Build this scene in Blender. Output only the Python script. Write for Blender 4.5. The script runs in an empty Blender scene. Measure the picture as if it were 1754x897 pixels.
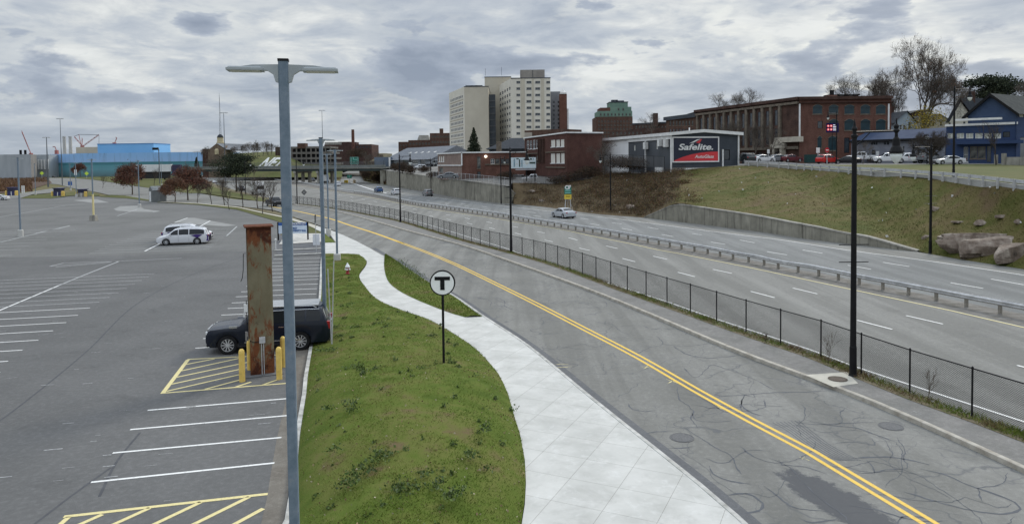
import bpy, math, random
import numpy as np
from mathutils import Vector, Matrix
from mathutils.geometry import tessellate_polygon
random.seed(7); rng = np.random.default_rng(11)
S = bpy.context.scene
# ------------------------------------------------------------------ camera
F, CX, CY, H = 1216., 877., 324., 8.3
PITCH, ROLL = math.radians(2.2), 0.012
_c, _s = math.cos(ROLL), math.sin(ROLL)
_f0 = Vector((0, math.cos(PITCH), -math.sin(PITCH))); _u0 = Vector((0, math.sin(PITCH), math.cos(PITCH))); _r0 = Vector((1, 0, 0))
_r = _c*_r0 - _s*_u0; _u = _s*_r0 + _c*_u0
cam = bpy.data.cameras.new('camera'); co = bpy.data.objects.new('camera', cam)
S.collection.objects.link(co); S.camera = co
m = Matrix((_r, _u, -_f0)).transposed().to_4x4(); m.translation = Vector((0, 0, H)); co.matrix_world = m
cam.sensor_width = 36; cam.lens = F/1754*36; cam.shift_y = -(448.5-CY)/1754; cam.clip_end = 9000; cam.clip_start = .1
# ------------------------------------------------------------------ world and sun
SUN_EL, SUN_AZ = math.radians(32), math.radians(35)      # azimuth from +Y towards +X
W = bpy.data.worlds.new('World'); S.world = W; W.use_nodes = True
nt = W.node_tree; N = nt.nodes; K = nt.links
for n in list(N): N.remove(n)
out = N.new('ShaderNodeOutputWorld'); bg = N.new('ShaderNodeBackground'); K.new(bg.outputs[0], out.inputs[0])
bg.inputs[1].default_value = 0.1
sky = N.new('ShaderNodeTexSky'); sky.sky_type = 'NISHITA'; sky.sun_disc = False
sky.sun_elevation = SUN_EL; sky.sun_rotation = SUN_AZ
def mth(op, a, b=None, c=None, nodes=None, links=None):
    n = (nodes or N).new('ShaderNodeMath'); n.operation = op; l = links or K
    for i, v in enumerate((a, b, c)):
        if v is None: continue
        if isinstance(v, (int, float)): n.inputs[i].default_value = v
        else: l.new(v, n.inputs[i])
    return n.outputs[0]
tc = N.new('ShaderNodeTexCoord'); sep = N.new('ShaderNodeSeparateXYZ'); K.new(tc.outputs['Generated'], sep.inputs[0])
zz = mth('ADD', mth('MAXIMUM', sep.outputs[2], 0.0), 0.16)
cmb = N.new('ShaderNodeCombineXYZ')
K.new(mth('DIVIDE', sep.outputs[0], zz), cmb.inputs[0]); K.new(mth('DIVIDE', sep.outputs[1], zz), cmb.inputs[1])
def wnoise(scale, detail, rough, dist, off=0, vec=None, vs=None):
    mp = N.new('ShaderNodeMapping'); K.new(vec or cmb.outputs[0], mp.inputs[0]); mp.inputs['Location'].default_value = (off, off*1.7, off*.3)
    if vs: mp.inputs['Scale'].default_value = vs
    n = N.new('ShaderNodeTexNoise'); n.inputs['Scale'].default_value = scale; n.inputs['Detail'].default_value = detail
    n.inputs['Roughness'].default_value = rough; n.inputs['Distortion'].default_value = dist
    K.new(mp.outputs[0], n.inputs['Vector']); return n.outputs[0]
def wramp(fac, stops, nodes=None, links=None, interp='LINEAR'):
    n = (nodes or N).new('ShaderNodeValToRGB'); n.color_ramp.interpolation = interp
    e = n.color_ramp.elements
    while len(e) < len(stops): e.new(.5)
    for el, (p, c) in zip(e, stops):
        el.position = p; el.color = (c[0], c[1], c[2], 1) if not isinstance(c, (int, float)) else (c, c, c, 1)
    (links or K).new(fac, n.inputs[0]); return n.outputs[0]
def wmix(fac, a, b):
    x = N.new('ShaderNodeMix'); x.data_type = 'RGBA'
    for i, v in ((0, fac), (6, a), (7, b)):
        if isinstance(v, tuple): x.inputs[i].default_value = (*v, 1)
        elif isinstance(v, float): x.inputs[i].default_value = v
        else: K.new(v, x.inputs[i])
    return x.outputs[2]
n1 = wnoise(.95, 8, .56, .3, 5.3)        # high sheet
n2 = wnoise(2.6, 7, .62, .5, 9.7)        # its broken structure
mix = mth('ADD', mth('MULTIPLY', n1, .62), mth('MULTIPLY', n2, .38))
cl = wramp(mix, [(.39, (.53, .545, .54)), (.43, (.445, .465, .475)), (.47, (.36, .39, .425)), (.53, (.29, .325, .375)), (.60, (.235, .27, .325)), (.68, (.20, .235, .29))])
gd = tc.outputs['Generated']
# lumpy lower clouds with darker bases
n4 = wnoise(5.6, 8, .54, .15, 41.7, gd, (1, 1, 2.9)); n5 = wnoise(1.6, 3, .5, .0, 12., gd, (1, 1, 2.5))
p4 = mth('ADD', mth('ADD', n4, mth('MULTIPLY', mth('SUBTRACT', n5, .5), .45)), mth('MULTIPLY', wramp(sep.outputs[0], [(.05, 0.), (.6, 1.)]), .052))
rim = wramp(p4, [(.43, 0.), (.52, .8), (.56, .0)], interp='EASE'); puff = wramp(p4, [(.53, 0.), (.59, 1.)])
right = wramp(sep.outputs[0], [(.0, .35), (.45, 1.)])
cl = wmix(mth('MULTIPLY', mth('MULTIPLY', rim, right), wramp(n2, [(.42, 0.), (.58, 1.)])), cl, (.64, .645, .60))
shade = wramp(p4, [(.55, (.27, .305, .365)), (.68, (.175, .207, .265))])
cl = wmix(mth('MULTIPLY', puff, .92), cl, shade)
# paler band low on the horizon
hz = mth('POWER', mth('SUBTRACT', 1.0, mth('MINIMUM', mth('MAXIMUM', sep.outputs[2], 0.), 1.)), 26.)
lowc = wramp(mix, [(.42, (.40, .43, .455)), (.56, (.30, .34, .38))])
cl = wmix(mth('MULTIPLY', hz, .65), cl, lowc)
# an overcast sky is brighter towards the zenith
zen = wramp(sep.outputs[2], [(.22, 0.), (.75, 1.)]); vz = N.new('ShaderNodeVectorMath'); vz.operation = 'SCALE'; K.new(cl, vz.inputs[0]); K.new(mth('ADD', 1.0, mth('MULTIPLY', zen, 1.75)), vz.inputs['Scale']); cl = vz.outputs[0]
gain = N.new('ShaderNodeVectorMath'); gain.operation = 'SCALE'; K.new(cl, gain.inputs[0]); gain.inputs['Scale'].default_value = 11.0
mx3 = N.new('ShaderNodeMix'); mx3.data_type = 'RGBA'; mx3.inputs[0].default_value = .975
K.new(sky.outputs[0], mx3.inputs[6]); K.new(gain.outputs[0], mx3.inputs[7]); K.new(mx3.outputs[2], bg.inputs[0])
sl = bpy.data.lights.new('sun', 'SUN'); sl.energy = 1.5; sl.angle = math.radians(16); sl.color = (1, .95, .86)
so = bpy.data.objects.new('sun', sl); S.collection.objects.link(so)
sd = Vector((math.sin(SUN_AZ)*math.cos(SUN_EL), math.cos(SUN_AZ)*math.cos(SUN_EL), math.sin(SUN_EL)))
so.rotation_euler = sd.to_track_quat('Z', 'Y').to_euler()
V = S.view_settings; V.view_transform = 'Standard'; V.look = 'None'; V.exposure = 0.45; V.gamma = 1; V.use_curve_mapping = False
S.cycles.max_bounces = 5; S.cycles.transparent_max_bounces = 24; S.cycles.diffuse_bounces = 3; S.cycles.glossy_bounces = 2

# ------------------------------------------------------------------ helpers
def ray(x, y):
    x, y = float(x), float(y); return _f0 + (x-CX)/F*_r - (y-CY)/F*_u
def G(x, y, z=0.):
    d = ray(x, y); t = (z-H)/d.z; return Vector((d.x*t, d.y*t, z))
def A(x, y, Y):
    d = ray(x, y); t = Y/d.y; return Vector((d.x*t, Y, H+d.z*t))
def pl(a, b, x, y):
    """pixel -> (distance along wall a-b, height) on that vertical wall"""
    d = ray(x, y); ux, uy = b[0]-a[0], b[1]-a[1]; L = math.hypot(ux, uy); ux /= L; uy /= L
    # d.xy*t = a + u*s
    det = d.x*(-uy)+ux*d.y; t = (a[0]*(-uy)+ux*a[1])/det; s = (d.x*a[1]-d.y*a[0])/det
    return -s if False else ((d.x*t-a[0])*ux+(d.y*t-a[1])*uy), H+d.z*t
MAT = {}
def mat(name, c1, c2=None, scale=3., rough=.85, bump=0., metal=0., detail=5, spec=None, bscale=None, stops=None, sscale=None, vscale=None, emit=None):
    if name in MAT: return MAT[name]
    m = bpy.data.materials.new(name); m.use_nodes = True; MAT[name] = m
    n, l = m.node_tree.nodes, m.node_tree.links; p = n['Principled BSDF']
    p.inputs['Roughness'].default_value = rough; p.inputs['Metallic'].default_value = metal
    p.inputs['Specular IOR Level'].default_value = spec if spec is not None else (.08 if rough >= .8 else .3 if rough > .5 else .5)
    t = n.new('ShaderNodeTexCoord'); v = t.outputs['Object']
    if vscale:
        mp = n.new('ShaderNodeMapping'); l.new(v, mp.inputs[0]); mp.inputs['Scale'].default_value = vscale; v = mp.outputs[0]
    c2 = c2 or tuple(x*.82 for x in c1)
    a = n.new('ShaderNodeTexNoise'); a.inputs['Scale'].default_value = scale; a.inputs['Detail'].default_value = detail; a.inputs['Roughness'].default_value = .62
    l.new(v, a.inputs['Vector'])
    fac = a.outputs[0]
    if sscale:
        b = n.new('ShaderNodeTexNoise'); b.inputs['Scale'].default_value = sscale; b.inputs['Detail'].default_value = 3; l.new(v, b.inputs['Vector'])
        fac = mth('ADD', mth('MULTIPLY', fac, .6, None, n, l), mth('MULTIPLY', b.outputs[0], .4, None, n, l), None, n, l)
    col = wramp(fac, stops or [(.36, c1), (.64, c2)], n, l)
    l.new(col, p.inputs['Base Color'])
    if emit: p.inputs['Emission Color'].default_value = (*emit[:3], 1); p.inputs['Emission Strength'].default_value = emit[3]
    if bump:
        b = n.new('ShaderNodeBump'); b.inputs['Strength'].default_value = bump; b.inputs['Distance'].default_value = .02
        e = n.new('ShaderNodeTexNoise'); e.inputs['Scale'].default_value = bscale or scale*8; e.inputs['Detail'].default_value = 3; l.new(v, e.inputs['Vector'])
        l.new(e.outputs[0], b.inputs['Height']); l.new(b.outputs[0], p.inputs['Normal'])
    return m
def nodes_of(m): return m.node_tree.nodes, m.node_tree.links, m.node_tree.nodes['Principled BSDF']
def mixc(n, l, fac, a, b, mode='MIX'):
    x = n.new('ShaderNodeMix'); x.data_type = 'RGBA'; x.blend_type = mode
    for i, v in ((0, fac), (6, a), (7, b)):
        if isinstance(v, (int, float)): x.inputs[i].default_value = v
        elif isinstance(v, tuple): x.inputs[i].default_value = (*v, 1)
        else: l.new(v, x.inputs[i])
    return x.outputs[2]
def nz(n, l, v, scale, detail=4, rough=.6, dist=0, vs=None, rot=None, loc=None):
    if vs or rot or loc:
        mp = n.new('ShaderNodeMapping'); l.new(v, mp.inputs[0])
        if vs: mp.inputs['Scale'].default_value = vs
        if rot: mp.inputs['Rotation'].default_value = rot
        if loc: mp.inputs['Location'].default_value = loc
        v = mp.outputs[0]
    a = n.new('ShaderNodeTexNoise'); a.inputs['Scale'].default_value = scale; a.inputs['Detail'].default_value = detail
    a.inputs['Roughness'].default_value = rough; a.inputs['Distortion'].default_value = dist; l.new(v, a.inputs['Vector']); return a.outputs[0]
def origin(o):
    v = Vector((0, 0, 0))
    while o: v = v+o.location; o = o.parent
    return v
class MB:
    def __init__(s): s.v = []; s.f = []; s.m = []; s.mi = 0
    def add(s, vs, fs):
        b = len(s.v); s.v += [tuple(x) for x in vs]
        for f in fs: s.f.append(tuple(i+b for i in f)); s.m.append(s.mi)
    def box(s, c, d, rz=0, top=None):
        """centre of base, size"""
        x, y, z = d[0]/2, d[1]/2, d[2]; tx, ty = (x, y) if top is None else (x*top, y*top)
        p = [(-x, -y, 0), (x, -y, 0), (x, y, 0), (-x, y, 0), (-tx, -ty, z), (tx, -ty, z), (tx, ty, z), (-tx, ty, z)]
        cs, sn = math.cos(rz), math.sin(rz)
        s.add([(c[0]+a*cs-b*sn, c[1]+a*sn+b*cs, c[2]+e) for a, b, e in p], [(0, 3, 2, 1), (4, 5, 6, 7), (0, 1, 5, 4), (1, 2, 6, 5), (2, 3, 7, 6), (3, 0, 4, 7)])
    def bx(s, x0, x1, y0, y1, z0, z1): s.box(((x0+x1)/2, (y0+y1)/2, z0), (abs(x1-x0), abs(y1-y0), z1-z0))
    def tube(s, pts, rs, n=8, cap=True):
        if isinstance(rs, (int, float)): rs = [rs]*len(pts)
        pts = [Vector(p) for p in pts]; vs = []; ref = None
        for i, p in enumerate(pts):
            d = (pts[min(i+1, len(pts)-1)]-pts[max(i-1, 0)]).normalized()
            if ref is None: ref = d.orthogonal().normalized()
            else:
                ref = (ref-d*ref.dot(d))
                ref = ref.normalized() if ref.length > 1e-6 else d.orthogonal().normalized()
            q = d.cross(ref)
            vs += [p+(ref*math.cos(2*math.pi*k/n)+q*math.sin(2*math.pi*k/n))*rs[i] for k in range(n)]
        fs = [(i*n+k, i*n+(k+1) % n, (i+1)*n+(k+1) % n, (i+1)*n+k) for i in range(len(pts)-1) for k in range(n)]
        if cap: fs += [tuple(range(n))[::-1], tuple((len(pts)-1)*n+k for k in range(n))]
        s.add(vs, fs)
    def lathe(s, c, prof, n=12, cap=True):
        vs = [(c[0]+r*math.cos(2*math.pi*k/n), c[1]+r*math.sin(2*math.pi*k/n), c[2]+z) for r, z in prof for k in range(n)]
        fs = [(i*n+k, i*n+(k+1) % n, (i+1)*n+(k+1) % n, (i+1)*n+k) for i in range(len(prof)-1) for k in range(n)]
        if cap: fs += [tuple(range(n))[::-1], tuple((len(prof)-1)*n+k for k in range(n))]
        s.add(vs, fs)
    def prism(s, pts, o, ux, uy, uz, t):
        """2D outline pts in plane (ux,uy) at o, thickness t along uz"""
        o, ux, uy, uz = map(Vector, (o, ux, uy, uz)); n = len(pts)
        vs = [o+ux*a+uy*b for a, b in pts]+[o+ux*a+uy*b+uz*t for a, b in pts]
        tr = tessellate_polygon([[Vector((a, b, 0)) for a, b in pts]])
        fs = [tuple(f) for f in tr]+[tuple(i+n for i in f[::-1]) for f in tr]+[(i, (i+1) % n, (i+1) % n+n, i+n) for i in range(n)]
        s.add(vs, fs)
    def poly(s, pts):
        tr = tessellate_polygon([[Vector(p) for p in pts]]); fs = []
        for f in tr:
            a, b, c = (Vector(pts[i]) for i in f)
            fs.append(tuple(f) if (b-a).cross(c-a).z >= 0 else tuple(f[::-1]))
        s.add(pts, fs)
    def grid(s, rows):
        m = len(rows[0]); s.add([p for r in rows for p in r], [(i*m+j, i*m+j+1, (i+1)*m+j+1, (i+1)*m+j) for i in range(len(rows)-1) for j in range(m-1)])
    def wall(s, a, b, z0, z1, ops=(), dep=.18, nrm=None):
        """vertical wall from a to b; ops = (u0,u1,z0,z1) holes with reveals going inward (left of a->b)"""
        ax, ay = a[0], a[1]; L = math.hypot(b[0]-ax, b[1]-ay); ux, uy = (b[0]-ax)/L, (b[1]-ay)/L; ix, iy = -uy, ux
        P = lambda u, z, d=0: (ax+ux*u+ix*d, ay+uy*u+iy*d, z)
        us = sorted({0., L, *[min(max(o[0], 0), L) for o in ops], *[min(max(o[1], 0), L) for o in ops]})
        zs = sorted({z0, z1, *[min(max(o[2], z0), z1) for o in ops], *[min(max(o[3], z0), z1) for o in ops]})
        for i in range(len(us)-1):
            for j in range(len(zs)-1):
                cu, cz = (us[i]+us[i+1])/2, (zs[j]+zs[j+1])/2
                if any(o[0] < cu < o[1] and o[2] < cz < o[3] for o in ops): continue
                s.add([P(us[i], zs[j]), P(us[i+1], zs[j]), P(us[i+1], zs[j+1]), P(us[i], zs[j+1])], [(0, 1, 2, 3)])
        for o in ops:
            u0, u1, y0, y1 = o[:4]; c = [(u0, y0), (u1, y0), (u1, y1), (u0, y1)]
            for k in range(4):
                p, q = c[k], c[(k+1) % 4]
                s.add([P(*p), P(*q), P(*q, dep), P(*p, dep)], [(0, 1, 2, 3)])
    def build(s, name, mats, parent=None, smooth=False, world=True, loc=None):
        me = bpy.data.meshes.new(name); off = origin(parent) if (parent and world) else Vector((0, 0, 0))
        if off.length: s.v = [(x-off.x, y-off.y, z-off.z) for x, y, z in s.v]
        me.from_pydata(s.v, [], s.f)
        for q in (mats if isinstance(mats, (list, tuple)) else [mats]): me.materials.append(q)
        if any(s.m): me.polygons.foreach_set('material_index', s.m)
        if smooth: me.polygons.foreach_set('use_smooth', [True]*len(s.f))
        me.update(); o = bpy.data.objects.new(name, me); S.collection.objects.link(o)
        if parent: o.parent = parent
        if loc: o.location = loc
        return o
def npmesh(name, verts, faces, mats, mi=None, parent=None, nper=3, smooth=False):
    me = bpy.data.meshes.new(name); nf = len(faces)
    me.vertices.add(len(verts)); me.vertices.foreach_set('co', np.asarray(verts, dtype=np.float32).ravel())
    me.loops.add(nf*nper); me.loops.foreach_set('vertex_index', np.asarray(faces, dtype=np.int32).ravel())
    me.polygons.add(nf); me.polygons.foreach_set('loop_start', np.arange(0, nf*nper, nper, dtype=np.int32))
    try: me.polygons.foreach_set('loop_total', np.full(nf, nper, dtype=np.int32))
    except Exception: pass
    for q in (mats if isinstance(mats, (list, tuple)) else [mats]): me.materials.append(q)
    if mi is not None: me.polygons.foreach_set('material_index', np.asarray(mi, dtype=np.int32))
    if smooth: me.polygons.foreach_set('use_smooth', np.ones(nf, dtype=bool))
    me.update(calc_edges=True); o = bpy.data.objects.new(name, me); S.collection.objects.link(o)
    if parent: o.parent = parent
    return o
def tag(o, label=None, cat=None, group=None, kind=None):
    if label: o['label'] = label
    if cat: o['category'] = cat
    if group: o['group'] = group
    if kind: o['kind'] = kind
    return o
def thing(name, label, cat, loc=(0, 0, 0), rz=0, group=None):
    o = bpy.data.objects.new(name, None); S.collection.objects.link(o); o.empty_display_size = .3
    o.location = loc; o.rotation_euler = (0, 0, rz); return tag(o, label, cat, group)
def struct(o): o['kind'] = 'structure'; return o
def copy_tree(o, parent=None):
    c = o.copy(); S.collection.objects.link(c)
    if parent: c.parent = parent
    for ch in list(KIDS.get(o.name, ())) or [x for x in o.children]: copy_tree(ch, c)
    return c
KIDS = {}
def dup(root, loc, rz=0, label=None, group=None, scale=None):
    c = copy_tree(root); c.location = loc; c.rotation_euler = (0, 0, rz)
    if label: c['label'] = label
    if group: c['group'] = group
    if scale: c.scale = (scale,)*3
    return c
def smoothline(pts, step=1.0):
    """Catmull-Rom through world points, resampled"""
    P = [Vector(p) for p in pts]; P = [2*P[0]-P[1]]+P+[2*P[-1]-P[-2]]; out = []
    for i in range(1, len(P)-2):
        a, b, c, d = P[i-1:i+3]; n = max(1, int((c-b).length/step))
        for k in range(n):
            t = k/n; out.append(.5*((2*b)+(c-a)*t+(2*a-5*b+4*c-d)*t*t+(3*b-a-3*c+d)*t**3))
    out.append(P[-2]); return out
def resample(pts, n=None, step=None):
    P = np.array([tuple(p) for p in pts]); d = np.r_[0, np.cumsum(np.linalg.norm(np.diff(P, axis=0), axis=1))]
    if step: n = max(2, int(round(d[-1]/step))+1)
    t = np.linspace(0, d[-1], n); return [Vector([np.interp(x, d, P[:, k]) for k in range(3)]) for x in t]
def offset(pts, d, z=None):
    out = []
    for i, p in enumerate(pts):
        t = pts[min(i+1, len(pts)-1)]-pts[max(i-1, 0)]; n = Vector((t.y, -t.x, 0)).normalized()
        q = p+n*d; out.append(Vector((q.x, q.y, p.z if z is None else z)))
    return out
def strip(mb, pts, w, z=None):
    L, R = offset(pts, -w/2, z), offset(pts, w/2, z)
    mb.grid([L, R][::1])
def PX(l, z=0.): return [G(x, y, z) for x, y in l]
def mesh_text(txt, size, shear=0., bold=0., align='LEFT'):
    cu = bpy.data.curves.new('t', 'FONT'); cu.body = txt; cu.size = size; cu.shear = shear; cu.offset = bold; cu.align_x = align; cu.extrude = .012
    ob = bpy.data.objects.new('t', cu); S.collection.objects.link(ob)
    dg = bpy.context.evaluated_depsgraph_get(); me = bpy.data.meshes.new_from_object(ob.evaluated_get(dg))
    bpy.data.objects.remove(ob); return me
def text(name, txt, size, mtl, parent, loc, rot, shear=0., bold=0., align='LEFT', sx=1.):
    me = mesh_text(txt, size, shear, bold, align); me.materials.clear(); me.materials.append(mtl)
    o = bpy.data.objects.new(name, me); S.collection.objects.link(o); o.parent = parent; o.location = loc; o.rotation_euler = rot; o.scale = (sx, 1, 1); return o
# ------------------------------------------------------------------ materials
def asphalt(name, a, b, fine=60., patch=.25, cracks=0., band=None):
    m = mat(name, a, b, scale=patch, rough=.9, detail=6); n, l, p = nodes_of(m); t = n.new('ShaderNodeTexCoord').outputs['Object']
    base = p.inputs['Base Color'].links[0].from_socket
    g = nz(n, l, t, fine, 3, .8); base = mixc(n, l, wramp(g, [(.3, 0.), (.7, 1.)], n, l), mixc(n, l, 1., base, (.72, .72, .72), 'MULTIPLY'), mixc(n, l, 1., base, (1.22, 1.22, 1.22), 'MULTIPLY'))
    st = nz(n, l, t, .5, 5, .65, .6); base = mixc(n, l, wramp(st, [(.56, 0.), (.72, .45)], n, l), base, tuple(x*.66 for x in a))
    st2 = nz(n, l, t, 1.3, 5, .7, .3, loc=(9, 4, 0)); base = mixc(n, l, wramp(st2, [(.60, 0.), (.72, .30)], n, l), base, tuple(min(1, x*1.55) for x in a))
    mo = nz(n, l, t, 5.5, 7, .75, .2, loc=(2, 8, 0)); base = mixc(n, l, wramp(mo, [(.40, .22), (.60, 0.)], n, l), base, tuple(x*.55 for x in a)); base = mixc(n, l, wramp(mo, [(.52, 0.), (.70, .22)], n, l), base, tuple(min(1, x*1.5) for x in b))
    if band:
        bn = nz(n, l, t, 1., 4, .55, .15, vs=(.75, .035, 1), rot=(0, 0, band)); base = mixc(n, l, wramp(bn, [(.42, .38), (.52, 0.)], n, l), base, tuple(x*.62 for x in a)); base = mixc(n, l, wramp(bn, [(.56, 0.), (.68, .28)], n, l), base, tuple(min(1, x*1.3) for x in b))
    if cracks:
        w = nz(n, l, t, .35, 3, .5, 0, loc=(4, 1, 0)); vm = n.new('ShaderNodeVectorMath'); vm.operation = 'MULTIPLY_ADD'
        cmbv = n.new('ShaderNodeTexNoise'); cmbv.inputs['Scale'].default_value = .45; cmbv.inputs['Detail'].default_value = 4; l.new(t, cmbv.inputs['Vector'])
        l.new(cmbv.outputs['Color'], vm.inputs[0]); vm.inputs[1].default_value = (3.2, 3.2, 0); l.new(t, vm.inputs[2])
        vo = n.new('ShaderNodeTexVoronoi'); vo.feature = 'DISTANCE_TO_EDGE'; vo.inputs['Scale'].default_value = .30; l.new(vm.outputs[0], vo.inputs['Vector'])
        ln = wramp(vo.outputs['Distance'], [(.004, 1.), (.014, 0.)], n, l); k = mth('MULTIPLY', ln, wramp(w, [(.42, 0.), (.50, cracks)], n, l), None, n, l)
        base = mixc(n, l, k, base, (.095, .099, .106))
        vo2 = n.new('ShaderNodeTexVoronoi'); vo2.feature = 'DISTANCE_TO_EDGE'; vo2.inputs['Scale'].default_value = 1.1; l.new(vm.outputs[0], vo2.inputs['Vector'])
        ln2 = wramp(vo2.outputs['Distance'], [(.006, 1.), (.022, 0.)], n, l); w2 = nz(n, l, t, .22, 3, .6, .4, loc=(30, 14, 0))
        base = mixc(n, l, mth('MULTIPLY', ln2, wramp(w2, [(.46, 0.), (.54, cracks*.9)], n, l), None, n, l), base, (.115, .118, .123))
    l.new(base, p.inputs['Base Color'])
    bp = n.new('ShaderNodeBump'); bp.inputs['Strength'].default_value = .25; bp.inputs['Distance'].default_value = .01; l.new(g, bp.inputs['Height']); l.new(bp.outputs[0], p.inputs['Normal'])
    return m
M_lot = asphalt('lot_asphalt', (.112, .112, .110), (.150, .149, .146), patch=.12)
M_road = asphalt('road_asphalt', (.185, .183, .168), (.228, .225, .208), patch=.3, cracks=.55, band=math.radians(-14))
# the dark stain near the double yellow line
n, l, p = nodes_of(M_road); t = n.new('ShaderNodeTexCoord').outputs['Object']; base = p.inputs['Base Color'].links[0].from_socket
q = G(1440, 862); vm = n.new('ShaderNodeMapping'); vm.vector_type = 'TEXTURE'; l.new(t, vm.inputs[0]); vm.inputs['Location'].default_value = q; vm.inputs['Rotation'].default_value = (0, 0, math.radians(-72)); vm.inputs['Scale'].default_value = (3.8, 1.15, 1)
ln = n.new('ShaderNodeVectorMath'); ln.operation = 'LENGTH'; l.new(vm.outputs[0], ln.inputs[0])
dd = mth('ADD', ln.outputs['Value'], mth('MULTIPLY', nz(n, l, t, 2.2, 6, .7), .8, None, n, l), None, n, l)
l.new(mixc(n, l, wramp(dd, [(.90, .85), (1.45, 0.)], n, l), base, (.078, .08, .086)), p.inputs['Base Color'])
M_hwy = asphalt('highway_asphalt', (.195, .193, .178), (.228, .225, .209), patch=.06, cracks=.12, band=math.radians(-28))
M_hwy2 = asphalt('highway_asphalt_far_carriageway', (.180, .184, .179), (.212, .216, .210), patch=.08, band=math.radians(-28))
M_dark = asphalt('dark_asphalt', (.115, .117, .122), (.145, .147, .15))
M_conc = mat('new_concrete', (.44, .438, .41), (.535, .53, .50), scale=.8, rough=.85, bump=.15, detail=6)
n, l, p = nodes_of(M_conc); t = n.new('ShaderNodeTexCoord').outputs['Object']; base = p.inputs['Base Color'].links[0].from_socket
mp = n.new('ShaderNodeMapping'); l.new(t, mp.inputs[0]); mp.inputs['Rotation'].default_value = (0, 0, math.radians(25.5))
bk = n.new('ShaderNodeTexBrick'); bk.offset = 0; bk.inputs['Scale'].default_value = 1; bk.inputs['Brick Width'].default_value = 1.3; bk.inputs['Row Height'].default_value = 1.3
bk.inputs['Mortar Size'].default_value = .008; bk.inputs['Mortar Smooth'].default_value = .3; bk.inputs['Color1'].default_value = (1, 1, 1, 1); bk.inputs['Color2'].default_value = (.94, .94, .94, 1); bk.inputs['Mortar'].default_value = (.55, .54, .52, 1); l.new(mp.outputs[0], bk.inputs['Vector'])
base = mixc(n, l, 1., base, bk.outputs[0], 'MULTIPLY')
base = mixc(n, l, wramp(nz(n, l, t, 2.2, 6, .7, .5), [(.55, 0.), (.72, .5)], n, l), base, (.62, .62, .60)); base = mixc(n, l, wramp(nz(n, l, t, .9, 6, .7, .5, loc=(7, 7, 0)), [(.52, 0.), (.70, .5)], n, l), base, (.33, .325, .30))
l.new(base, p.inputs['Base Color'])
M_kerb = mat('granite_kerb', (.30, .27, .225), (.46, .43, .37), scale=3, bump=.4, detail=8)
M_kerbw = mat('pale_kerb', (.30, .295, .27), (.52, .51, .48), scale=2.5, bump=.3)
M_white = mat('white_road_paint', (.62, .62, .60), (.74, .74, .72), scale=12, rough=.7, stops=[(.30, (.35, .35, .34)), (.42, (.66, .66, .64)), (.7, (.74, .74, .71))])
M_whitef = mat('faded_white_paint', (.36, .37, .37), (.48, .49, .48), scale=14, rough=.8, stops=[(.35, (.22, .22, .23)), (.55, (.42, .43, .42)), (.7, (.50, .50, .49))])
M_yel = mat('yellow_road_paint', (.62, .40, .05), (.70, .46, .07), scale=14, rough=.7, stops=[(.28, (.35, .25, .07)), (.40, (.62, .40, .055)), (.7, (.70, .47, .08))])
M_yelf = mat('pale_yellow_paint', (.60, .52, .24), (.66, .57, .28), scale=14, rough=.75, stops=[(.28, (.38, .34, .22)), (.42, (.60, .52, .25)), (.7, (.67, .58, .30))])
M_seal = mat('crack_sealant', (.095, .099, .108), (.12, .124, .133), rough=.95, spec=.1)
M_grass = mat('lawn_grass', (.055, .085, .016), (.12, .14, .036), scale=1.1, rough=.95, bump=1., bscale=45, detail=8, stops=[(.32, (.056, .088, .014)), (.46, (.088, .12, .022)), (.56, (.118, .13, .034)), (.64, (.13, .10, .05)), (.72, (.15, .12, .075))], sscale=.35)
M_hill = mat('hill_grass', (.08, .095, .028), (.13, .12, .05), scale=.4, rough=.95, bump=1., bscale=9, detail=9, stops=[(.34, (.058, .070, .016)), (.46, (.086, .085, .026)), (.54, (.112, .094, .038)), (.66, (.115, .082, .046))], sscale=.12)
n, l, p = nodes_of(M_hill); t = n.new('ShaderNodeTexCoord').outputs['Object']; base = p.inputs['Base Color'].links[0].from_socket
sx = n.new('ShaderNodeSeparateXYZ'); l.new(t, sx.inputs[0]); sc_ = mth('ADD', mth('SUBTRACT', sx.outputs[0], mth('MULTIPLY', sx.outputs[1], .31, None, n, l), None, n, l), mth('MULTIPLY', nz(n, l, t, .25, 5, .65), 9., None, n, l), None, n, l)
l.new(mixc(n, l, wramp(mth('ADD', mth('MULTIPLY', sc_, .1, None, n, l), .5, None, n, l), [(.02, .9), (.22, 0.)], n, l), base, mixc(n, l, nz(n, l, t, 1.2, 7, .7), (.075, .055, .034), (.15, .11, .065))), p.inputs['Base Color'])
M_dry = mat('dry_grass_and_soil', (.12, .10, .06), (.17, .14, .09), scale=.3, rough=.95, bump=.6, bscale=8, detail=8, stops=[(.36, (.09, .10, .04)), (.5, (.13, .115, .055)), (.66, (.15, .12, .08))], sscale=.05)
M_verge = mat('verge_soil', (.13, .11, .075), (.19, .16, .11), scale=2.5, rough=.95, bump=.8, bscale=20, detail=8, stops=[(.36, (.08, .095, .035)), (.5, (.15, .125, .08)), (.66, (.20, .17, .12))])
def concrete_wall(name, a, b, joint=3.0):
    m = mat(name, a, b, scale=.7, bump=.3, detail=8); n, l, p = nodes_of(m); t = n.new('ShaderNodeTexCoord').outputs['Object']; base = p.inputs['Base Color'].links[0].from_socket
    base = mixc(n, l, wramp(nz(n, l, t, 1., 6, .7, .3, vs=(1.6, 1.6, .12)), [(.50, 0.), (.68, .75)], n, l), base, tuple(x*.38 for x in a))
    base = mixc(n, l, wramp(nz(n, l, t, 1., 5, .7, .2, vs=(.8, .8, .3), loc=(3, 3, 9)), [(.56, 0.), (.72, .5)], n, l), base, tuple(min(1, x*1.4) for x in b)); l.new(base, p.inputs['Base Color']); return m
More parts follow.
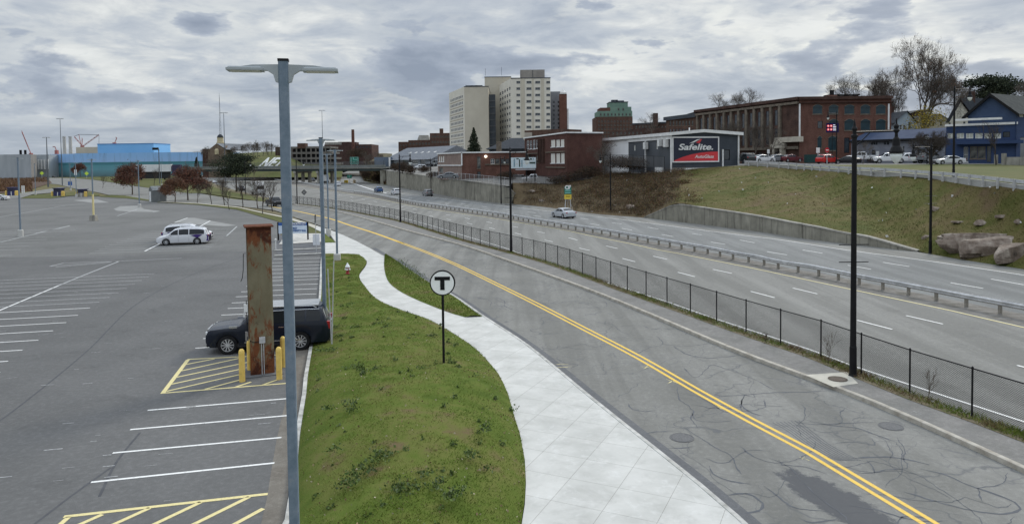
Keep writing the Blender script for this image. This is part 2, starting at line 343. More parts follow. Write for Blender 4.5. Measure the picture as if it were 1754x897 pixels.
M_cwall = concrete_wall('stained_concrete', (.21, .20, .165), (.30, .285, .235))
M_cwall2 = concrete_wall('weathered_concrete', (.25, .24, .21), (.33, .315, .28))
M_galv = mat('galvanised_steel', (.42, .43, .44), (.55, .56, .57), scale=3, rough=.55, metal=.25)
M_rail = mat('weathered_guardrail_steel', (.36, .36, .355), (.52, .52, .51), scale=2, rough=.6, metal=.15)
M_grey = mat('blue_grey_pole_paint', (.135, .18, .225), (.19, .235, .285), scale=9, rough=.6, metal=.2, bump=.1, stops=[(.35, (.13, .175, .22)), (.62, (.18, .225, .275)), (.75, (.24, .26, .28))])
M_black = mat('black_painted_steel', (.008, .008, .009), (.012, .012, .013), rough=.5, spec=.15)
M_blackp = mat('black_post_coating', (.010, .010, .011), (.016, .016, .017), rough=.6, spec=.12)
M_glass = mat('dark_window_glass', (.025, .03, .036), (.05, .06, .07), scale=.6, rough=.12, spec=.8)
M_glassb = mat('blue_green_window_shade', (.010, .030, .040), (.018, .045, .058), scale=.8, rough=.35)
M_globe = mat('frosted_globe', (.62, .66, .64), (.72, .75, .73), rough=.2)
M_wtrim = mat('white_trim', (.62, .62, .61), (.74, .74, .72), scale=1.5, rough=.6)
M_bark = mat('tree_bark', (.085, .072, .060), (.13, .112, .095), scale=4, rough=.95)
M_barkd = mat('dark_bark', (.055, .046, .04), (.085, .072, .062), scale=4, rough=.95)
def brick(name, a, b, mort=(.22, .18, .15), stain=.5):
    m = mat(name, a, b, scale=.5, detail=8, rough=.92); n, l, p = nodes_of(m); t = n.new('ShaderNodeTexCoord').outputs['Object']; base = p.inputs['Base Color'].links[0].from_socket
    sp = n.new('ShaderNodeSeparateXYZ'); l.new(t, sp.inputs[0]); cb = n.new('ShaderNodeCombineXYZ'); l.new(mth('ADD', sp.outputs[0], sp.outputs[1], None, n, l), cb.inputs[0]); l.new(sp.outputs[2], cb.inputs[1])
    bk = n.new('ShaderNodeTexBrick'); bk.inputs['Scale'].default_value = 1; bk.inputs['Brick Width'].default_value = .24; bk.inputs['Row Height'].default_value = .08; bk.inputs['Mortar Size'].default_value = .009
    bk.inputs['Color1'].default_value = (1, 1, 1, 1); bk.inputs['Color2'].default_value = (.72, .70, .70, 1); bk.inputs['Mortar'].default_value = (1.25, 1.3, 1.3, 1); l.new(cb.outputs[0], bk.inputs['Vector'])
    base = mixc(n, l, 1., base, bk.outputs[0], 'MULTIPLY')
    base = mixc(n, l, wramp(nz(n, l, t, .45, 6, .7, .4, vs=(1, 1, .5)), [(.48, 0.), (.70, stain)], n, l), base, tuple(x*.4 for x in a)); l.new(base, p.inputs['Base Color']); return m
M_br1 = brick('red_brick', (.120, .060, .047), (.155, .082, .064)); M_br2 = brick('maroon_brick', (.085, .044, .037), (.115, .060, .049), stain=.35); M_br3 = brick('brown_brick', (.085, .052, .04), (.13, .08, .062))
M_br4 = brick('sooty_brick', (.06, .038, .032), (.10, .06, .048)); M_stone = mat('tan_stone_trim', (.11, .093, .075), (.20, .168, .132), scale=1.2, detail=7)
M_beige = mat('beige_panel', (.46, .42, .34), (.52, .48, .39), scale=.15); M_cream = mat('cream_panel', (.60, .57, .49), (.66, .63, .55), scale=.2)
M_dgrey = mat('charcoal_siding', (.040, .048, .058), (.055, .064, .076), scale=.6, rough=.7); M_roofd = mat('dark_shingle_roof', (.035, .04, .047), (.055, .06, .068), scale=2, rough=.9)
M_gravel = mat('flat_roof_felt', (.10, .10, .10), (.15, .15, .145), scale=.5)
# ------------------------------------------------------------------ ground, roads
mb = MB(); mb.box((0, 0, -.35), (9000, 9000, .2)); g = struct(mb.build('ground', M_dry))
def byY(l, extra=()):
    w = sorted([tuple(G(x, y)[:2]) for x, y in l]+list(extra), key=lambda q: q[1]); Y = [q[1] for q in w]; X = [q[0] for q in w]
    return lambda y: float(np.interp(y, Y, X))
kerbR_px = [(500, 351), (544.6, 357), (589, 366), (634, 378), (689, 394), (745, 409), (800, 424), (900, 459), (1012, 500), (1095, 534), (1192, 575.5), (1289.6, 619), (1367, 643.6), (1484, 687), (1581.7, 729), (1679, 777.5), (1754, 809)]
yel_px = [(460, 353), (500, 360), (538, 368), (567, 375), (600, 386), (638, 398), (669, 409), (723, 429), (767, 447), (800, 462), (900, 511), (997, 561), (1095, 612), (1192, 668), (1289.6, 721.5), (1387, 772.7), (1484, 831), (1581.7, 889.5)]
kerbL_px = [(470, 360), (502, 371), (552, 388), (570, 394), (587, 402), (611, 413), (634, 425), (654, 437), (676, 447), (709, 469), (723, 479), (779, 512), (827, 546), (900, 595), (1007, 685), (1109, 768), (1192, 836), (1258, 894)]
swL_px = [(558, 435.5), (607, 434.5), (618, 440), (628, 447), (626, 456), (616, 470), (617, 480), (624, 491), (646, 515), (687, 534), (733, 549.5), (779, 575), (815, 600), (837.5, 623), (855, 644), (871, 679), (881, 715), (891, 745.6), (899, 786), (901, 827), (899, 863), (893.6, 897)]
lot_px = [(487, 897), (495, 850), (505, 750), (517, 680), (520, 650), (532, 585), (545, 520), (549, 450), (552, 436)][::-1]
fence_px = [(500, 349), (544, 354.5), (589, 361), (640, 371), (685, 380), (745, 398), (800, 415), (931, 450), (1070, 500), (1221, 553.6), (1275, 573), (1331, 592.5), (1397.6, 614.4), (1490.6, 653), (1580, 689), (1692.6, 730)]
nearR = [(17.6, 4), (19.5, -12)]
near = lambda px, ex: smoothline([Vector((*q, 0)) for q in ex[::-1]]+[G(x, y) for x, y in px][::-1], 1.5)
L_kerbR = near(kerbR_px, [(14.6, 11), (16.3, 2), (18, -12)])
for _ in range(3): L_kerbR = [L_kerbR[0]]+[(L_kerbR[i-1]+2*L_kerbR[i]+L_kerbR[i+1])/4 for i in range(1, len(L_kerbR)-1)]+[L_kerbR[-1]]
L_kerbL = near(kerbL_px, [(6.0, 11), (7.6, 2), (9.3, -12)])
L_yel = near(yel_px, [(10.4, 11), (12., 2), (13.7, -12)])
L_fence = near(fence_px, [(15.9, 17), (17.6, 9), (19.2, 0), (20.6, -12)])
mb = MB()   # service road: one polygon between the two kerbs, with its far bend
far_top = PX([(484, 349), (450, 345), (400, 341), (340, 331), (251, 321.5), (207, 315), (160, 308), (130, 305.5), (64, 304)])
far_bot = PX([(0, 310), (60, 312), (100, 316), (128, 323), (160, 328), (200, 337), (250, 344), (330, 347.5), (406, 352.5), (440, 356.5)])
mb.poly([Vector((p.x, p.y, .0)) for p in L_kerbR]+far_top+far_bot+[Vector((p.x, p.y, 0)) for p in L_kerbL[::-1]])
struct(mb.build('road', M_road))
# parking lot
lot_far = PX([(478, 437), (478, 426), (483, 381), (406, 359), (342, 351), (278, 346.5), (217, 339.7), (171, 337), (160, 334), (120, 336), (87.6, 340), (36, 340), (0, 337), (-200, 333), (-700, 330)])
L_lot = near(lot_px, [(-5.1, 12), (-4.4, 2), (-3.6, -12)])
mb = MB(); mb.poly([Vector((p.x, p.y, 0)) for p in L_lot]+[G(552, 415)]+PX([(552, 413), (490, 416)])+lot_far[1:]+[Vector((-260, 60, 0)), Vector((-120, -12, 0))])
struct(mb.build('parking_lot', M_lot))
# highway
hw_near = [Vector((p.x, p.y, -.01)) for p in offset(L_fence, .25)]
hw_top = PX([(470, 342), (430, 333), (400, 325), (370, 316), (330, 303), (326, 295.5), (345, 293.5), (400, 300), (451, 300.5), (522, 302), (550, 305.5), (583, 310), (586, 297), (589, 293.5), (618, 293), (623, 310)], -.01)
hw_right = PX([(640, 314), (662, 317), (720, 327), (800, 341), (872, 349), (937, 354.5), (1014, 365), (1060, 369), (1104, 373), (1215, 386), (1330, 400.5), (1400, 411.5), (1489, 421), (1570, 431), (1640, 443), (1754, 461), (1900, 487), (2300, 560)], -.01)
mb = MB(); mb.poly(hw_near+hw_top+hw_right+[Vector((60, -12, -.01))]); struct(mb.build('highway', M_hwy))
rail_px = [(470, 309), (520, 315), (555.5, 322), (586.5, 328), (634, 334.6), (703, 349), (758, 357.4), (814.6, 365.7), (865, 373), (904.6, 380.5), (947, 387.6), (988, 394.8), (1026, 400.7), (1056, 406), (1090, 412.6), (1126, 419), (1167, 426.7), (1211, 434.5), (1262.5, 445.7), (1299, 452), (1340.6, 462.4), (1386, 469), (1433, 479), (1488, 491), (1519, 497), (1582.7, 510), (1655, 525), (1740, 542), (1800, 554.5), (2000, 598)]
L_rail = smoothline(PX(rail_px[::-1]), 1.5)
farw_px = [(608, 315.5), (659.5, 328), (720, 335), (787, 343.8), (870, 353.8), (977.7, 365.7), (1056, 375), (1160, 388.5), (1250, 400), (1339.4, 411), (1450, 428), (1583.8, 445.6), (1754, 471), (1900, 494), (2000, 510)]
L_farw = smoothline(PX(farw_px), 3)
L_railF = smoothline(PX(rail_px), 3)
mb = MB(); a = resample(offset(L_railF, 1.0, -.004), 120); b = resample([Vector((p.x, p.y, -.004)) for p in offset(L_farw, -.0)], 120)
pa = [p for p in L_railF]; mb.poly([Vector((p.x, p.y, -.004)) for p in offset(L_railF, -.9)]+[Vector((p.x, p.y, -.004)) for p in L_farw[::-1]]); struct(mb.build('highway_carriageway', M_hwy2))
yel2_px = [(480, 314), (555.5, 325), (634, 338), (703, 352), (758, 361), (814, 369), (860, 376), (913.5, 385), (967, 394), (1020.5, 405.5), (1074, 416), (1127.5, 427.8), (1160, 433.5), (1283.7, 458), (1373, 477), (1450, 493.6), (1539, 512.6), (1628.4, 531.5), (1754, 560.5), (2000, 612)]
M_med = mat('median_gravel', (.15, .145, .13), (.20, .19, .17), scale=1.2, bump=.5, detail=8, stops=[(.36, (.11, .105, .09)), (.5, (.165, .155, .14)), (.64, (.21, .20, .185))])
mb = MB(); y2 = smoothline(PX(yel2_px), 3); mb.poly([Vector((p.x, p.y, -.001)) for p in offset(y2, -.35)]+[Vector((p.x, p.y, -.001)) for p in offset(L_railF, -1.0)[::-1]]); struct(mb.build('median_path', M_med))
# painted lines on the highway
PZ = .006
mw, my = MB(), MB()
def pline(mb, px, w, z=PZ, sm=True):
    P = PX(px, z); P = smoothline(P, 2) if sm and len(P) > 2 else P; strip(mb, P, w, z)
pline(my, yel2_px, .13); pline(mw, farw_px, .14)
white_px = [(500, 345), (600, 357), (700, 376), (796, 398), (860, 423), (895.7, 435.8), (931, 447), (969, 460), (1015, 476), (1070, 493), (1101, 503), (1150, 519), (1223.5, 545), (1275, 561.6), (1391, 599.5), (1465, 627.6), (1754, 721.5), (2100, 834)]
pline(mw, [(500, 341), (560, 347), (640, 362), (720, 381)]+[(800, 405)]+white_px[4:], .12)
R1 = [(707, 357.8, 714, 359), (732.5, 362.6, 740.7, 363.8), (763.5, 367.5, 771.7, 368.8), (796, 373, 805, 375), (833, 379.7, 843, 381.7), (877, 387.6, 887, 389.4), (920, 396.6, 933, 399), (974, 407, 989, 411), (1038, 421, 1058, 425.5), (1118.6, 438.5, 1142.7, 444), (1221, 461, 1253.6, 468), (1358, 493, 1400, 503), (1552, 540, 1615, 554.5), (684, 353.5, 691, 354.8), (662, 349.5, 668, 350.6), (640, 345, 646, 346), (620, 341, 625, 342), (600, 337, 605, 338), (580, 333.5, 585, 334.5)]
R2 = [(765, 375, 772.5, 376.5), (800, 382, 809, 384), (838, 390, 848, 392), (882, 399, 893, 401.6), (933, 411, 947, 414), (992, 424.6, 1010, 428.7), (1066, 442.4, 1088, 448), (1161, 466, 1190, 473.5), (1286, 498.7, 1327, 509.5), (1468, 548, 1528, 563.5), (1742, 625, 1850, 654), (735, 369.5, 742, 370.8), (705, 363.6, 712, 365), (680, 359, 686, 360), (655, 354, 661, 355), (630, 349, 636, 350), (600, 342.5, 605, 343.5)]
RA = [(913.5, 369.3, 926, 371), (960, 375.7, 971.5, 377.3), (1010.7, 383, 1026.8, 385.3), (1065, 391, 1083, 394), (1133, 401.4, 1153, 405), (1218, 414.5, 1242.5, 418.3), (1313.8, 430.8, 1348, 436.3), (1452, 454, 1492, 460.8), (1628.4, 484, 1684, 493.6), (870, 363, 880, 364.5), (830, 357.8, 840, 359), (795, 352.6, 803, 353.8), (762, 347.8, 769, 348.9), (730, 343, 737, 344), (700, 338.5, 706, 339.4), (672, 333.8, 678, 334.7)]
RB = [(903.7, 362.7, 918, 364.5), (993.8, 373.7, 1008, 375.7), (1048, 381.4, 1065, 383.5), (1108.8, 389, 1127.5, 392), (1185.7, 400, 1202, 402), (1267, 411, 1292.6, 415.6), (1375, 427.9, 1408.5, 433.4), (1512.4, 449, 1558, 456.3), (1697.5, 477.5, 1754, 487.6), (948, 368.3, 960, 369.8), (862, 358.2, 873, 359.6), (825, 353.3, 834, 354.5), (790, 348.8, 798, 349.8)]
for r in R1+R2+RA+RB: pline(mw, [(r[0], r[1]), (r[2], r[3])], .12)
pline(mw, [(601, 312.5), (618, 318.5), (640, 325.5), (662, 330.8)], .5)
struct(mw.build('highway_white_lines', M_white)); struct(my.build('highway_yellow_line', M_yelf))
# double yellow line on the service road
my = MB()
nearP = [p for p in L_yel if p.y < 75]; farP = [p for p in L_yel if p.y >= 73]
strip(my, offset(nearP, -.15), .13, PZ); strip(my, offset(nearP, .15), .13, PZ); strip(my, farP, .34, PZ)
struct(my.build('road_double_yellow_line', M_yel))
# crack sealant, traced on the road surface
mb = MB()
def vstrip(mb, pts, w, z=.004, jit=.03):
    pts = resample(pts, step=.12); n_ = len(pts); rs = np.random.default_rng(int(abs(pts[0].x*977+pts[0].y*131)) % 99991); ja = np.convolve(rs.normal(0, 1, n_+6), np.ones(5)/5, 'same')[:n_]*jit*1.6; wa = w*(.55+.9*np.abs(np.convolve(rs.normal(0, 1, n_+8), np.ones(7)/7, 'same')[:n_])*1.6); wa[:2] *= .3; wa[-2:] *= .3
    L_, R_ = [], []
    for i, p in enumerate(pts):
        t_ = pts[min(i+1, n_-1)]-pts[max(i-1, 0)]; q = Vector((t_.y, -t_.x, 0)).normalized(); L_.append(Vector((*(p+q*(ja[i]-wa[i]/2)).xy, z))); R_.append(Vector((*(p+q*(ja[i]+wa[i]/2)).xy, z)))
    mb.grid([L_, R_])
def c6(l): return [(900+x/2.054, 500+y/2.054) for x, y in l]
for l_, w in [([(650, 610), (665, 640), (690, 655), (725, 665), (790, 672)], .05), ([(705, 716), (760, 708), (800, 715), (835, 740), (820, 770), (755, 779)], .06), ([(360, 390), (375, 410), (420, 420), (455, 415)], .04), ([(1060, 345), (980, 350), (900, 352), (800, 358), (700, 366), (660, 362)], .05),
    ([(410, 505), (450, 492), (520, 487)], .04), ([(500, 548), (545, 548), (590, 543)], .04), ([(1390, 621), (1470, 640), (1550, 675), (1640, 705), (1720, 738), (1745, 762), (1690, 780), (1560, 765), (1440, 735), (1330, 700)], .05), ([(1150, 582), (1230, 578), (1310, 582), (1420, 607)], .06),
    ([(120, 225), (110, 232), (145, 250), (190, 255), (150, 270)], .03), ([(520, 190), (560, 215), (640, 232), (750, 222)], .045), ([(470, 180), (560, 190), (650, 180)], .03), ([(560, 265), (600, 300), (650, 258), (700, 268), (790, 300), (880, 345)], .03), ([(770, 370), (760, 400), (800, 425), (845, 438)], .035),
    ([(1000, 455), (1090, 470), (1180, 480), (1240, 505), (1300, 525)], .035), ([(930, 450), (1000, 465), (1100, 462), (1240, 458)], .035), ([(1080, 535), (1160, 525), (1230, 540), (1210, 510)], .03), ([(620, 580), (700, 600), (780, 555), (860, 560)], .025), ([(890, 590), (900, 610), (980, 615), (1060, 640)], .04), ([(840, 680), (900, 730), (960, 760), (1060, 770)], .035), ([(540, 470), (600, 500), (660, 545), (720, 575), (760, 640)], .03), ([(590, 420), (600, 450), (680, 455), (740, 450)], .025), ([(1200, 590), (1225, 615), (1225, 640)], .04), ([(960, 790), (1000, 808), (1090, 800)], .04)]: vstrip(mb, smoothline(PX(c6(l_), .004), .2), w*1.15)
for k in range(8):
    a0 = (870+k*13, 458-k*1); strip(mb, smoothline(PX(c6([a0, (925+k*12, 490), (985+k*12, 535), (1050+k*13, 575), (1110+k*10, 592)]), .004), .2), .026, .004)
for k in range(52):
    Y = 15+50*rng.uniform(0, 1)**1.5; xa = np.interp(Y, [p.y for p in L_kerbL], [p.x for p in L_kerbL]); xb = np.interp(Y, [p.y for p in L_kerbR], [p.x for p in L_kerbR]); x = rng.uniform(xa+.5, xb-1.5); pts = [Vector((x, Y, .004))]
    an = rng.uniform(-.5, .5)
    for j in range(rng.integers(4, 9)): an += rng.normal(0, .6); pts.append(pts[-1]+Vector((math.cos(an)*.5, math.sin(an)*.9, 0)))
    if all(np.interp(q.y, [p.y for p in L_kerbL], [p.x for p in L_kerbL])+.3 < q.x < np.interp(q.y, [p.y for p in L_kerbR], [p.x for p in L_kerbR])-.3 for q in pts): vstrip(mb, smoothline(pts, .3), rng.uniform(.012, .04), jit=.05)
struct(mb.build('road_sealed_cracks', M_seal))
mb = MB()
for l_ in ([(95, 255), (150, 252)], [(100, 265), (165, 262)], [(405, 262), (450, 266)], [(415, 270), (430, 258)], [(495, 305), (550, 325)], [(500, 322), (530, 310)], [(508, 312), (540, 318)], [(668, 398), (705, 415)], [(680, 402), (690, 412)], [(965, 580), (1000, 590)], [(975, 588), (985, 578)]): vstrip(mb, PX(c6(l_), .005), .05, .005)
struct(mb.build('road_yellow_utility_marks', M_yelf)); mb = MB()
for l_ in ([(1243, 395), (1262, 404)], [(1262, 404), (1275, 397)], [(1275, 402), (1292, 406)], [(1355, 425), (1368, 418)], [(1368, 418), (1392, 428)], [(1358, 428), (1395, 430)], [(1372, 424), (1385, 417)]): vstrip(mb, PX(c6(l_), .145), .03, .146, .005)
struct(mb.build('sidewalk_white_utility_marks', M_whitef))
# kerb and narrow asphalt sidewalk on the fence side, weeds strip, fence-side verge
kr = [p for p in L_kerbR]
mb = MB(); mb.grid([offset(kr, 0, -.1), offset(kr, .015, .13), offset(kr, .05, .145), offset(kr, .17, .145)]); struct(mb.build('road_kerb', M_kerb))
fy, fx = [p.y for p in L_fence], [p.x for p in L_fence]
rowA, rowB, rowC, rowD = offset(kr, .17, .14), [], [], []
for p in kr:
    # nearest fence point
    q = min(L_fence, key=lambda f: (f-p).length); d = (q-p); dn = d.normalized(); w = d.length
    rowB.append(Vector((*(p+dn*max(w-.55, .4)).xy, .14))); rowC.append(Vector((*(p+dn*(w+.05)).xy, .12))); rowD.append(Vector((*(p+dn*(w+.38)).xy, -.1)))
M_side = asphalt('sidewalk_asphalt', (.19, .185, .17), (.24, .23, .215), patch=.8)
mb = MB(); mb.grid([rowA, rowB]); struct(mb.build('sidewalk_asphalt_strip', M_side))
mb = MB(); mb.grid([[p+Vector((0, 0, .01)) for p in rowB], rowC, rowD]); struct(mb.build('verge', M_verge))
# concrete pad with manhole
mb = MB(); mb.poly(PX([(1379, 641.5), (1450, 636.5), (1470, 656), (1428, 662.5)], .148)); struct(mb.build('sidewalk_concrete_pad', mat('pad_concrete', (.42, .40, .34), (.50, .47, .40), scale=2)))
# concrete sidewalk
swR_px = [(654, 437), (659, 440), (658, 460), (664, 483), (680, 498.6), (708, 514), (751, 532), (779, 542), (797, 547), (827, 546), (900, 595), (1007, 685), (1109, 768), (1192, 836), (1258, 894)]
swz = .12
mb = MB(); P = PX(swL_px, swz)[::-1]; P = smoothline([Vector((-.3, -12, swz)), Vector((-.1, 8, swz))]+P, 1.)
P += PX([(553, 435.8), (553, 416), (575, 414.8), (567, 403), (552, 397.4), (540, 392), (543, 386.5), (556.7, 391), (572, 396), (587, 402), (611, 413), (634, 425), (654, 437)], swz)+[Vector((p.x, p.y, swz)) for p in offset(L_kerbL, .03)[::-1] if p.y < 63]
mb.poly(P)
# vertical edge
for i in range(len(P)): a, b = P[i], P[(i+1) % len(P)]; mb.add([a, b, b-Vector((0, 0, .2)), a-Vector((0, 0, .2))], [(0, 1, 2, 3)])
struct(mb.build('sidewalk', M_conc))
mb = MB(); kl = [p for p in L_kerbL if p.y < 45]; mb.grid([offset(kl, .14, -.1), offset(kl, .14, .135), offset(kl, .02, .135), offset(kl, -.0, .115)]); struct(mb.build('sidewalk_kerb', M_kerbw))
mb = MB(); kl = [p for p in L_kerbL if p.y < 70]; strip(mb, offset(kl, .36), .42, .003); struct(mb.build('road_dark_patch_strip', M_dark))
# grass strip between winding sidewalk and road
mb = MB(); q = [(659, 440), (658, 460), (664, 483), (680, 498.6), (708, 514), (751, 532), (779, 542), (797, 547)]; r_ = [(662, 439.5), (676, 447), (709, 469), (723, 479), (745, 492), (779, 512), (805, 531), (826, 546)]
a, b = resample(smoothline(PX(q), .8), 60), resample(smoothline(PX(r_), .8), 60)
GS = (a, b)
mb.grid([[Vector((*(a[i].lerp(b[i], k/8)).xy, .13+.10*math.sin(math.pi*k/8)*min(1, (a[i]-b[i]).length))) for i in range(60)] for k in range(9)]); struct(mb.build('grass_strip', M_grass, smooth=True))
# berm lawn between lot and sidewalk
L_swL = smoothline([Vector((-.3, -12, 0)), Vector((-.1, 8, 0))]+PX(swL_px[::-1]), 1.)
def xat(line, Y): return float(np.interp(Y, [p.y for p in line], [p.x for p in line]))
swY = sorted([(p.y, p.x) for p in L_swL]); lotY = [(p.y, p.x) for p in L_lot]
YY = np.concatenate([np.arange(-12, 60, .35), [60, 62, 63.6, 64.6]])
xl = np.interp(YY, [q[0] for q in lotY], [q[1] for q in lotY])+.16; xr = np.interp(YY, [q[0] for q in swY], [q[1] for q in swY])-.0
def noise2(x, y, s=1.): return math.sin(x*1.3*s+1.7*math.sin(y*.9*s))*math.cos(y*1.1*s+math.sin(x*.7*s))
def berm_h(x, y, u, w):
    edge = min(u, 1-u)*w; e = 1-math.exp(-max(edge, 0)/1.1)
    prof = np.interp(y, [-12, 8, 15, 20, 24, 26.5, 30, 36, 50, 62, 65], [.5, .6, .8, .95, .9, .55, .30, .28, .22, .15, .0])
    return .13+e*(prof+.07*noise2(x, y, .8)+.03*noise2(x, y, 2.6))
def berm_pt(Y, u):
    a = np.interp(Y, [q[0] for q in lotY], [q[1] for q in lotY])+.16; b = np.interp(Y, [q[0] for q in swY], [q[1] for q in swY]); x = a+(b-a)*u
    return x, berm_h(x, Y, u, b-a)
mb = MB(); NU = 40
mb.grid([[Vector((xl[i]+(xr[i]-xl[i])*u/NU, YY[i], berm_h(xl[i]+(xr[i]-xl[i])*u/NU, YY[i], u/NU, xr[i]-xl[i]) if 0 < u < NU else .1)) for u in range(NU+1)] for i in range(len(YY))])
struct(mb.build('berm_terrain', M_grass, smooth=True))
lotk = [Vector((p.x, p.y, 0)) for p in L_lot]
mb = MB(); mb.grid([offset(lotk, 0, -.05), offset(lotk, .01, .12), offset(lotk, .15, .12), offset(lotk, .18, .0)]); struct(mb.build('parking_lot_kerb', M_kerbw))
M_worn = asphalt('worn_lot_edge', (.15, .135, .115), (.20, .185, .16), patch=1.); mb = MB(); strip(mb, offset([p for p in lotk if p.y < 34], -.28), .5, .004); struct(mb.build('parking_lot_worn_edge', M_worn))
mb = MB(); mb.poly(PX([(541, 392), (527, 385.7), (483, 371.9), (460, 367.2), (406, 355), (340, 348.8), (270, 345.6), (270, 344.7), (340, 347.9), (406, 353.6), (460, 365.2), (500.5, 373.2), (527, 381), (544, 386.6)], .10)); struct(mb.build('path', mat('tan_path', (.36, .34, .28), (.44, .42, .35), scale=.6)))
# far grass pieces
def gpoly(name, px, m, z=.06):
    mb = MB(); mb.poly(PX(px, z)); return struct(mb.build(name, m))
M_lawn2 = mat('distant_lawn', (.075, .088, .03), (.11, .105, .045), scale=.12, detail=9, rough=.95, bump=.5, bscale=3)
gpoly('grass_strip_by_lot', [(483, 381), (406, 359), (342, 351), (278, 346.5), (270, 346.8), (270, 345.8), (340, 349.4), (406, 355.8), (460, 368.3), (483, 372.2), (527, 386.2), (552, 398), (552, 399.2), (488, 399)], M_lawn2, .05)
gpoly('grass_patch_at_sidewalk', [(555, 399.5), (575, 414.5), (558, 415), (553, 414)], M_grass, .16)
gpoly('grass_strip_by_road', [(440, 357.5), (470, 361.5), (502, 371.5), (552, 388), (569, 394.5), (556, 390), (527, 378.9), (500.5, 372.2), (460, 364.6), (406, 352.8)], M_verge, .05)
gpoly('grass_island', [(36, 339.5), (55, 334), (90, 331.5), (109, 331), (112, 336), (88, 339.7)], M_lawn2); gpoly('grass_island', [(112, 330), (130, 327.8), (150, 329.5), (171, 333), (165, 336.5), (150, 335), (142, 333.5), (112, 336)], M_lawn2)
gpoly('grass_island', [(171, 337), (190, 333.5), (215, 335), (251, 341.5), (278, 345), (278, 346.4), (217, 339.6)], M_lawn2)
gpoly('lawn', [(125, 305), (160, 307.5), (207, 314.5), (251, 321), (320, 330.5), (340, 322), (326, 296), (270, 300), (160, 302.5)], M_lawn2)
gpoly('verge_by_ramp', [(329, 298), (345, 312), (380, 325), (420, 333), (484, 347), (484, 342), (450, 337), (400, 325), (370, 316)], M_verge, .05); gpoly('grass_by_road_bend', [(322, 331), (345, 330.5), (440, 344), (484, 348.5), (484, 346.5), (420, 332.5), (345, 311), (335, 306)], M_lawn2, .045)
gpoly('soil_field', [(-60, 304), (58, 304.5), (84, 308), (89, 313), (60, 322), (30, 330), (-60, 332)], mat('brown_scrub_soil', (.075, .05, .038), (.11, .075, .055), scale=.4, bump=1., bscale=4), .04)
gpoly('concrete_pad_by_kiosk', [(-20, 336), (36, 331), (100, 321), (116, 320.5), (90, 330), (55, 333), (36, 339), (-20, 339)], M_hwy, .03)
M_lot2 = asphalt('older_lot_asphalt', (.134, .134, .128), (.172, .171, .165), patch=.1)
gpoly('parking_lot_older_asphalt', [(-700, 452), (0, 441), (200, 437), (330, 433), (420, 430), (470, 429), (478, 420), (483, 382), (406, 360), (342, 352), (278, 347.5), (217, 340.5), (171, 338), (160, 335), (120, 337), (87.6, 341), (36, 341), (0, 338), (-200, 334), (-690, 331)], M_lot2, .003)
mb = MB()
for l_ in ([(-30, 740), (40, 690), (150, 600), (235, 520), (330, 470), (425, 436)], [(170, 850), (200, 790), (240, 740)], [(60, 896), (120, 850), (190, 800)]): strip(mb, smoothline(PX(l_, .004), .5), .07, .004)
struct(mb.build('parking_lot_seams', mat('lot_seam', (.075, .077, .083), (.095, .097, .102))))
# pale islands, driveway
for px in ([(299, 381), (321, 373), (333, 373), (406, 386), (385, 387.5), (340, 384.5)], [(195, 358), (205, 353.5), (238, 352.5), (247, 358), (273, 361.5), (262, 363), (225, 362.5), (200, 361)], [(125, 343), (150, 341), (167, 341.5), (187, 347), (160, 347.5)]): gpoly('parking_lot_pale_patch', px, mat('pale_concrete', (.22, .22, .21), (.27, .27, .26), scale=.5), .005)
gpoly('driveway', [(478, 437), (470, 428), (478, 403), (487, 402), (553, 413.5), (553, 436)], M_dark, .006)
gpoly('gravel_path', [(478, 418), (487, 404), (500, 399.5), (552, 399.5), (553, 414), (500, 417)], mat('pale_gravel', (.38, .37, .34), (.52, .50, .46), scale=1.5, bump=.5), .05)
mb = MB()
for a, b in (((470, 428.5), (556, 425)), ((470, 437.5), (556, 433.5)),): strip(mb, [G(*a, .1), G(*b, .1)], .35, .12); p, q = G(*a), G(*b); mb.wall((p.x, p.y-.17), (q.x, q.y-.17), 0, .12)
struct(mb.build('driveway_kerb', M_kerbw))
# ------------------------------------------------------------------ parking lot paint
mw, my, mf = MB(), MB(), MB(); Z = .007
for a in [(156, 825, 470, 792), (193, 775, 482, 748.5), (223, 735, 492, 711), (253, 702, 492, 682)]: pline(mw, [a[:2], a[2:]], .10, Z)
for a in [(334.7, 595.8, 522, 585), (348, 579.5, 527, 570), (357, 565, 531, 555), (371, 551, 535, 543), (379, 539.3, 537, 532), (390, 528, 539, 521), (397, 518.5, 541, 512.4), (404, 508, 542, 503), (413, 499.5, 543, 494), (422, 490, 545, 486), (430, 481.7, 546, 478), (437, 475.7, 547, 472.6), (444, 469, 548, 466), (450, 462, 548, 459.4), (457, 456, 549, 453.7), (463, 450, 550, 448), (468, 443.7, 550, 441.6)]: pline(mw, [a[:2], a[2:]], .10, Z)
th = math.radians(12.9); du = Vector((math.cos(th), math.sin(th), 0))
for i, (x, y) in enumerate([(-40, 665), (0, 637), (14, 618), (38.5, 599), (65.6, 582), (91, 566), (113.5, 552), (133.5, 539.5), (154, 527), (170, 517), (188, 509), (203, 501), (217, 493.5), (231, 486.5), (243, 480), (255, 474), (265, 468.5)]):
    r_ = G(x, y, Z); strip(mw if i < 9 else mf, [r_-du*10.6, r_], .10, Z)
pline(mw, [(-60, 556), (0, 531), (100, 489)], .12, Z); pline(mf, [(100, 489), (150, 468.5), (205, 447)], .14, Z)
for x, y in [(20, 437), (36, 427), (50, 421), (66, 415), (80, 410), (95, 405), (105, 401), (118, 397), (130, 394), (140, 391)]: r_ = G(x, y, Z); strip(mf, [r_-du*11, r_], .12, Z)
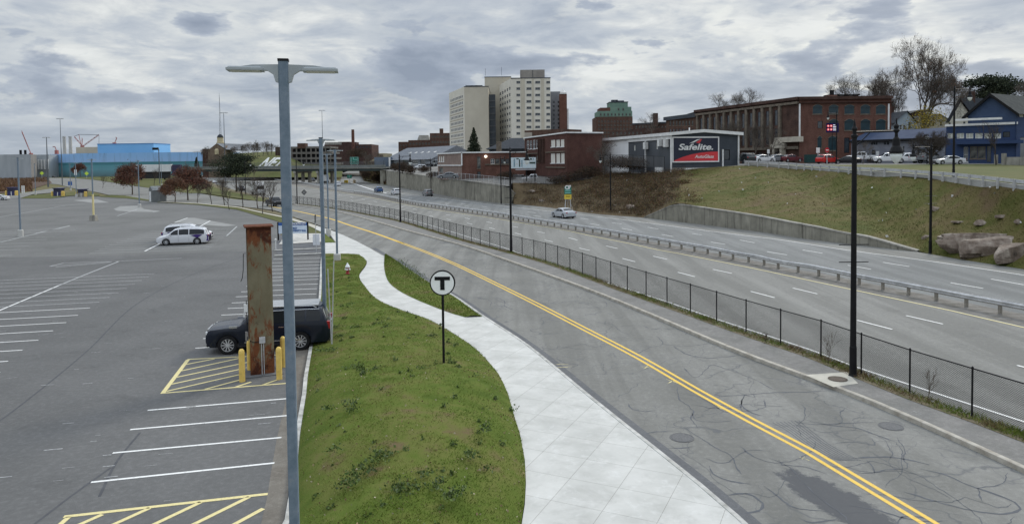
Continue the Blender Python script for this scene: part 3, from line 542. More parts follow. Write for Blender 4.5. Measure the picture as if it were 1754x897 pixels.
for x, y, xr_ in [(153, 434, 346), (162, 430, 352), (170, 427, 345), (180, 423.5, 345), (187, 419.5, 340), (200, 416, 340), (208, 412.5, 335), (218, 409, 330), (228, 405.5, 400), (238, 402, 405), (248, 398.5, 410), (258, 395.5, 408)]: a = G(x, y, Z); strip(mf, [a, a+du*10.8], .12, Z)
for a in [(0, 415, 120, 386), (0, 371.6, 111, 352), (111, 352, 167, 346.5), (61, 399.5, 120, 387), (200, 370, 235, 358.5), (388, 404, 406, 387.5)]: pline(mf, [a[:2], a[2:]], .16, Z)
for a in [(248, 430, 273, 417.5), (340, 389, 360, 378), (299, 381, 321, 373), (262, 363, 273, 361.5), (205, 353, 238, 352.5)]: pline(mw, [a[:2], a[2:]], .16, Z)
for a in [(85, 456, 205, 447), (205, 447, 311, 442), (85, 456, 110, 450), (110, 450, 205, 447.5), (95, 457.5, 190, 449)]: pline(mf, [a[:2], a[2:]], .13, Z)
for a in [(109, 884, 458.6, 845), (118, 884, 72, 925), (175.5, 880, 85, 920), (256.6, 869, 140, 922), (344, 859, 205, 925), (427, 850, 285, 920), (451, 870, 350, 925)]: pline(my, [a[:2], a[2:]], .13, Z)
for a in [(321, 615, 490, 606.5), (275, 673, 507, 654.6), (317, 624, 367.5, 614), (309.6, 634.8, 410.6, 613), (300, 646, 424, 620), (291, 658, 424, 629), (285, 669.5, 432, 636), (351, 666, 440, 642.4), (404, 662, 430, 653.6), (450, 658.6, 480, 648)]: pline(my, [a[:2], a[2:]], .11, Z)
pline(my, [(322, 615.5), (279, 672.5)], .16, Z+.001)
for _ in range(70):  # paint scuffs
    x, y = rng.uniform(-12, 470), rng.uniform(455, 880); a = G(x, y, Z)
    if a.x < -8.2: strip(mf, [a, a+du*rng.uniform(.12, .5)], rng.uniform(.01, .05), Z)
struct(mw.build('parking_lot_white_lines', M_white)); struct(my.build('parking_lot_yellow_lines', M_yelf)); struct(mf.build('parking_lot_faded_lines', M_whitef))
# ------------------------------------------------------------------ hillside on the right
hb = [G(880, 349.5), G(937, 355), G(1014, 365.5), G(1060, 369.5), G(1104, 373)]
for x, yb, z in ((1156, 378, 2.3), (1215, 385.5, 2.1), (1300, 396, 1.75), (1400, 411.5, 1.35), (1489, 421, .85), (1570, 431, .08)): p = G(x, yb); hb.append(Vector((p.x*1.004, p.y*1.004, z)))
hb += [G(1640, 443), G(1754, 461), G(1900, 487), G(2300, 560)]
ht = [A(878, 313, 150), A(950, 315, 148), A(1012, 306, 143), A(1050, 297, 140), A(1100, 297, 134), A(1150, 293, 126), A(1205, 288, 124.5), A(1262, 284, 122), A(1310, 284.5, 116), G(1351, 287, 6.9), G(1419, 293.5, 6.5), G(1500, 298, 6.3), G(1633, 309, 5.9), G(1754, 325, 5.5), G(1950, 350, 5.0)]
NB = 220; HB, HT = resample(smoothline(hb, 2), NB), resample(smoothline(ht, 2), NB)
# keep bottom/top matched by fraction of the control index
def param(pts, n):
    out = []; P = [2*pts[0]-pts[1]]+list(pts)+[2*pts[-1]-pts[-2]]
    for k in range(n):
        s_ = k/(n-1)*(len(pts)-1); i = min(int(s_), len(pts)-2); t = s_-i; a, b, c, d = P[i:i+4]
        out.append(.5*((2*b)+(c-a)*t+(2*a-5*b+4*c-d)*t*t+(3*b-a-3*c+d)*t**3))
    return out
HB, HT = param(hb, NB), param(ht, NB)
def hill_pt(s_, v):
    k = s_*(NB-1); i = min(int(k), NB-2); t = k-i; b = HB[i].lerp(HB[i+1], t); c = HT[i].lerp(HT[i+1], t); p = b.lerp(c, v)
    e = math.sin(math.pi*min(max(v, 0), 1)); p.z += e*(.22*noise2(p.x, p.y, .35)+.12*noise2(p.x, p.y, .9)+.05*noise2(p.y, p.x, 2.3))+.25*e*(v-.3); return p
mb = MB(); mb.grid([[hill_pt(i/(NB-1), v/26) for i in range(NB)] for v in range(27)]); struct(mb.build('hillside', M_hill, smooth=True))
# upper ground behind the crest and behind the long retaining wall
wt = [A(640, 286, 300), Vector((*G(662, 317).xy, 5.6)), Vector((*G(720, 326.5).xy, 4.75)), Vector((*G(800, 342).xy, 4.2)), Vector((*G(872, 349.3).xy, 3.5))]
row0 = wt+[Vector((A(878, 313, 150).x, 150, 3.9))]+ht[1:]
def outw(p, Y, z):
    s_ = Y/p.y; return Vector((p.x*s_, Y, z))
rows = [row0]
yA = [max(p.y+12, 158 if i < 9 else 128) for i, p in enumerate(row0)]; zA = [max(p.z, z) for p, z in zip(row0, [5.8, 5.5, 5, 4.6, 4.5, 4.6, 5., 5.5, 5.7, 6.3, 6.9, 7.1]+[7.2]*20)]
rows.append([outw(p, y, z) for p, y, z in zip(row0, yA, zA)])
rows.append([outw(p, max(y+60, 240), max(z, 7.3)) for p, y, z in zip(row0, yA, zA)]); rows.append([outw(p, 900, 8.0) for p in row0])
mb = MB(); mb.grid(rows); struct(mb.build('upper_ground', M_side))
mb = MB(); idx = [i for i, p in enumerate(row0) if p.x/p.y > .36]
fr = [row0[i] for i in idx]; mb.grid([[Vector((p.x*1.0, p.y*1.0, p.z+.05)) if False else (p+(q-p)*.09+Vector((0, 0, .05))) for p, q in zip(fr, [rows[1][i] for i in idx])], [p+(q-p)*.45+Vector((0, 0, .12)) for p, q in zip(fr, [rows[1][i] for i in idx])], [p+(q-p)*.82+Vector((0, 0, .05)) for p, q in zip(fr, [rows[1][i] for i in idx])]])
struct(mb.build('upper_lawn', M_lawn2, smooth=True))
# green bank beyond the overpass
mb = MB(); bb = [A(x, 303.5, 372+abs(x-480)*.1) for x in (396, 404, 420, 460, 500, 540, 580, 586)]; tt = [A(x, y, 425) for x, y in ((396, 272), (404, 271.5), (420, 270), (460, 267.5), (492, 267.5), (520, 281), (580, 284), (586, 285))]
NETB, NETT = bb, tt
mb.grid([bb, [a.lerp(b, .5)+Vector((0, 0, .5)) for a, b in zip(bb, tt)], tt, [p*1.5 for p in tt]]); struct(mb.build('grass_bank', M_lawn2, smooth=True))
mb = MB(); bb = [A(588, 296, 500), A(596, 293, 520), A(615, 292, 540), A(622, 306, 350), A(640, 311, 320), A(662, 316.5, 278)]; tt = [A(x, y, Y) for x, y, Y in ((575, 277, 480), (600, 277, 500), (622, 279, 480), (640, 281, 420), (660, 283, 380), (672, 288, 330))]
mb.grid([bb, tt, [Vector((p.x*1.3, p.y*1.3, p.z+8)) for p in tt]]); struct(mb.build('scrub_bank', M_verge, smooth=True))
# ------------------------------------------------------------------ retaining walls
def thick_wall(name, label, cat, base, tops, cap=.3, m=None, th=.45, capname='coping'):
    """base pts (z=0), tops = heights; thickness away from the viewer"""
    r = thing(name, label, cat, base[0]); mb, cp = MB(), MB(); n = len(base)
    bk = []
    for i, p in enumerate(base): t = base[min(i+1, n-1)]-base[max(i-1, 0)]; q = Vector((-t.y, t.x, 0)).normalized(); bk.append(q if q.dot(Vector((p.x, p.y, 0))) > 0 else -q)
    z = lambda p, h, o=0, i=0: p+bk[i]*o+Vector((0, 0, h))
    mb.grid([[z(p, -.3, 0, i) for i, p in enumerate(base)], [z(p, tops[i]-cap, 0, i) for i, p in enumerate(base)]]); mb.grid([[z(p, -.3, th, i) for i, p in enumerate(base)], [z(p, tops[i]-cap, th, i) for i, p in enumerate(base)]])
    o = -.07; rr = [[z(p, tops[i]-cap, o, i) for i, p in enumerate(base)], [z(p, tops[i], o, i) for i, p in enumerate(base)], [z(p, tops[i], th+.05, i) for i, p in enumerate(base)], [z(p, tops[i]-cap, th+.05, i) for i, p in enumerate(base)]]
    cp.grid(rr+[rr[0]]); mb.build('wall_face', m or M_cwall, r); cp.build(capname, M_cwall2, r)
    jt = MB()
    for i in range(2, n-1, 3):
        jt.tube([z(base[i], .02, -.004, i), z(base[i], tops[i]-cap-.02, -.004, i)], .018, 4)
    jt.build('joint', mat('dark_joint', (.06, .058, .05), (.09, .085, .075)), r); return r
b1 = [G(662, 317), G(690, 321.5), G(720, 326.8), G(745, 331.5), G(770, 336), G(800, 341.6), G(835, 345.5), G(872, 349.3), G(890, 346)]
thick_wall('retaining_wall', 'long water-stained concrete retaining wall below the brick buildings', 'retaining wall', resample(b1, 26), [float(np.interp(k/25, [0, .5, .8, .95, 1], [5.7, 4.7, 4.3, 3.7, .9])) for k in range(26)])
b2px = [(1104, 373, .15), (1128, 375, 1.2), (1156, 378, 2.35), (1185, 381.5, 2.3), (1215, 385.5, 2.15), (1258, 391, 2.0), (1300, 396, 1.8), (1350, 404.5, 1.6), (1400, 411.5, 1.4), (1445, 416.5, 1.1), (1489, 421, .9), (1530, 426.5, .5), (1572, 431, .12)]
b2 = [G(x, y) for x, y, z in b2px]; t_ = np.linspace(0, 1, 25); bb2 = resample(b2, 25)
D = np.r_[0, np.cumsum([(b2[i+1]-b2[i]).length for i in range(12)])]; D /= D[-1]
thick_wall('retaining_wall', 'low panelled concrete wall tapering at both ends under the grassy slope', 'retaining wall', bb2, [float(np.interp(k, D, [q[2] for q in b2px])) for k in t_], cap=.14)
# ------------------------------------------------------------------ chain-link fences
def link_mat(name, cell=.05, th=.15, col=(.022, .022, .024), dens=None):
    m = mat(name, col, col); n, l, p = nodes_of(m); uv = n.new('ShaderNodeUVMap').outputs[0]; sp = n.new('ShaderNodeSeparateXYZ'); l.new(uv, sp.inputs[0])
    a = mth('FRACT', mth('MULTIPLY', mth('ADD', sp.outputs[0], sp.outputs[1], None, n, l), 1/cell/1.4, None, n, l), None, None, n, l); b = mth('FRACT', mth('MULTIPLY', mth('SUBTRACT', sp.outputs[0], sp.outputs[1], None, n, l), 1/cell/1.4, None, n, l), None, None, n, l)
    al = mth('MAXIMUM', mth('LESS_THAN', a, th, None, n, l), mth('LESS_THAN', b, th, None, n, l), None, n, l); l.new(al, p.inputs['Alpha']); return m
M_link = link_mat('black_chain_link'); M_link2 = link_mat('grey_chain_link', .11, .18, (.13, .13, .13))
def fence(name, label, pts, zs, h, sp, mpost, mlink, pr=.03, group=None, maxp=99):
    """pts ground polyline"""
    r = thing(name, label, 'fence', pts[0], group=group); base = resample([Vector((p.x, p.y, zs[i] if not isinstance(zs, (int, float)) else zs)) for i, p in enumerate(pts)], step=sp)
    rl = MB(); rl.tube([p+Vector((0, 0, h)) for p in base], pr*.75, 6); rl.build('top_rail', mpost, r)
    mb = MB(); mb.grid([[p+Vector((0, 0, .03)) for p in base], [p+Vector((0, 0, h)) for p in base]]); o = mb.build('chain_link_mesh', mlink, r); me = o.data; uv = me.uv_layers.new(name='UVMap')
    d = [0];  n = len(base)
    for i in range(1, n): d.append(d[-1]+(base[i]-base[i-1]).length)
    for lp in me.loops: i = lp.vertex_index; uv.data[lp.index].uv = (d[i % n], h if i >= n else 0)
    for k, p in enumerate(base[:maxp]):
        pb = MB(); pb.tube([(0, 0, -.15), (0, 0, h+.02)], pr, 7); pb.lathe((0, 0, h+.01), [(pr*1.25, 0), (pr*1.2, .03), (.008, .06)], 7)
        if k == 0: proto = pb.build('post', mpost, r, world=False, loc=p-r.location)
        else: q = proto.copy(); S.collection.objects.link(q); q.location = p-r.location
    return r
fr_ = [p for p in L_fence if p.y < 152][::-1]; i0 = next(i for i, p in enumerate(L_fence) if p.y > 9)
ff = [p for p in L_fence[i0:] if p.y < 152]
FN = fence('chain_link_fence', 'long black chain-link fence between the service road and the highway', ff, .11, 1.55, 2.35, M_blackp, M_link)
mb = MB(); fb = resample([Vector((p.x, p.y, .11)) for p in ff], step=2.35)
for k in (33, 34): pass
f2 = [Vector((*G(740, 334.5).xy, 4.5)), Vector((*G(800, 341.6).xy, 4.2)), Vector((*G(872, 349.3).xy, 3.6))]; f2 = [p+Vector((.3, .5, 0)) for p in f2]
fence('chain_link_fence', 'grey chain-link fence on top of the stained retaining wall', f2, [p.z for p in f2], 1.5, 2.6, M_galv, M_link2, .03)
f3 = [A(1034, 281, 136), A(1070, 281, 132), A(1105, 283, 128.5), A(1138, 285, 125)]; fence('chain_link_fence', 'rusty chain-link fence above the brown scrub beside the metal building', f3, [p.z-.3 for p in f3], 2.0, 2.4, M_blackp, M_link2, .035)
f4 = [A(878, 311, 149.5), A(905, 312, 149), A(950, 313.5, 147), A(1008, 306, 143)]; fence('chain_link_fence', 'dark sagging fence along the yard edge below the two-storey brick school', f4, [p.z-.1 for p in f4], 1.5, 2.4, M_blackp, M_link2, .035)
# ------------------------------------------------------------------ guardrails
def guardrail(name, label, pts, sp, h, double, nmax, m, postm, hbeam=.31):
    r = thing(name, label, 'guardrail', pts[0]); P = resample(pts, step=sp/2)
    prof = [(.0, 0), (.03, .03), (.075, .07), (.075, .11), (.03, .145), (.03, .165), (.075, .20), (.075, .24), (.03, .28), (0, .31)]
    for sgn in ((1, -1) if double else (1,)):
        mb = MB(); rows = [[q+Vector((0, 0, h-.31+z)) for q in offset(P, sgn*(.10+d))] for d, z in prof]; rows += [[q+Vector((0, 0, h)) for q in offset(P, sgn*.09)], [q+Vector((0, 0, h-.31)) for q in offset(P, sgn*.09)]]; mb.grid(rows); mb.build('rail_beam', m, r)
    proto = None
    for k, p in enumerate(P[::2][:nmax]):
        t = P[min(2*k+1, len(P)-1)]-P[max(2*k-1, 0)]; a = math.atan2(t.y, t.x)
        if proto is None: pb = MB(); pb.box((0, 0, -.2), (.13, .16, h+.17)); proto = pb.build('post', postm, r, world=False); q = proto
        else: q = proto.copy(); S.collection.objects.link(q)
        q.location = p-r.location; q.rotation_euler = (0, 0, a)
    return r
guardrail('guardrail', 'long double-sided steel guardrail in the highway median', [p for p in L_rail if p.y > 22], 1.9, .74, True, 99, M_rail, mat('timber_post', (.22, .20, .17), (.30, .28, .24), scale=6))
crest = smoothline([G(1275, 282.6, 7.3), G(1310, 284.8, 7.1), G(1351, 287.2, 6.9), G(1419, 293.5, 6.5), G(1500, 298.5, 6.3), G(1560, 303, 6.1), G(1633, 309.5, 5.9), G(1754, 325, 5.5), G(1950, 350, 5.0)], 1.2)
crest = [p+Vector((0, 0, .0)) for p in crest][::-1]
guardrail('guardrail', 'steel guardrail along the upper street at the top of the grassy slope', crest, 2.6, .78, False, 60, M_galv, M_rail)
mb = MB(); cb = offset(crest, .35 if (crest[1]-crest[0]).y > 0 else -.35)
cc = [p*1.006 for p in crest]; r = thing('barrier_wall', 'low pale concrete kerb wall behind the upper street guardrail', 'barrier', cc[0])
mb = MB(); mb.grid([[p+Vector((0, 0, z-(0))) for p in l_] for l_, z in ((cc, -.4), (cc, .30), ([p*1.003 for p in cc], .31), ([p*1.003 for p in cc], -.3))]); mb.build('wall_face', mat('light_concrete', (.30, .30, .285), (.37, .37, .355), scale=.6), r)
# ------------------------------------------------------------------ windows and buildings
WIN = {}
def window(parent, P, rz, w, h, style, name='window'):
    key = (round(w, 2), round(h, 2), style)
    fm, gm, nx, nz_, sill = {'dark': (M_black, M_glass, 1, 1, 0), 'white': (M_wtrim, M_glass, 2, 2, 1), 'blind': (M_wtrim, mat('white_blind', (.60, .58, .52), (.68, .66, .60), scale=.7), 2, 1, 1), 'arch': (M_stone, M_glassb, 1, 1, 1), 'tall': (mat('dark_frame', (.05, .05, .05), (.07, .07, .07)), M_glass, 2, 3, 0), 'shade': (M_stone, mat('half_shade', (.03, .035, .04), (.22, .22, .20), scale=.5), 1, 1, 1), 'teal': (M_wtrim, mat('lit_office_window', (.40, .41, .36), (.52, .52, .46), scale=.7), 2, 1, 0), 'pane': (mat('alu_frame', (.22, .23, .23), (.28, .29, .29)), M_glass, 2, 1, 1), 'small': (M_wtrim, mat('small_pane', (.05, .055, .06), (.09, .095, .10)), 1, 2, 0)}[style]
    if key not in WIN:
        mb = MB(); t = min(.09, w*.08); f = .08
        mb.mi = 0
        for x0, x1, z0, z1 in ((0, w, 0, t), (0, w, h-t, h), (0, t, t, h-t), (w-t, w, t, h-t)): mb.bx(x0, x1, f, f+.07, z0, z1)
        for i in range(1, nx): mb.bx(w*i/nx-t*.4, w*i/nx+t*.4, f+.005, f+.065, t, h-t)
        for i in range(1, nz_): mb.bx(t, w-t, f+.01, f+.06, h*i/nz_-t*.4, h*i/nz_+t*.4)
        if sill: mb.bx(-.08, w+.08, -.09, .04, -.14, -.004)
        mb.mi = 1; mb.bx(t*.5, w-t*.5, f+.04, f+.055, t*.5, h-t*.5)
        if style == 'arch':
            n_ = 10; pts = [(w*k/n_, h+.02+.45*math.sin(math.pi*k/n_)) for k in range(n_+1)]; mb.prism([(0, h-.1)]+pts[1:-1]+[(w, h-.1)], (0, -.03, 0), (1, 0, 0), (0, 0, 1), (0, 1, 0), .02); mb.mi = 0; mb.tube([(w*k/n_, -.03, h+.02+.48*math.sin(math.pi*k/n_)) for k in range(n_+1)], .07, 4)
            mb.mi = 0
        o = mb.build(name, [fm, gm], parent, world=False); WIN[key] = o
    else: o = WIN[key].copy(); S.collection.objects.link(o); o.name = name; o.parent = parent
    o.location = Vector(P)-origin(parent); o.rotation_euler = (0, 0, rz); return o
def islands(mb):
    par = list(range(len(mb.v)))
    def f(i):
        while par[i] != i: par[i] = par[par[i]]; i = par[i]
        return i
    for fc in mb.f:
        for i in fc[1:]: par[f(i)] = f(fc[0])
    out = {}
    for fc in mb.f: out.setdefault(f(fc[0]), []).append(fc)
    res = []
    for fs in out.values():
        q = MB(); ids = sorted({i for fc in fs for i in fc}); mp = {i: k for k, i in enumerate(ids)}; q.v = [mb.v[i] for i in ids]; q.f = [tuple(mp[i] for i in fc) for fc in fs]; q.m = [0]*len(q.f); res.append(q)
    return res
class Bd:
    def __init__(s, name, label, loc, cat='building'): s.r = thing(name, label, cat, loc); s.w = {}
    def mb(s, m): return s.w.setdefault(m.name, (MB(), m))[0]
    def fac(s, a, b, z0, z1, m, px=(), style='dark', size=None, **kw):
        """px: window rects in photo pixels (x0,y0,x1,y1); or metres when kw met"""
        ops = []; L = math.hypot(b[0]-a[0], b[1]-a[1]); rz = math.atan2(b[1]-a[1], b[0]-a[0])
        for q in px:
            st = q[4] if len(q) > 4 else style
            if kw.get('met'): o = [*q[:4]]
            else:
                u0, zt = pl(a, b, q[0], q[1]); u1, zb = pl(a, b, q[2], q[3]); o = [min(u0, u1), max(u0, u1), min(zt, zb), max(zt, zb)]
            if size: cx, cz = (o[0]+o[1])/2, (o[2]+o[3])/2; o = [cx-size[0]/2, cx+size[0]/2, cz-size[1]/2, cz+size[1]/2]
            o[0] = max(.05, o[0]); o[1] = min(L-.05, o[1]); o[2] = max(z0+.02, o[2]); o[3] = min(z1-.05, o[3])
            if o[1]-o[0] < .15 or o[3]-o[2] < .15: continue
            ops.append(o); window(s.r, (a[0]+math.cos(rz)*o[0], a[1]+math.sin(rz)*o[0], o[2]), rz, o[1]-o[0], o[3]-o[2], st, 'door' if st == 'door' else 'window')
        s.mb(m).wall(a, b, z0, z1, ops)
    def box(s, a, b, dep, z0, z1, m, roof=None, px=(), style='dark', spx=(), cornice=None, par=.0, leftwall=True, size=None):
        """front a->b, depth dep; back and side walls, flat roof"""
        L = math.hypot(b[0]-a[0], b[1]-a[1]); ux, uy = (b[0]-a[0])/L, (b[1]-a[1])/L; nx, ny = -uy, ux
        c = (b[0]+nx*dep, b[1]+ny*dep); d = (a[0]+nx*dep, a[1]+ny*dep)
        s.fac(a, b, z0, z1, m, px, style, size)
        for p, q in ((b, c), (c, d), (d, a)): s.mb(m).wall(p, q, z0, z1)
        s.mb(roof or M_gravel).add([(*a[:2], z1-.3), (*b[:2], z1-.3), (*c, z1-.3), (*d, z1-.3)], [(0, 1, 2, 3)])
        if cornice:
            cm, ch, co_ = cornice; P = [Vector((*q[:2], 0)) for q in (a, b, c, d)]; ctr = sum(P, Vector())/4
            mb = s.mb(cm)
            for i in range(4):
                p, q = P[i], P[(i+1) % 4]; t = (q-p).normalized(); o = Vector((t.y, -t.x, 0))*co_; e = t*co_
                mb.add([p-e+o+Vector((0, 0, z1-ch)), q+e+o+Vector((0, 0, z1-ch)), q+e+o+Vector((0, 0, z1+.12)), p-e+o+Vector((0, 0, z1+.12)), q-o+Vector((0, 0, z1+.12)), p-o+Vector((0, 0, z1+.12)), p-o+Vector((0, 0, z1-ch)), q-o+Vector((0, 0, z1-ch))], [(0, 1, 2, 3), (3, 2, 4, 5), (0, 1, 7, 6)])
        return c, d
    def done(s, names={}):
        for k, (mb, m) in s.w.items():
            nm = names.get(k, 'wall')
            if nm in ('downpipe', 'roof_plant', 'air_conditioner', 'chimney', 'column', 'stone_pilaster', 'pilaster', 'stair_landing', 'spandrel', 'stone_band'):
                for q in islands(mb): q.build(nm, m, s.r)
            else: mb.build(nm, m, s.r)
        return s.r
def P2(x, Y, y=280): p = A(x, y, Y); return (p.x, p.y)
def rep(x0, x1, y0, y1, nx, ny, w, h, st=None): return [(x0+(x1-x0)*i/max(nx-1, 1)-w/2, y0+(y1-y0)*j/max(ny-1, 1)-h/2, x0+(x1-x0)*i/max(nx-1, 1)+w/2, y0+(y1-y0)*j/max(ny-1, 1)+h/2)+((st,) if st else ()) for i in range(nx) for j in range(ny)]
# --- apartment tower
a, b = P2(877, 322), P2(944, 322); ztop = 46.0
T = Bd('apartment_tower', 'tall cream and beige apartment tower with rows of paired windows', (*a, 5))
rows_ = [141+10.93*k for k in range(12)]
wp = [(x-w/2, y-1.9, x+w/2, y+1.9) for x, w in ((887.8, 6.5), (906, 8.4), (921, 8.4), (939, 6.5)) for y in rows_]
T.box(a, b, 17, 3, ztop, M_cream, px=wp, style='pane', cornice=(M_dgrey, .25, .15))
# vertical beige stripes on the front
for x0, x1 in ((893.5, 900), (912.5, 915.5), (928, 933)):
    p, q = P2(x0, 321.88), P2(x1, 321.88); T.mb(M_beige).box(((p[0]+q[0])/2, p[1]-.03, 3), (q[0]-p[0], .12, ztop-3.4))
c = P2(849.5, 362); T.fac(c, a, 3, ztop-.01, M_cream, px=[(x-1.25, y0+(877-x)*dy-2.0, x+1.25, y0+(877-x)*dy+2.0) for x in (853, 857, 861, 865, 869, 873) for k in range(10) for y0, dy in ((149.5+10.93*k, (.58-.108*k*.55)),)], style='small')
cc_ = P2(838, 327); dd_ = P2(797, 327)
zl = 43; T.box(dd_, cc_, 30, 3, zl, M_beige, cornice=(M_dgrey, .2, .12)); e = P2(771, 357)
T.fac(e, dd_, 3, zl-.01, M_cream)
for k in range(11):  # window bands on the narrow side
    y0 = 171.5+10.2*k; ux = ((dd_[0]-e[0]), (dd_[1]-e[1])); L = math.hypot(*ux); rz = math.atan2(ux[1], ux[0]); zc = zl-4.2-2.93*k
    for j in range(9): u = 2.6+j*(L-5.2)/9+.6; window(T.r, (e[0]+ux[0]/L*u+.14*ux[1]/L, e[1]+ux[1]/L*u-.14*ux[0]/L, zc-.6), rz, 1.9, 1.3, 'small')
mb = T.mb(mat('brown_spandrel', (.30, .25, .19), (.36, .31, .24), scale=.3))
for k in range(11):
    zc = zl-5.6-2.93*k; mb.box((e[0]+ux[0]/2+.03*ux[1]/L, e[1]+ux[1]/2-.03*ux[0]/L, zc-.15), (L*.86, .12, .28), rz)
f_, g_ = P2(838, 335), P2(850, 335); M_st = mat('dark_stair_glass', (.03, .04, .052), (.05, .062, .078), scale=.5, rough=.3)
T.mb(M_st).wall(f_, g_, 3, 40)
for k in range(12): p = P2(844, 334.8); T.mb(mat('stair_slab', (.11, .12, .13), (.15, .16, .17))).box((p[0], p[1], 4.5+2.93*k), (3.1, .3, .5))
h_, i_ = P2(832, 350), P2(877, 350); T.box(h_, i_, 14, 3, 50, M_beige, cornice=(M_dgrey, .2, .1))
j_, k_ = P2(893, 327), P2(934.5, 327); T.box(j_, k_, 9, 45, 50.3, mat('penthouse_grey', (.24, .22, .20), (.30, .28, .25), scale=.3)); p = P2(914, 326.9); T.mb(M_dgrey).box((p[0], p[1]-.02, 45.6), (.14, .15, 4.5))
for x in (806, 815, 822): p = P2(x, 335); T.mb(M_dgrey).box((p[0], p[1], 43), (3.5, 3, 1.2))
for x, Y, zz_, hh in ((833.5, 345, 50, 3.5), (861, 345, 50, 4.), (800, 333, 43, 1.5)): p = P2(x, Y); T.mb(M_dgrey).tube([(p[0], p[1], zz_), (p[0], p[1], zz_+hh)], .07, 5)
T.done({'dark_stair_glass': 'stair_glazing', 'penthouse_grey': 'penthouse', 'window_band': 'window_band', 'flat_roof_felt': 'roof', 'charcoal_siding': 'roof_edge', 'brown_spandrel': 'spandrel', 'stair_slab': 'stair_landing'})
# --- grey block and brick tower right of it
a, b = P2(944, 338), P2(961, 338); B = Bd('office_block', 'grey glass-fronted block tucked behind the cream tower', (*a, 5))
z1 = A(950, 157, 338).z; B.box(a, b, 12, 3, z1, mat('grey_cladding', (.17, .18, .20), (.22, .23, .25), scale=.3), px=rep(948.5, 957, 175, 226, 2, 8, 3.4, 3.6), style='dark'); B.done({'grey_cladding': 'wall', 'flat_roof_felt': 'roof'})
a, b = P2(959.5, 331), P2(972, 331); B = Bd('brick_tower', 'slim red brick stair tower with a white pyramid cap', (*a, 5)); z1 = A(965, 161, 331).z; B.box(a, b, 3.5, 3, z1, M_br1)
p = P2(965.5, 332.6); B.mb(M_wtrim).box((p[0], p[1], z1-.25), (2.9, 3.2, 1.0)); B.mb(M_wtrim).lathe((p[0], p[1], z1+.7), [(1.3, 0), (.15, 1.6)], 8); q = P2(973.5, 332); B.mb(M_wtrim).box((q[0], q[1]+1, 3), (.7, 2, A(970, 186, 331).z-3)); B.done({'white_trim': 'cap', 'flat_roof_felt': 'roof'})
# --- two-storey brick school
a, b, c = P2(899, 176), P2(971, 145), P2(1032, 148.6); zb, zt = 4.6, 14.1
B = Bd('brick_school', 'two-storey red brick school with white-framed window bands', (*b, zb))
wp = [(943.5, 240, 951, 251.5, 'blind'), (952.5, 239.5, 959, 251.2, 'blind'), (960, 239, 966.5, 251, 'blind'), (943, 263, 951, 279.5, 'blind'), (952.5, 263, 959.5, 279.3, 'blind'), (960.5, 262.5, 967, 279.3, 'blind'),
      (902, 241, 906, 255, 'white'), (907, 241, 911, 255, 'white'), (912.5, 240, 917, 255, 'white'), (918, 240, 922.5, 254, 'white'), (904, 267, 910, 279, 'shade'), (911.5, 267, 917, 279, 'shade'), (918.5, 266, 923, 279, 'shade')]
B.fac(a, b, zb, zt, M_br2, px=wp); B.fac(b, c, zb, zt, M_br2)
d = P2(1010, 188); B.mb(M_gravel).add([(*a, zt-.1), (*b, zt-.1), (*c, zt-.1), (*d, zt-.1)], [(0, 1, 2, 3)])
e = P2(1000, 192); B.mb(M_br2).wall(c, e, zb, zt); B.mb(M_br2).wall(e, a, zb, zt)
for p, q in ((a, b), (b, c)):
    L = math.hypot(q[0]-p[0], q[1]-p[1]); rz = math.atan2(q[1]-p[1], q[0]-p[0]); ox, oy = math.sin(rz)*.1, -math.cos(rz)*.1
    B.mb(M_wtrim).box(((p[0]+q[0])/2+ox, (p[1]+q[1])/2+oy, zt-.1), (L+.25, .3, .28), rz)
    if p is a:
        for u0, u1, z_ in ((.0, .37, 10.1), (.0, .37, 8.6), (.56, .97, 10.2), (.56, .97, 6.9)): m_ = (u0+u1)/2; B.mb(M_stone).box((p[0]+(q[0]-p[0])*m_+ox, p[1]+(q[1]-p[1])*m_+oy, z_), (L*(u1-u0), .25, .22), rz)
        for u in (.40, .44, .48, .52): B.mb(M_br4).box((p[0]+(q[0]-p[0])*u+ox*2, p[1]+(q[1]-p[1])*u+oy*2, 8), (.35, .5, 5.4), rz)
a2, b2_ = P2(899, 190), P2(962, 182); B.box(a2, b2_, 9, 10, 8.3+(277-224)/1216*190, M_br3); B.mb(mat('beige_block', (.36, .32, .27), (.42, .38, .32))).box((a2[0]+1, a2[1]-1, 11), (2, 2, 5))
B.done({'white_trim': 'roof_trim', 'tan_stone_trim': 'stone_band', 'flat_roof_felt': 'roof', 'sooty_brick': 'pilaster'})
# --- one-storey brick building
a, b, c = P2(750, 185), P2(791, 166), P2(900, 166); zb, zt = 4.0, 10.7
B = Bd('brick_warehouse', 'low flat-roofed red brick building above the stained wall', (*b, zb)); B.fac(b, c, zb, zt, M_br1, px=[(840.5, 272, 847, 280.5, 'white'), (848, 272, 856, 280.5, 'shade'), (858, 272, 864.5, 280.5, 'dark'), (866, 272, 872, 280.5, 'dark'), (817, 268, 823.5, 288.5, 'shade'), (817.5, 294, 823.5, 305, 'dark')])
B.fac(a, b, zb, zt, mat('pinkish_panel', (.20, .15, .13), (.26, .20, .17), scale=.6), px=[(751.5, 268, 754, 277, 'blind'), (755, 268, 757.5, 277, 'blind'), (758.3, 267.5, 760.8, 277, 'blind'), (752, 287, 759, 296, 'shade')])
B.mb(M_gravel).add([(*a, zt-.2), (*b, zt-.2), (*c, zt-.2), (c[0], c[1]+25, zt-.2), (a[0], a[1]+8, zt-.2)], [(0, 1, 2, 3, 4)])
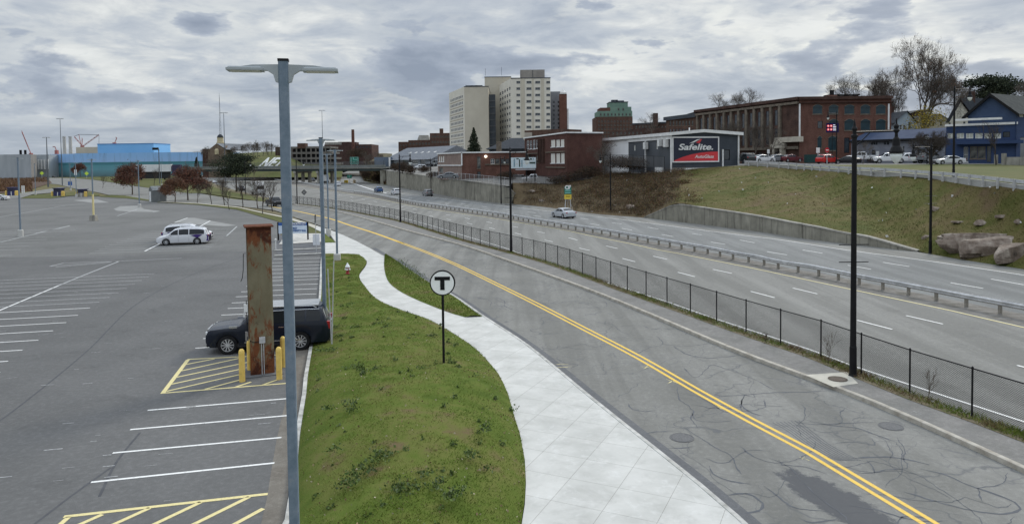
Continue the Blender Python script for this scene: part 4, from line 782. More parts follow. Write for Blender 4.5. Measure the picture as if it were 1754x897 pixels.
B.mb(M_wtrim).box(((b[0]+c[0])/2, b[1]-.1, zt-.25), (c[0]-b[0]+.3, .3, .3)); L = math.hypot(b[0]-a[0], b[1]-a[1]); rz = math.atan2(b[1]-a[1], b[0]-a[0]); B.mb(M_wtrim).box(((b[0]+a[0])/2-.08, (b[1]+a[1])/2-.08, zt-.25), (L, .3, .3), rz)
B.mb(M_wtrim).box((b[0], b[1]-.1, 7.6), (.3, .3, 3)); B.mb(M_wtrim).box(((b[0]+a[0])/2-.08, (b[1]+a[1])/2-.08, 7.5), (L, .25, .25), rz)
p = A(868, 282.3, 165.85); B.mb(M_stone).box((p.x-1.6, p.y, p.z), (7, .25, .25))
B.done({'white_trim': 'roof_trim', 'flat_roof_felt': 'roof', 'tan_stone_trim': 'window_sill'})
r_ = thing('wall_lamp', 'lit flood lamp on the low brick building wall', 'lamp', A(832, 268, 165.7)); mb = MB(); mb.lathe((0, 0, -.25), [(.12, 0), (.30, .12), (.30, .38), (.1, .5)], 10); mb.build('lamp_glass', mat('lit_lamp', (.9, .85, .7), (.9, .85, .7), emit=(1, .9, .7, 3.0)), r_, world=False); mb = MB(); mb.box((0, .2, -.1), (.2, .4, .25)); mb.build('bracket', M_black, r_, world=False)
# dark hipped roof house behind
a, b = P2(838, 215), P2(900, 215); B = Bd('hip_roof_house', 'house with a wide dark hipped roof behind the low brick building', (*a, 6)); zt = A(860, 255, 215).z; B.box(a, b, 16, 5, zt, M_dgrey)
zr = A(880, 236.5, 223).z; mb = B.mb(M_roofd); A_, B_ = Vector((*a, zt)), Vector((*b, zt)); w = B_-A_; mb.add([A_+Vector((-1, -1, 0)), B_+Vector((1, -1, 0)), B_+Vector((1, 17, 0)), A_+Vector((-1, 17, 0)), A_+w*.62+Vector((0, 8, zr-zt)), A_+w*.95+Vector((0, 8, zr-zt))], [(0, 1, 5, 4), (1, 2, 5), (2, 3, 4, 5), (3, 0, 4)])
p = P2(855, 208); B.mb(M_stone).box((p[0], p[1], zt-3), (1.5, 1.5, 5)); B.done({'dark_shingle_roof': 'roof', 'tan_stone_trim': 'chimney', 'flat_roof_felt': 'ceiling_deck'})
# --- green-topped tower
a, b = P2(1022, 350), P2(1084, 350); B = Bd('brick_hotel', 'distant brown brick tower with green upper storeys', (*a, 6)); z = lambda y: A(1050, y, 350).z
GRN = mat('green_cladding', (.13, .21, .17), (.17, .25, .20), scale=.3); B.box(a, b, 18, 4, z(200), M_br3, px=rep(1026, 1080, 208, 246, 11, 7, 3., 2.8, 'shade'))
B.box(P2(1025, 351), P2(1083.5, 351), 15, z(200.5), z(190), GRN, px=rep(1029, 1079, 196, 196, 9, 1, 2.6, 4, 'shade')); B.box(P2(1029, 351.5), P2(1046, 351.5), 13, z(190), z(184), M_br1); B.box(P2(1046, 351.5), P2(1082, 351.5), 13, z(190), z(183), GRN, px=[(1058, 185, 1061, 189, 'shade'), (1066, 185, 1069, 189, 'shade')]); B.box(P2(1045, 353), P2(1076, 353), 10, z(183), z(174), GRN, cornice=(M_dgrey, .3, .2)); B.mb(M_dgrey).box((*P2(1053, 356), z(174)), (3, 3, 1.2)); B.mb(M_dgrey).box((*P2(1062, 356), z(174)), (4, 3, .8)); B.done({'green_cladding': 'green_storey', 'flat_roof_felt': 'roof', 'charcoal_siding': 'roof_edge'})
a, b = P2(1084, 300), P2(1145, 290); B = Bd('brick_row_building', 'long low brown brick block left of the cornice building', (*a, 6)); B.box(a, b, 14, 4, A(1110, 210.5, 295).z, M_br4, cornice=(M_dgrey, .5, .3), px=rep(1090, 1140, 218, 226, 10, 2, 2.8, 4.6, 'shade')); p = P2(1123, 292); B.mb(M_br4).box((p[0], p[1], 22), (1.8, 1.8, 5.5)); B.done({'charcoal_siding': 'cornice', 'flat_roof_felt': 'roof'})
a, b = P2(1045, 280), P2(1100, 250); B = Bd('brick_row_building', 'low dark brick block showing just above the white metal shed', (*a, 6)); B.box(a, b, 12, 4, A(1070, 222, 260).z, M_br4, px=rep(1050, 1098, 228, 233, 8, 1, 3, 4, 'shade')); B.done({'flat_roof_felt': 'roof'})
a, b, c = P2(1141, 205), P2(1192, 190), P2(1197, 192); B = Bd('cornice_building', 'sooty brick building with a projecting cornice above the sign building', (*a, 6)); zt = A(1180, 196, 192).z; B.box(a, b, 16, 5, zt, M_br3, cornice=(M_dgrey, .9, .55), px=rep(1148, 1186, 211, 211, 8, 1, 3.2, 8, 'shade')+rep(1148, 1186, 224, 224, 8, 1, 3.2, 6, 'dark')); B.done({'charcoal_siding': 'cornice', 'flat_roof_felt': 'roof'})
# --- brick mill with arched windows
a, b, c = P2(1192, 187), P2(1369, 150), P2(1526, 150); zb, zt = 5.6, 21.1
B = Bd('brick_mill', 'big three-storey red brick mill with blue-shaded arched windows', (*b, zb))
fp = [(x-w/2, y0, x+w/2, y1, 'arch') for x, w in ((1400.5, 17), (1428, 17), (1455, 17.5), (1482.5, 17), (1509, 17.5)) for y0, y1 in ((183, 195.5), (208, 223.5))]
fp = [q for q in fp if not (abs((q[0]+q[2])/2-1400.5) < 2 and q[1] > 200)]+[(1400.5, 207.5, 1409, 220, 'dark'), (1400, 237, 1408, 254, 'arch'), (1418.5, 237, 1434, 258, 'arch'), (1446, 236, 1455, 262, 'dark')]
B.fac(b, c, zb, zt, M_br1, px=fp)
L = math.hypot(b[0]-a[0], b[1]-a[1]); sp_ = []
for k in range(11):
    u = 2.0+k*(L-7)/11; sp_ += [(u, u+1.7, 15.6, 19.0, 'tall'), (u, u+1.7, 11.4, 14.9, 'tall'), (u, u+1.6, 7.2, 9.8, 'dark')]
sp_ = [q for q in sp_ if q[0] < L-9.5 or q[2] > 11]
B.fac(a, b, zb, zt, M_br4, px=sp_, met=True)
rz = math.atan2(b[1]-a[1], b[0]-a[0]); ux, uy = math.cos(rz), math.sin(rz)
for k in range(12):
    u = 1.1+k*(L-7)/11; B.mb(M_stone).box((a[0]+ux*u+uy*.18, a[1]+uy*u-ux*.18, 10.9), (.75, .5, 9.0), rz)
for z_, h_, o_ in ((10.3, .6, .35), (19.8, .5, .25)): B.mb(M_stone).box((a[0]+ux*L/2+uy*o_, a[1]+uy*L/2-ux*o_, z_), (L*.99, .5, h_), rz)
for z_, h_ in ((19.9, .12), (zt-.5, .62)): B.mb(M_br4).box(((b[0]+c[0])/2, b[1]-.2, z_), (c[0]-b[0]+.3, .6, h_))
B.mb(M_br4).box((a[0]+ux*L/2+uy*.3, a[1]+uy*L/2-ux*.3, zt-.5), (L, .7, .66), rz)
# stone entrance surround
u = L-5.5; e = (a[0]+ux*u+uy*.7, a[1]+uy*u-ux*.7); mb = B.mb(mat('portal_limestone', (.42, .38, .31), (.52, .48, .40), scale=1)); mb.box((e[0]-ux*1.2, e[1]-uy*1.2, zb), (.6, 1.2, 5), rz); mb.box((e[0]+ux*1.2, e[1]+uy*1.2, zb), (.6, 1.2, 5), rz); mb.box((*e, zb+5), (3.6, 1.5, .7), rz)
mb.prism([(-2, 0), (2, 0), (0, 1.3)], (e[0]+uy*.6, e[1]-ux*.6, zb+5.7), (ux, uy, 0), (0, 0, 1), (-uy, ux, 0), 1.2); B.mb(M_black).box((*e, zb), (1.7, .9, 4.2), rz); mb.box((a[0]+ux*(L-2.8)+uy*.5, a[1]+uy*(L-2.8)-ux*.5, zb+6.2), (8, 1.0, 1.1), rz)
B.mb(M_gravel).add([(*a, zt-.2), (*b, zt-.2), (*c, zt-.2), (c[0], c[1]+35, zt-.2), (a[0], a[1]+10, zt-.2)], [(0, 1, 2, 3, 4)]); B.mb(M_br4).wall(c, (c[0]+2, c[1]+35), zb, zt)
for x in (1369.5, 1521.5): p = P2(x, 149.85); y0, y1 = (178, 243) if x < 1400 else (178, 222); B.mb(M_wtrim).box((p[0], p[1], A(x, y1, 149.85).z), (.3, .15, A(x, y0, 149.85).z-A(x, y1, 149.85).z))
p = P2(1424, 156); B.mb(M_br1).box((p[0], p[1], zt-.3), (1.8, 1.5, 1.2)); B.mb(M_black).tube([(p[0], p[1], zt+.8), (p[0], p[1], zt+2)], .5, 8)
p = P2(1441, 158); B.mb(M_black).box((p[0], p[1], zt+.9), (7, 2.5, .25)); [B.mb(M_black).box((p[0]+d, p[1], zt-.2), (.3, 2, 1.2)) for d in (-3, -1, 1, 3)]
p = P2(1400, 149.6); B.mb(M_stone).box((p[0]-2, p[1], zb-.2), (20, .8, 1.5))
B.done({'white_trim': 'downpipe', 'tan_stone_trim': 'stone_pilaster', 'flat_roof_felt': 'roof', 'portal_limestone': 'entrance_portal', 'black_painted_steel': 'roof_plant', 'sooty_brick': 'side_wall'})
# --- metal building with the big sign
a, zb, zt = (28.1, 125.), 5.4, 12.7; fd = (.966, .26); bd = (-.26, .966); b = (a[0]+fd[0]*13.4, a[1]+fd[1]*13.4); mid = (a[0]+bd[0]*18, a[1]+bd[1]*18); far = (a[0]+bd[0]*33, a[1]+bd[1]*33)
B = Bd('metal_building', 'charcoal metal-sided building with a white roof edge and big glass company sign', (*a, zb))
p_found = 6.9; rzf = math.atan2(fd[1], fd[0]); rzb = math.atan2(-bd[1], -bd[0])
B.mb(M_cwall2).wall(a, b, zb-1.5, p_found); 
B.fac(a, b, p_found, zt, M_dgrey, px=[(1235, 256.5, 1250.5, 274, 'dark')]); B.fac(mid, a, zb-1.5, zt, mat('grey_metal_siding', (.060, .068, .078), (.085, .094, .104), scale=.5, vscale=(1, 1, .2), rough=.6), px=[(1085.5, 249, 1088.5, 258, 'teal'), (1124, 246, 1127, 255.5, 'teal')])
B.fac(far, mid, zb-1, zt+.1, mat('white_metal_siding', (.74, .75, .75), (.80, .81, .80), scale=.5, rough=.6)); c = (b[0]+bd[0]*33, b[1]+bd[1]*33); B.mb(M_dgrey).wall(b, c, zb, zt); B.mb(M_dgrey).wall(c, far, zb, zt)
# gabled front edge, roof
apx = (a[0]+fd[0]*6.2, a[1]+fd[1]*6.2); apx2 = (apx[0]+bd[0]*33, apx[1]+bd[1]*33); zr = zt+.55
def off2(p, u, v): return (p[0]+fd[0]*u+bd[0]*v, p[1]+fd[1]*u+bd[1]*v)
B.mb(M_dgrey).add([(*a, zt), (*b, zt), (*apx, zr)], [(0, 1, 2)])
rm = B.mb(M_wtrim)
for p, q in ((off2(a, -.5, -.5), off2(apx, 0, -.5)), (off2(apx, 0, -.5), off2(b, .7, -.5))):
    z0_, z1_ = (zt, zr) if p[0] < q[0] and q[0] < b[0]-2 else (zr, zt)
    rm.add([(*p, z0_-.12), (*q, z1_-.12), (*q, z1_+.42), (*p, z0_+.42), (*off2(p, 0, 34), z0_+.42), (*off2(q, 0, 34), z1_+.42), (*off2(p, 0, .35), z0_-.12), (*off2(q, 0, .35), z1_-.12)], [(0, 1, 2, 3), (3, 2, 5, 4), (0, 1, 7, 6)])
e0, e1 = off2(a, -.5, -.5), off2(a, -.5, 33); rm.add([(*e0, zt-.12), (*e1, zt-.12), (*e1, zt+.42), (*e0, zt+.42)], [(0, 1, 2, 3)])
# eave band (white, deeper towards the back), downpipes
q = off2(a, -.12, 9); rm.box((q[0], q[1], zt-.75), (18, .2, .75), rzb)
for u, v, z0_ in ((-.12, -.12, 5.2), (13.3, -.12, 6.4), (-.15, 10., 5.6), (10.1, -.12, 6.2)): q = off2(a, u, v); rm.box((*q, z0_), (.22, .22, (zt if u != 10.1 else 10.1)-z0_), rzf)
for u, v, z_ in ((-.45, 1.2, 10.6), (-.5, 9.2, 10.4), (-.5, 3.4, 10.8)): q = off2(a, u, v); B.mb(mat('hvac_white', (.62, .62, .60), (.70, .70, .68))).box((*q, z_), (.7, .8, 1.3), rzf)
q = off2(a, 4.2, -.06); rm.box((*q, 5.6), (3., .2, 1.15), rzf); q = off2(a, -.1, 4.5); rm.box((*q, 5.1), (.2, 3., 1.9), rzf); q = off2(apx, -1, 3); B.mb(M_wtrim).tube([(*q, zt), (*q, zt+1.4)], .12, 6)
# sign
def sp(u, z, d=.0): q = off2(a, u, -.16-d); return Vector((*q, z))
s0, s1 = pl(a, b, 1152.6, 236.5), pl(a, b, 1229, 275.5); u0, u1, z1_, z0_ = s0[0], s1[0], s0[1], s1[1]
sg = MB(); q0 = sp(u0, z0_); sg.prism([(0, 0), (u1-u0, 0), (u1-u0, z1_-z0_), (0, z1_-z0_)], q0, (*fd, 0), (0, 0, 1), (*bd, 0), .12); sgn = sg.build('sign', mat('sign_navy', (.008, .012, .03), (.012, .016, .036), rough=.4), B.r); sgn['label'] = 'navy and red sign reading Safelite AutoGlass'
W_, H_ = u1-u0, z1_-z0_
mb = MB(); 
for x0, x1, y0, y1 in ((-.22, 0, -.22, H_+.22), (W_, W_+.22, -.22, H_+.22), (0, W_, H_, H_+.22), (0, W_, -.22, 0)): mb.prism([(x0, y0), (x1, y0), (x1, y1), (x0, y1)], sp(u0, z0_, .05), (*fd, 0), (0, 0, 1), (*bd, 0), .17)
mb.build('sign_frame', M_wtrim, sgn); M_red = mat('sign_red', (.55, .03, .04), (.60, .035, .045), rough=.4)
mb = MB(); mb.prism([(0.02, 0.02), (W_-.02, .02), (W_-.02, H_*.40), (W_*.8, H_*.395), (W_*.6, H_*.36), (W_*.4, H_*.29), (W_*.2, H_*.18), (W_*.05, H_*.06)], sp(u0, z0_, .02), (*fd, 0), (0, 0, 1), (*bd, 0), .015)
mb.prism([(W_*.50, H_*.80), (W_*.60, H_*.93), (W_*.635, H_*.95), (W_*.58, H_*.76)], sp(u0, z0_, .022), (*fd, 0), (0, 0, 1), (*bd, 0), .015); mb.build('red_swoosh', M_red, sgn)
mb = MB(); mb.prism([(W_*.35, H_*.76), (W_*.52, H_*.93), (W_*.61, H_*.955), (W_*.55, H_*.90), (W_*.45, H_*.80)], sp(u0, z0_, .025), (*fd, 0), (0, 0, 1), (*bd, 0), .012); mb.build('white_swoosh', M_wtrim, sgn)
def sign_text(txt, u, z, size, m, bold, shear, width=None, par=sgn, spf=sp):
    me = mesh_text(txt, size, shear, bold); w = max(v.co.x for v in me.vertices)-min(v.co.x for v in me.vertices); sx = (width/w) if width else 1; me.materials.clear(); me.materials.append(m)
    o = bpy.data.objects.new('lettering', me); S.collection.objects.link(o); o.parent = par; o.location = spf(u, z, .035)-origin(par); o.rotation_euler = (math.pi/2, 0, rzf); o.scale = (sx, 1, 1); return o
sign_text('Safelite.', u0+W_*.105, z0_+H_*.49, H_*.36, M_wtrim, .035, .22, W_*.775)
sign_text('AutoGlass', u0+W_*.475, z0_+H_*.13, H_*.19, M_wtrim, .012, .22, W_*.43)
B.done({'white_trim': 'roof_trim', 'hvac_white': 'air_conditioner', 'weathered_concrete': 'foundation', 'white_metal_siding': 'white_wing_wall', 'grey_metal_siding': 'side_wall'})
# --- blue building
BL = mat('dark_blue_siding', (.020, .040, .100), (.028, .052, .122), scale=.4, rough=.7, vscale=(1, 1, 3)); BL2 = mat('blue_grey_siding', (.034, .058, .115), (.046, .074, .138), scale=.5, rough=.7)
R_, Lf = (83.7, 118.), P2(1620, 125.5); zb = 6.9
B = Bd('blue_building', 'dark blue shop building with a gabled hall and a strip of lit windows', (*Lf, zb)); zt = A(1620, 214.5, 125.5).z
e = P2(1740, 119.2)
px_ = [(1623+15.8*k, 228.5, 1635.5+15.8*k, 237, 'teal') for k in range(6)]+[(1718, 226, 1730, 235, 'dark'), (1651, 252, 1658, 277.5, 'white'), (1661.5, 251, 1674, 272, 'shade'), (1675, 251, 1688, 272, 'shade'), (1690.5, 250, 1697.5, 277.5, 'dark')]
B.box(Lf, e, 16, zb, zt, BL, px=px_, cornice=(M_wtrim, .25, .2)); p0 = Vector((*Lf, 0)); p1 = Vector((*e, 0)); dl = (p1-p0).normalized(); rzl = math.atan2(dl.y, dl.x)
zc = A(1660, 244.5, 124).z; q = p0+dl*5.6; B.mb(BL).box((q.x+.3, q.y-.9, zc-.3), (9.5, 1.5, .55), rzl)
# gabled hall
gL = P2(1657, 124.6); gR = P2(1740, 119.); ze = A(1740, 191, 119).z; za = A(1697, 160.5, 121).z; apx = ((gL[0]+gR[0])/2, (gL[1]+gR[1])/2); sd_ = (.85, .53)
B.mb(BL2).wall(gL, gR, zt-.3, ze); B.mb(BL2).add([(*gL, ze), (*gR, ze), (*apx, za)], [(0, 1, 2)])
gR2 = (gR[0]+sd_[0]*40, gR[1]+sd_[1]*40); B.fac(gR, gR2, zb-1, ze, BL, px=[(1746, 196, 1754, 201, 'teal'), (1748, 235, 1760, 277, 'dark')])
ap2 = (apx[0]+sd_[0]*40, apx[1]+sd_[1]*40); gL2 = (gL[0]+sd_[0]*40, gL[1]+sd_[1]*40); dx, dy = gR[0]-gL[0], gR[1]-gL[1]
def ovh(p, k, o): return (p[0]+dx*k-sd_[0]*o, p[1]+dy*k-sd_[1]*o)
rf = B.mb(mat('dark_grey_shingles', (.045, .05, .05), (.07, .075, .072), scale=1.5, rough=.95)); zo = (za-ze)*2
rf.add([(*ovh(gL, -.09, .7), ze-zo*.09), (*ovh(apx, 0, .7), za+.1), (*ovh(gR, .09, .7), ze-zo*.09+.1), (*ovh(gR2, .09, 0), ze-zo*.09+.1), (*ap2, za+.1), (*ovh(gL2, -.09, 0), ze-zo*.09)], [(0, 1, 4, 5), (1, 2, 3, 4)])
for p, q, z0_, z1_ in ((ovh(gL, -.09, .72), ovh(apx, 0, .72), ze-zo*.09, za+.1), (ovh(apx, 0, .72), ovh(gR, .09, .72), za+.1, ze-zo*.09+.1)): B.mb(M_black).add([(*p, z0_-.5), (*q, z1_-.5), (*q, z1_+.03), (*p, z0_+.03), (p[0]+.6, p[1]+.6, z0_-.5), (q[0]+.6, q[1]+.6, z1_-.5)], [(0, 1, 2, 3), (0, 1, 5, 4)])
q = A(1670, 206.5, 122); B.mb(M_wtrim).box((q.x, q.y-.6, q.z), (7, .35, .35), rzl)
B.done({'dark_grey_shingles': 'roof', 'flat_roof_felt': 'flat_roof', 'white_trim': 'roof_trim', 'black_painted_steel': 'bargeboard', 'blue_grey_siding': 'gable_wall'})
a, b = P2(1458, 142), Lf; zt2 = zt-.2; B = Bd('blue_wing_building', 'long low blue-roofed grey wing joined to the dark blue shop', (*a, zb)); zf = A(1462, 241, 142).z
B.fac(a, (b[0]-.05, b[1]+.1), zb-.4, zf, mat('grey_render', (.15, .16, .19), (.20, .21, .24), scale=.5), px=[(1492, 242.8, 1495.5, 248, 'dark'), (1496, 242.8, 1499.5, 248, 'dark'), (1500, 242.8, 1503, 248, 'dark'), (1514, 242.5, 1518, 248, 'dark'), (1519, 242.5, 1523, 248, 'dark'), (1536, 242, 1541, 248, 'white'), (1493.5, 257, 1499, 266, 'dark'), (1545, 250, 1549, 262, 'small'), (1572, 255, 1585, 277, 'dark')])
n_ = (-(b[1]-a[1]), b[0]-a[0]); L = math.hypot(*n_); n_ = (n_[0]/L, n_[1]/L); BL3 = mat('blue_metal_roof', (.030, .045, .085), (.042, .060, .105), scale=.5, rough=.85); B.mb(BL3).add([(a[0]-n_[0]*.6, a[1]-n_[1]*.6, zf), (b[0]-n_[0]*.6, b[1]-n_[1]*.6, zf), (b[0]+n_[0]*5, b[1]+n_[1]*5, zt2), (a[0]+n_[0]*5, a[1]+n_[1]*5, zt2-.1)], [(0, 1, 2, 3)]); B.mb(M_black).add([(a[0]-n_[0]*.62, a[1]-n_[1]*.62, zf-.45), (b[0]-n_[0]*.62, b[1]-n_[1]*.62, zf-.45), (b[0]-n_[0]*.62, b[1]-n_[1]*.62, zf+.02), (a[0]-n_[0]*.62, a[1]-n_[1]*.62, zf+.02), (a[0], a[1], zf-.45), (b[0], b[1], zf-.45)], [(0, 1, 2, 3), (0, 1, 5, 4)])
B.mb(BL2).wall((a[0]+n_[0]*5, a[1]+n_[1]*5), (b[0]+n_[0]*5, b[1]+n_[1]*5), zb, zt2-.1); B.done({'blue_metal_roof': 'roof', 'black_painted_steel': 'fascia'})
# --- houses behind
def house(name, label, x0, x1, Y, ye, ya, zb, m, rm, dep=12, ax=.5, px=(), roofdir=(0, 1), ch=None):
    a, b = P2(x0, Y), P2(x1, Y); ze, za = A((x0+x1)/2, ye, Y).z, A((x0+x1)/2, ya, Y).z; B = Bd(name, label, (*a, zb), 'house'); B.fac(a, b, zb, ze, m, px=px)
    ap = (a[0]+(b[0]-a[0])*ax, Y); B.mb(m).add([(*a, ze), (*b, ze), (*ap, za)], [(0, 1, 2)]); d = dep; rx, ry = roofdir; f = lambda p: (p[0]+rx*d, p[1]+ry*d)
    B.mb(m).wall(b, f(b), zb, ze); B.mb(m).wall(f(a), a, zb, ze); w_ = b[0]-a[0]
    B.mb(rm).add([(a[0]-.5, a[1]-.5, ze-.3), (ap[0], ap[1]-.5, za+.15), (b[0]+.5, b[1]-.5, ze-.3), (f(b)[0]+.5, f(b)[1], ze-.3), (*f(ap), za+.15), (f(a)[0]-.5, f(a)[1], ze-.3)], [(0, 1, 4, 5), (1, 2, 3, 4)])
    if ch: q = f(ap) if ch > .9 else (ap[0]+rx*d*ch, ap[1]+ry*d*ch); B.mb(M_br4).box((*q, za-1.5), (1.1, 1.1, 3.2))
    B.done({rm.name: 'roof', 'sooty_brick': 'chimney'}); return B
M_hs1 = mat('cream_clapboard', (.48, .46, .38), (.55, .53, .45), scale=.4, vscale=(1, 1, 4)); M_hs2 = mat('pale_blue_clapboard', (.28, .34, .38), (.34, .40, .44), scale=.4)
house('gabled_house', 'cream clapboard house with a steep gable above the blue wing', 1620, 1668, 165, 208, 168.5, 9, M_hs1, M_roofd, 18, .42, [(1641, 185, 1645, 195, 'dark'), (1625, 210, 1629, 222, 'small'), (1650, 208, 1654, 220, 'small')], (.75, .3), ch=.3)
house('gabled_house', 'small cream house half hidden behind the blue wing', 1588, 1624, 175, 205, 196, 9, M_hs1, M_roofd, 14, .5, [(1597, 208, 1601, 216, 'small'), (1610, 208, 1614, 216, 'small')])
house('gabled_house', 'pale blue house with a front gable behind the blue wing', 1532, 1568, 170, 209, 191, 9, M_hs2, M_roofd, 14, .55, [(1535, 214, 1539, 222, 'small'), (1541, 214, 1545, 222, 'small'), (1547, 214, 1551, 222, 'small'), (1556, 208, 1560, 220, 'dark')], ch=.5)
house('gabled_house', 'dark-roofed house beside the mill corner behind bare branches', 1526, 1590, 190, 203, 189, 9, M_br3, M_roofd, 12, .8, [])
# --- grey shingled restaurant by the overpass
a, b = P2(660, 300), P2(742, 262); zb = 5.2; B = Bd('grey_roof_building', 'building with a big grey shingled roof and small roof lights', (*a, zb)); ze = 8.3+(278-271)/1216*280; zr = 8.3+(279-251.5)/1216*285
M_gs = mat('grey_shingles', (.15, .16, .175), (.20, .21, .225), scale=1.2, rough=.95); B.fac(a, b, zb, ze, mat('grey_board', (.20, .22, .24), (.26, .28, .30)), px=[(664, 274, 668, 281, 'white'), (671, 274, 675, 281, 'white'), (690, 272, 702, 281, 'dark'), (706, 273, 716, 281, 'white'), (720, 272, 728, 281, 'dark')])
L = math.hypot(b[0]-a[0], b[1]-a[1]); n_ = (-(b[1]-a[1])/L, (b[0]-a[0])/L); A_ = lambda p, k, z: (p[0]+n_[0]*k, p[1]+n_[1]*k, z)
B.mb(M_gs).add([A_(a, -1, ze-.3), A_(b, -1, ze-.3), A_(b, 10, zr), A_(a, 10, zr)], [(0, 1, 2, 3)]); B.mb(M_gs).add([A_(a, 10, zr), A_(b, 10, zr), A_(b, 21, ze), A_(a, 21, ze)], [(0, 1, 2, 3)]); B.mb(M_gs).add([A_(b, -1, ze-.3), A_(b, 10, zr), A_(b, 21, ze), A_(b, 21, zb), A_(b, -1, zb)], [(0, 1, 2, 3, 4)]); B.mb(M_gs).add([A_(a, -1, ze-.3), A_(a, 10, zr), A_(a, 21, ze), A_(a, 21, zb), A_(a, -1, zb)], [(0, 1, 2, 3, 4)])
for k in range(5): t_ = .30+k*.125; q = (a[0]+(b[0]-a[0])*t_, a[1]+(b[1]-a[1])*t_); zq = ze-.3+(zr-ze+.3)*.52; s_ = window(B.r, A_(q, 4.6, zq), math.atan2(b[1]-a[1], b[0]-a[0]), 1.6, .9, 'blind', 'roof_light'); s_.rotation_euler = (-.9, 0, math.atan2(b[1]-a[1], b[0]-a[0]))
q = (a[0]+(b[0]-a[0])*.06, a[1]+(b[1]-a[1])*.06); B.mb(mat('slate_blue_board', (.10, .13, .17), (.14, .17, .21))).box(A_(q, -2, zb), (10, 4, ze-zb+1.0), math.atan2(b[1]-a[1], b[0]-a[0])); B.mb(M_wtrim).box(((a[0]*.86+b[0]*.14), (a[1]*.86+b[1]*.14)-4, zb), (.6, .6, 5.5)); B.done({'grey_shingles': 'roof', 'slate_blue_board': 'front_bay', 'white_trim': 'column'})
# --- brick hospital blocks
for nm, lb, x0, x1, Y, yt, m, pxs in (('brick_block', 'brown brick office block with a grid of windows left of the tower', 737, 772, 400, 228, M_br3, rep(741, 769, 234, 262, 7, 4, 3.2, 3., 'shade')), ('brick_block', 'stepped brown brick block left of the gridded office block', 700, 738, 430, 240, M_br3, rep(703, 735, 246, 258, 7, 2, 3.2, 3., 'shade')), ('brick_block', 'low brown brick wing at the left end of the hospital row', 683, 704, 440, 243, M_br3, rep(686, 702, 249, 255, 4, 2, 2.4, 2.5, 'shade'))):
    a, b = P2(x0, Y), P2(x1, Y); B = Bd(nm, lb, (*a, 6)); B.box(a, b, 20, 4, A((x0+x1)/2, yt, Y).z, m, px=pxs)
    if x0 == 737: q = P2(757, 405); B.mb(m).box((q[0], q[1], A(750, 228, 400).z-.3), (2, 2, 3))
    if x0 == 700: q = P2(727, 440); B.mb(M_cwall2).box((q[0], q[1], A(720, 240, 430).z-.3), (8, 6, 3.5), top=.7)
    B.done({'flat_roof_felt': 'roof'})
a, b = P2(556, 470), P2(637, 470); B = Bd('brick_hospital', 'long low maroon brick complex behind the overpass', (*a, 5)); M_br5 = brick('dusky_brick', (.075, .046, .040), (.10, .062, .053)); B.box(a, b, 25, 4, A(600, 247.5, 470).z, M_br5, px=rep(612, 634, 252, 252, 5, 1, 3, 2.5, 'dark')); B.box(P2(580, 474), P2(600, 474), 10, 4, A(590, 243, 474).z, M_br5); B.box(P2(592, 472), P2(610, 472), 10, 4, A(590, 243.5, 472).z, M_br5); B.mb(M_cwall2).box((*P2(573, 476), A(573, 248, 476).z), (11, 5, 1.6)); B.done({'flat_roof_felt': 'roof', 'weathered_concrete': 'roof_plant'})
r = thing('chimney', 'tall red brick chimney stack behind the maroon complex', 'chimney', (*P2(605.5, 468), 5)); mb = MB(); z0_, z1_ = 5, A(605, 222, 468).z; mb.tube([(0, 0, 0), (0, 0, z1_-5)], [1.15, .95], 10); mb.build('shaft', M_br1, r, world=False)
# --- parking garage
a, b = P2(500, 430), P2(566, 430); r = thing('parking_garage', 'open-sided concrete parking garage with dark horizontal decks', 'building', (*a, 8)); mb, dk = MB(), MB(); zt = A(530, 251, 430).z
for k in range(5):
    z_ = zt-1.2-3.3*k; mb.box(((a[0]+b[0])/2, a[1]+10, z_), (b[0]-a[0]+k*2, 20, 1.25))
for x in np.linspace(a[0], b[0], 9): mb.box((x, a[1]+.4, zt-15), (.7, .7, 14.6))
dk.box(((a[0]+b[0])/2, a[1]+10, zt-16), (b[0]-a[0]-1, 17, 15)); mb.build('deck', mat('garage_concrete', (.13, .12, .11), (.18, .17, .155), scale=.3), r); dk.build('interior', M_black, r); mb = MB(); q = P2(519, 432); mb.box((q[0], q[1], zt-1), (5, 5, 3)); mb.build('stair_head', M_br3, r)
# --- overpass
p0, p1 = A(352, 290, 355), A(657, 290, 287); dv = (p1-p0); L = math.hypot(dv.x, dv.y); rz = math.atan2(dv.y, dv.x); r = thing('overpass', 'long steel girder road overpass crossing above the highway', 'bridge', (p0.x, p0.y, 0), rz)
mb = MB(); mb.bx(-20, L+1, 0, 10, 6.3, 6.9); mb.build('deck', M_cwall2, r, world=False); mb = MB(); mb.bx(-20, L+1, .25, .55, 5.3, 6.3); mb.bx(-20, L+1, 9.4, 9.7, 5.3, 6.3); mb.bx(-20, L+1, .1, .7, 5.25, 5.35); mb.build('girder', mat('dark_green_girder', (.035, .045, .042), (.05, .062, .058)), r, world=False)
mb = MB(); mb.bx(-20, L+1, -.05, .2, 6.6, 7.75); mb.build('parapet', mat('bridge_parapet', (.14, .15, .14), (.19, .20, .19), scale=.4), r, world=False); mb = MB(); mb.bx(-20, L+1, 9.8, 10, 6.8, 7.6); mb.build('parapet', M_cwall2, r, world=False)
mb = MB(); mb.grid([[Vector((-20, .1, 7.8)), Vector((L+1, .1, 7.8))], [Vector((-20, .1, 9.4)), Vector((L+1, .1, 9.4))]]); o = mb.build('mesh_fence', M_link2, r, world=False); uv = o.data.uv_layers.new(name='UVMap')
for lp in o.data.loops: v_ = o.data.vertices[lp.vertex_index].co; uv.data[lp.index].uv = (v_.x*.3, v_.z*.3)
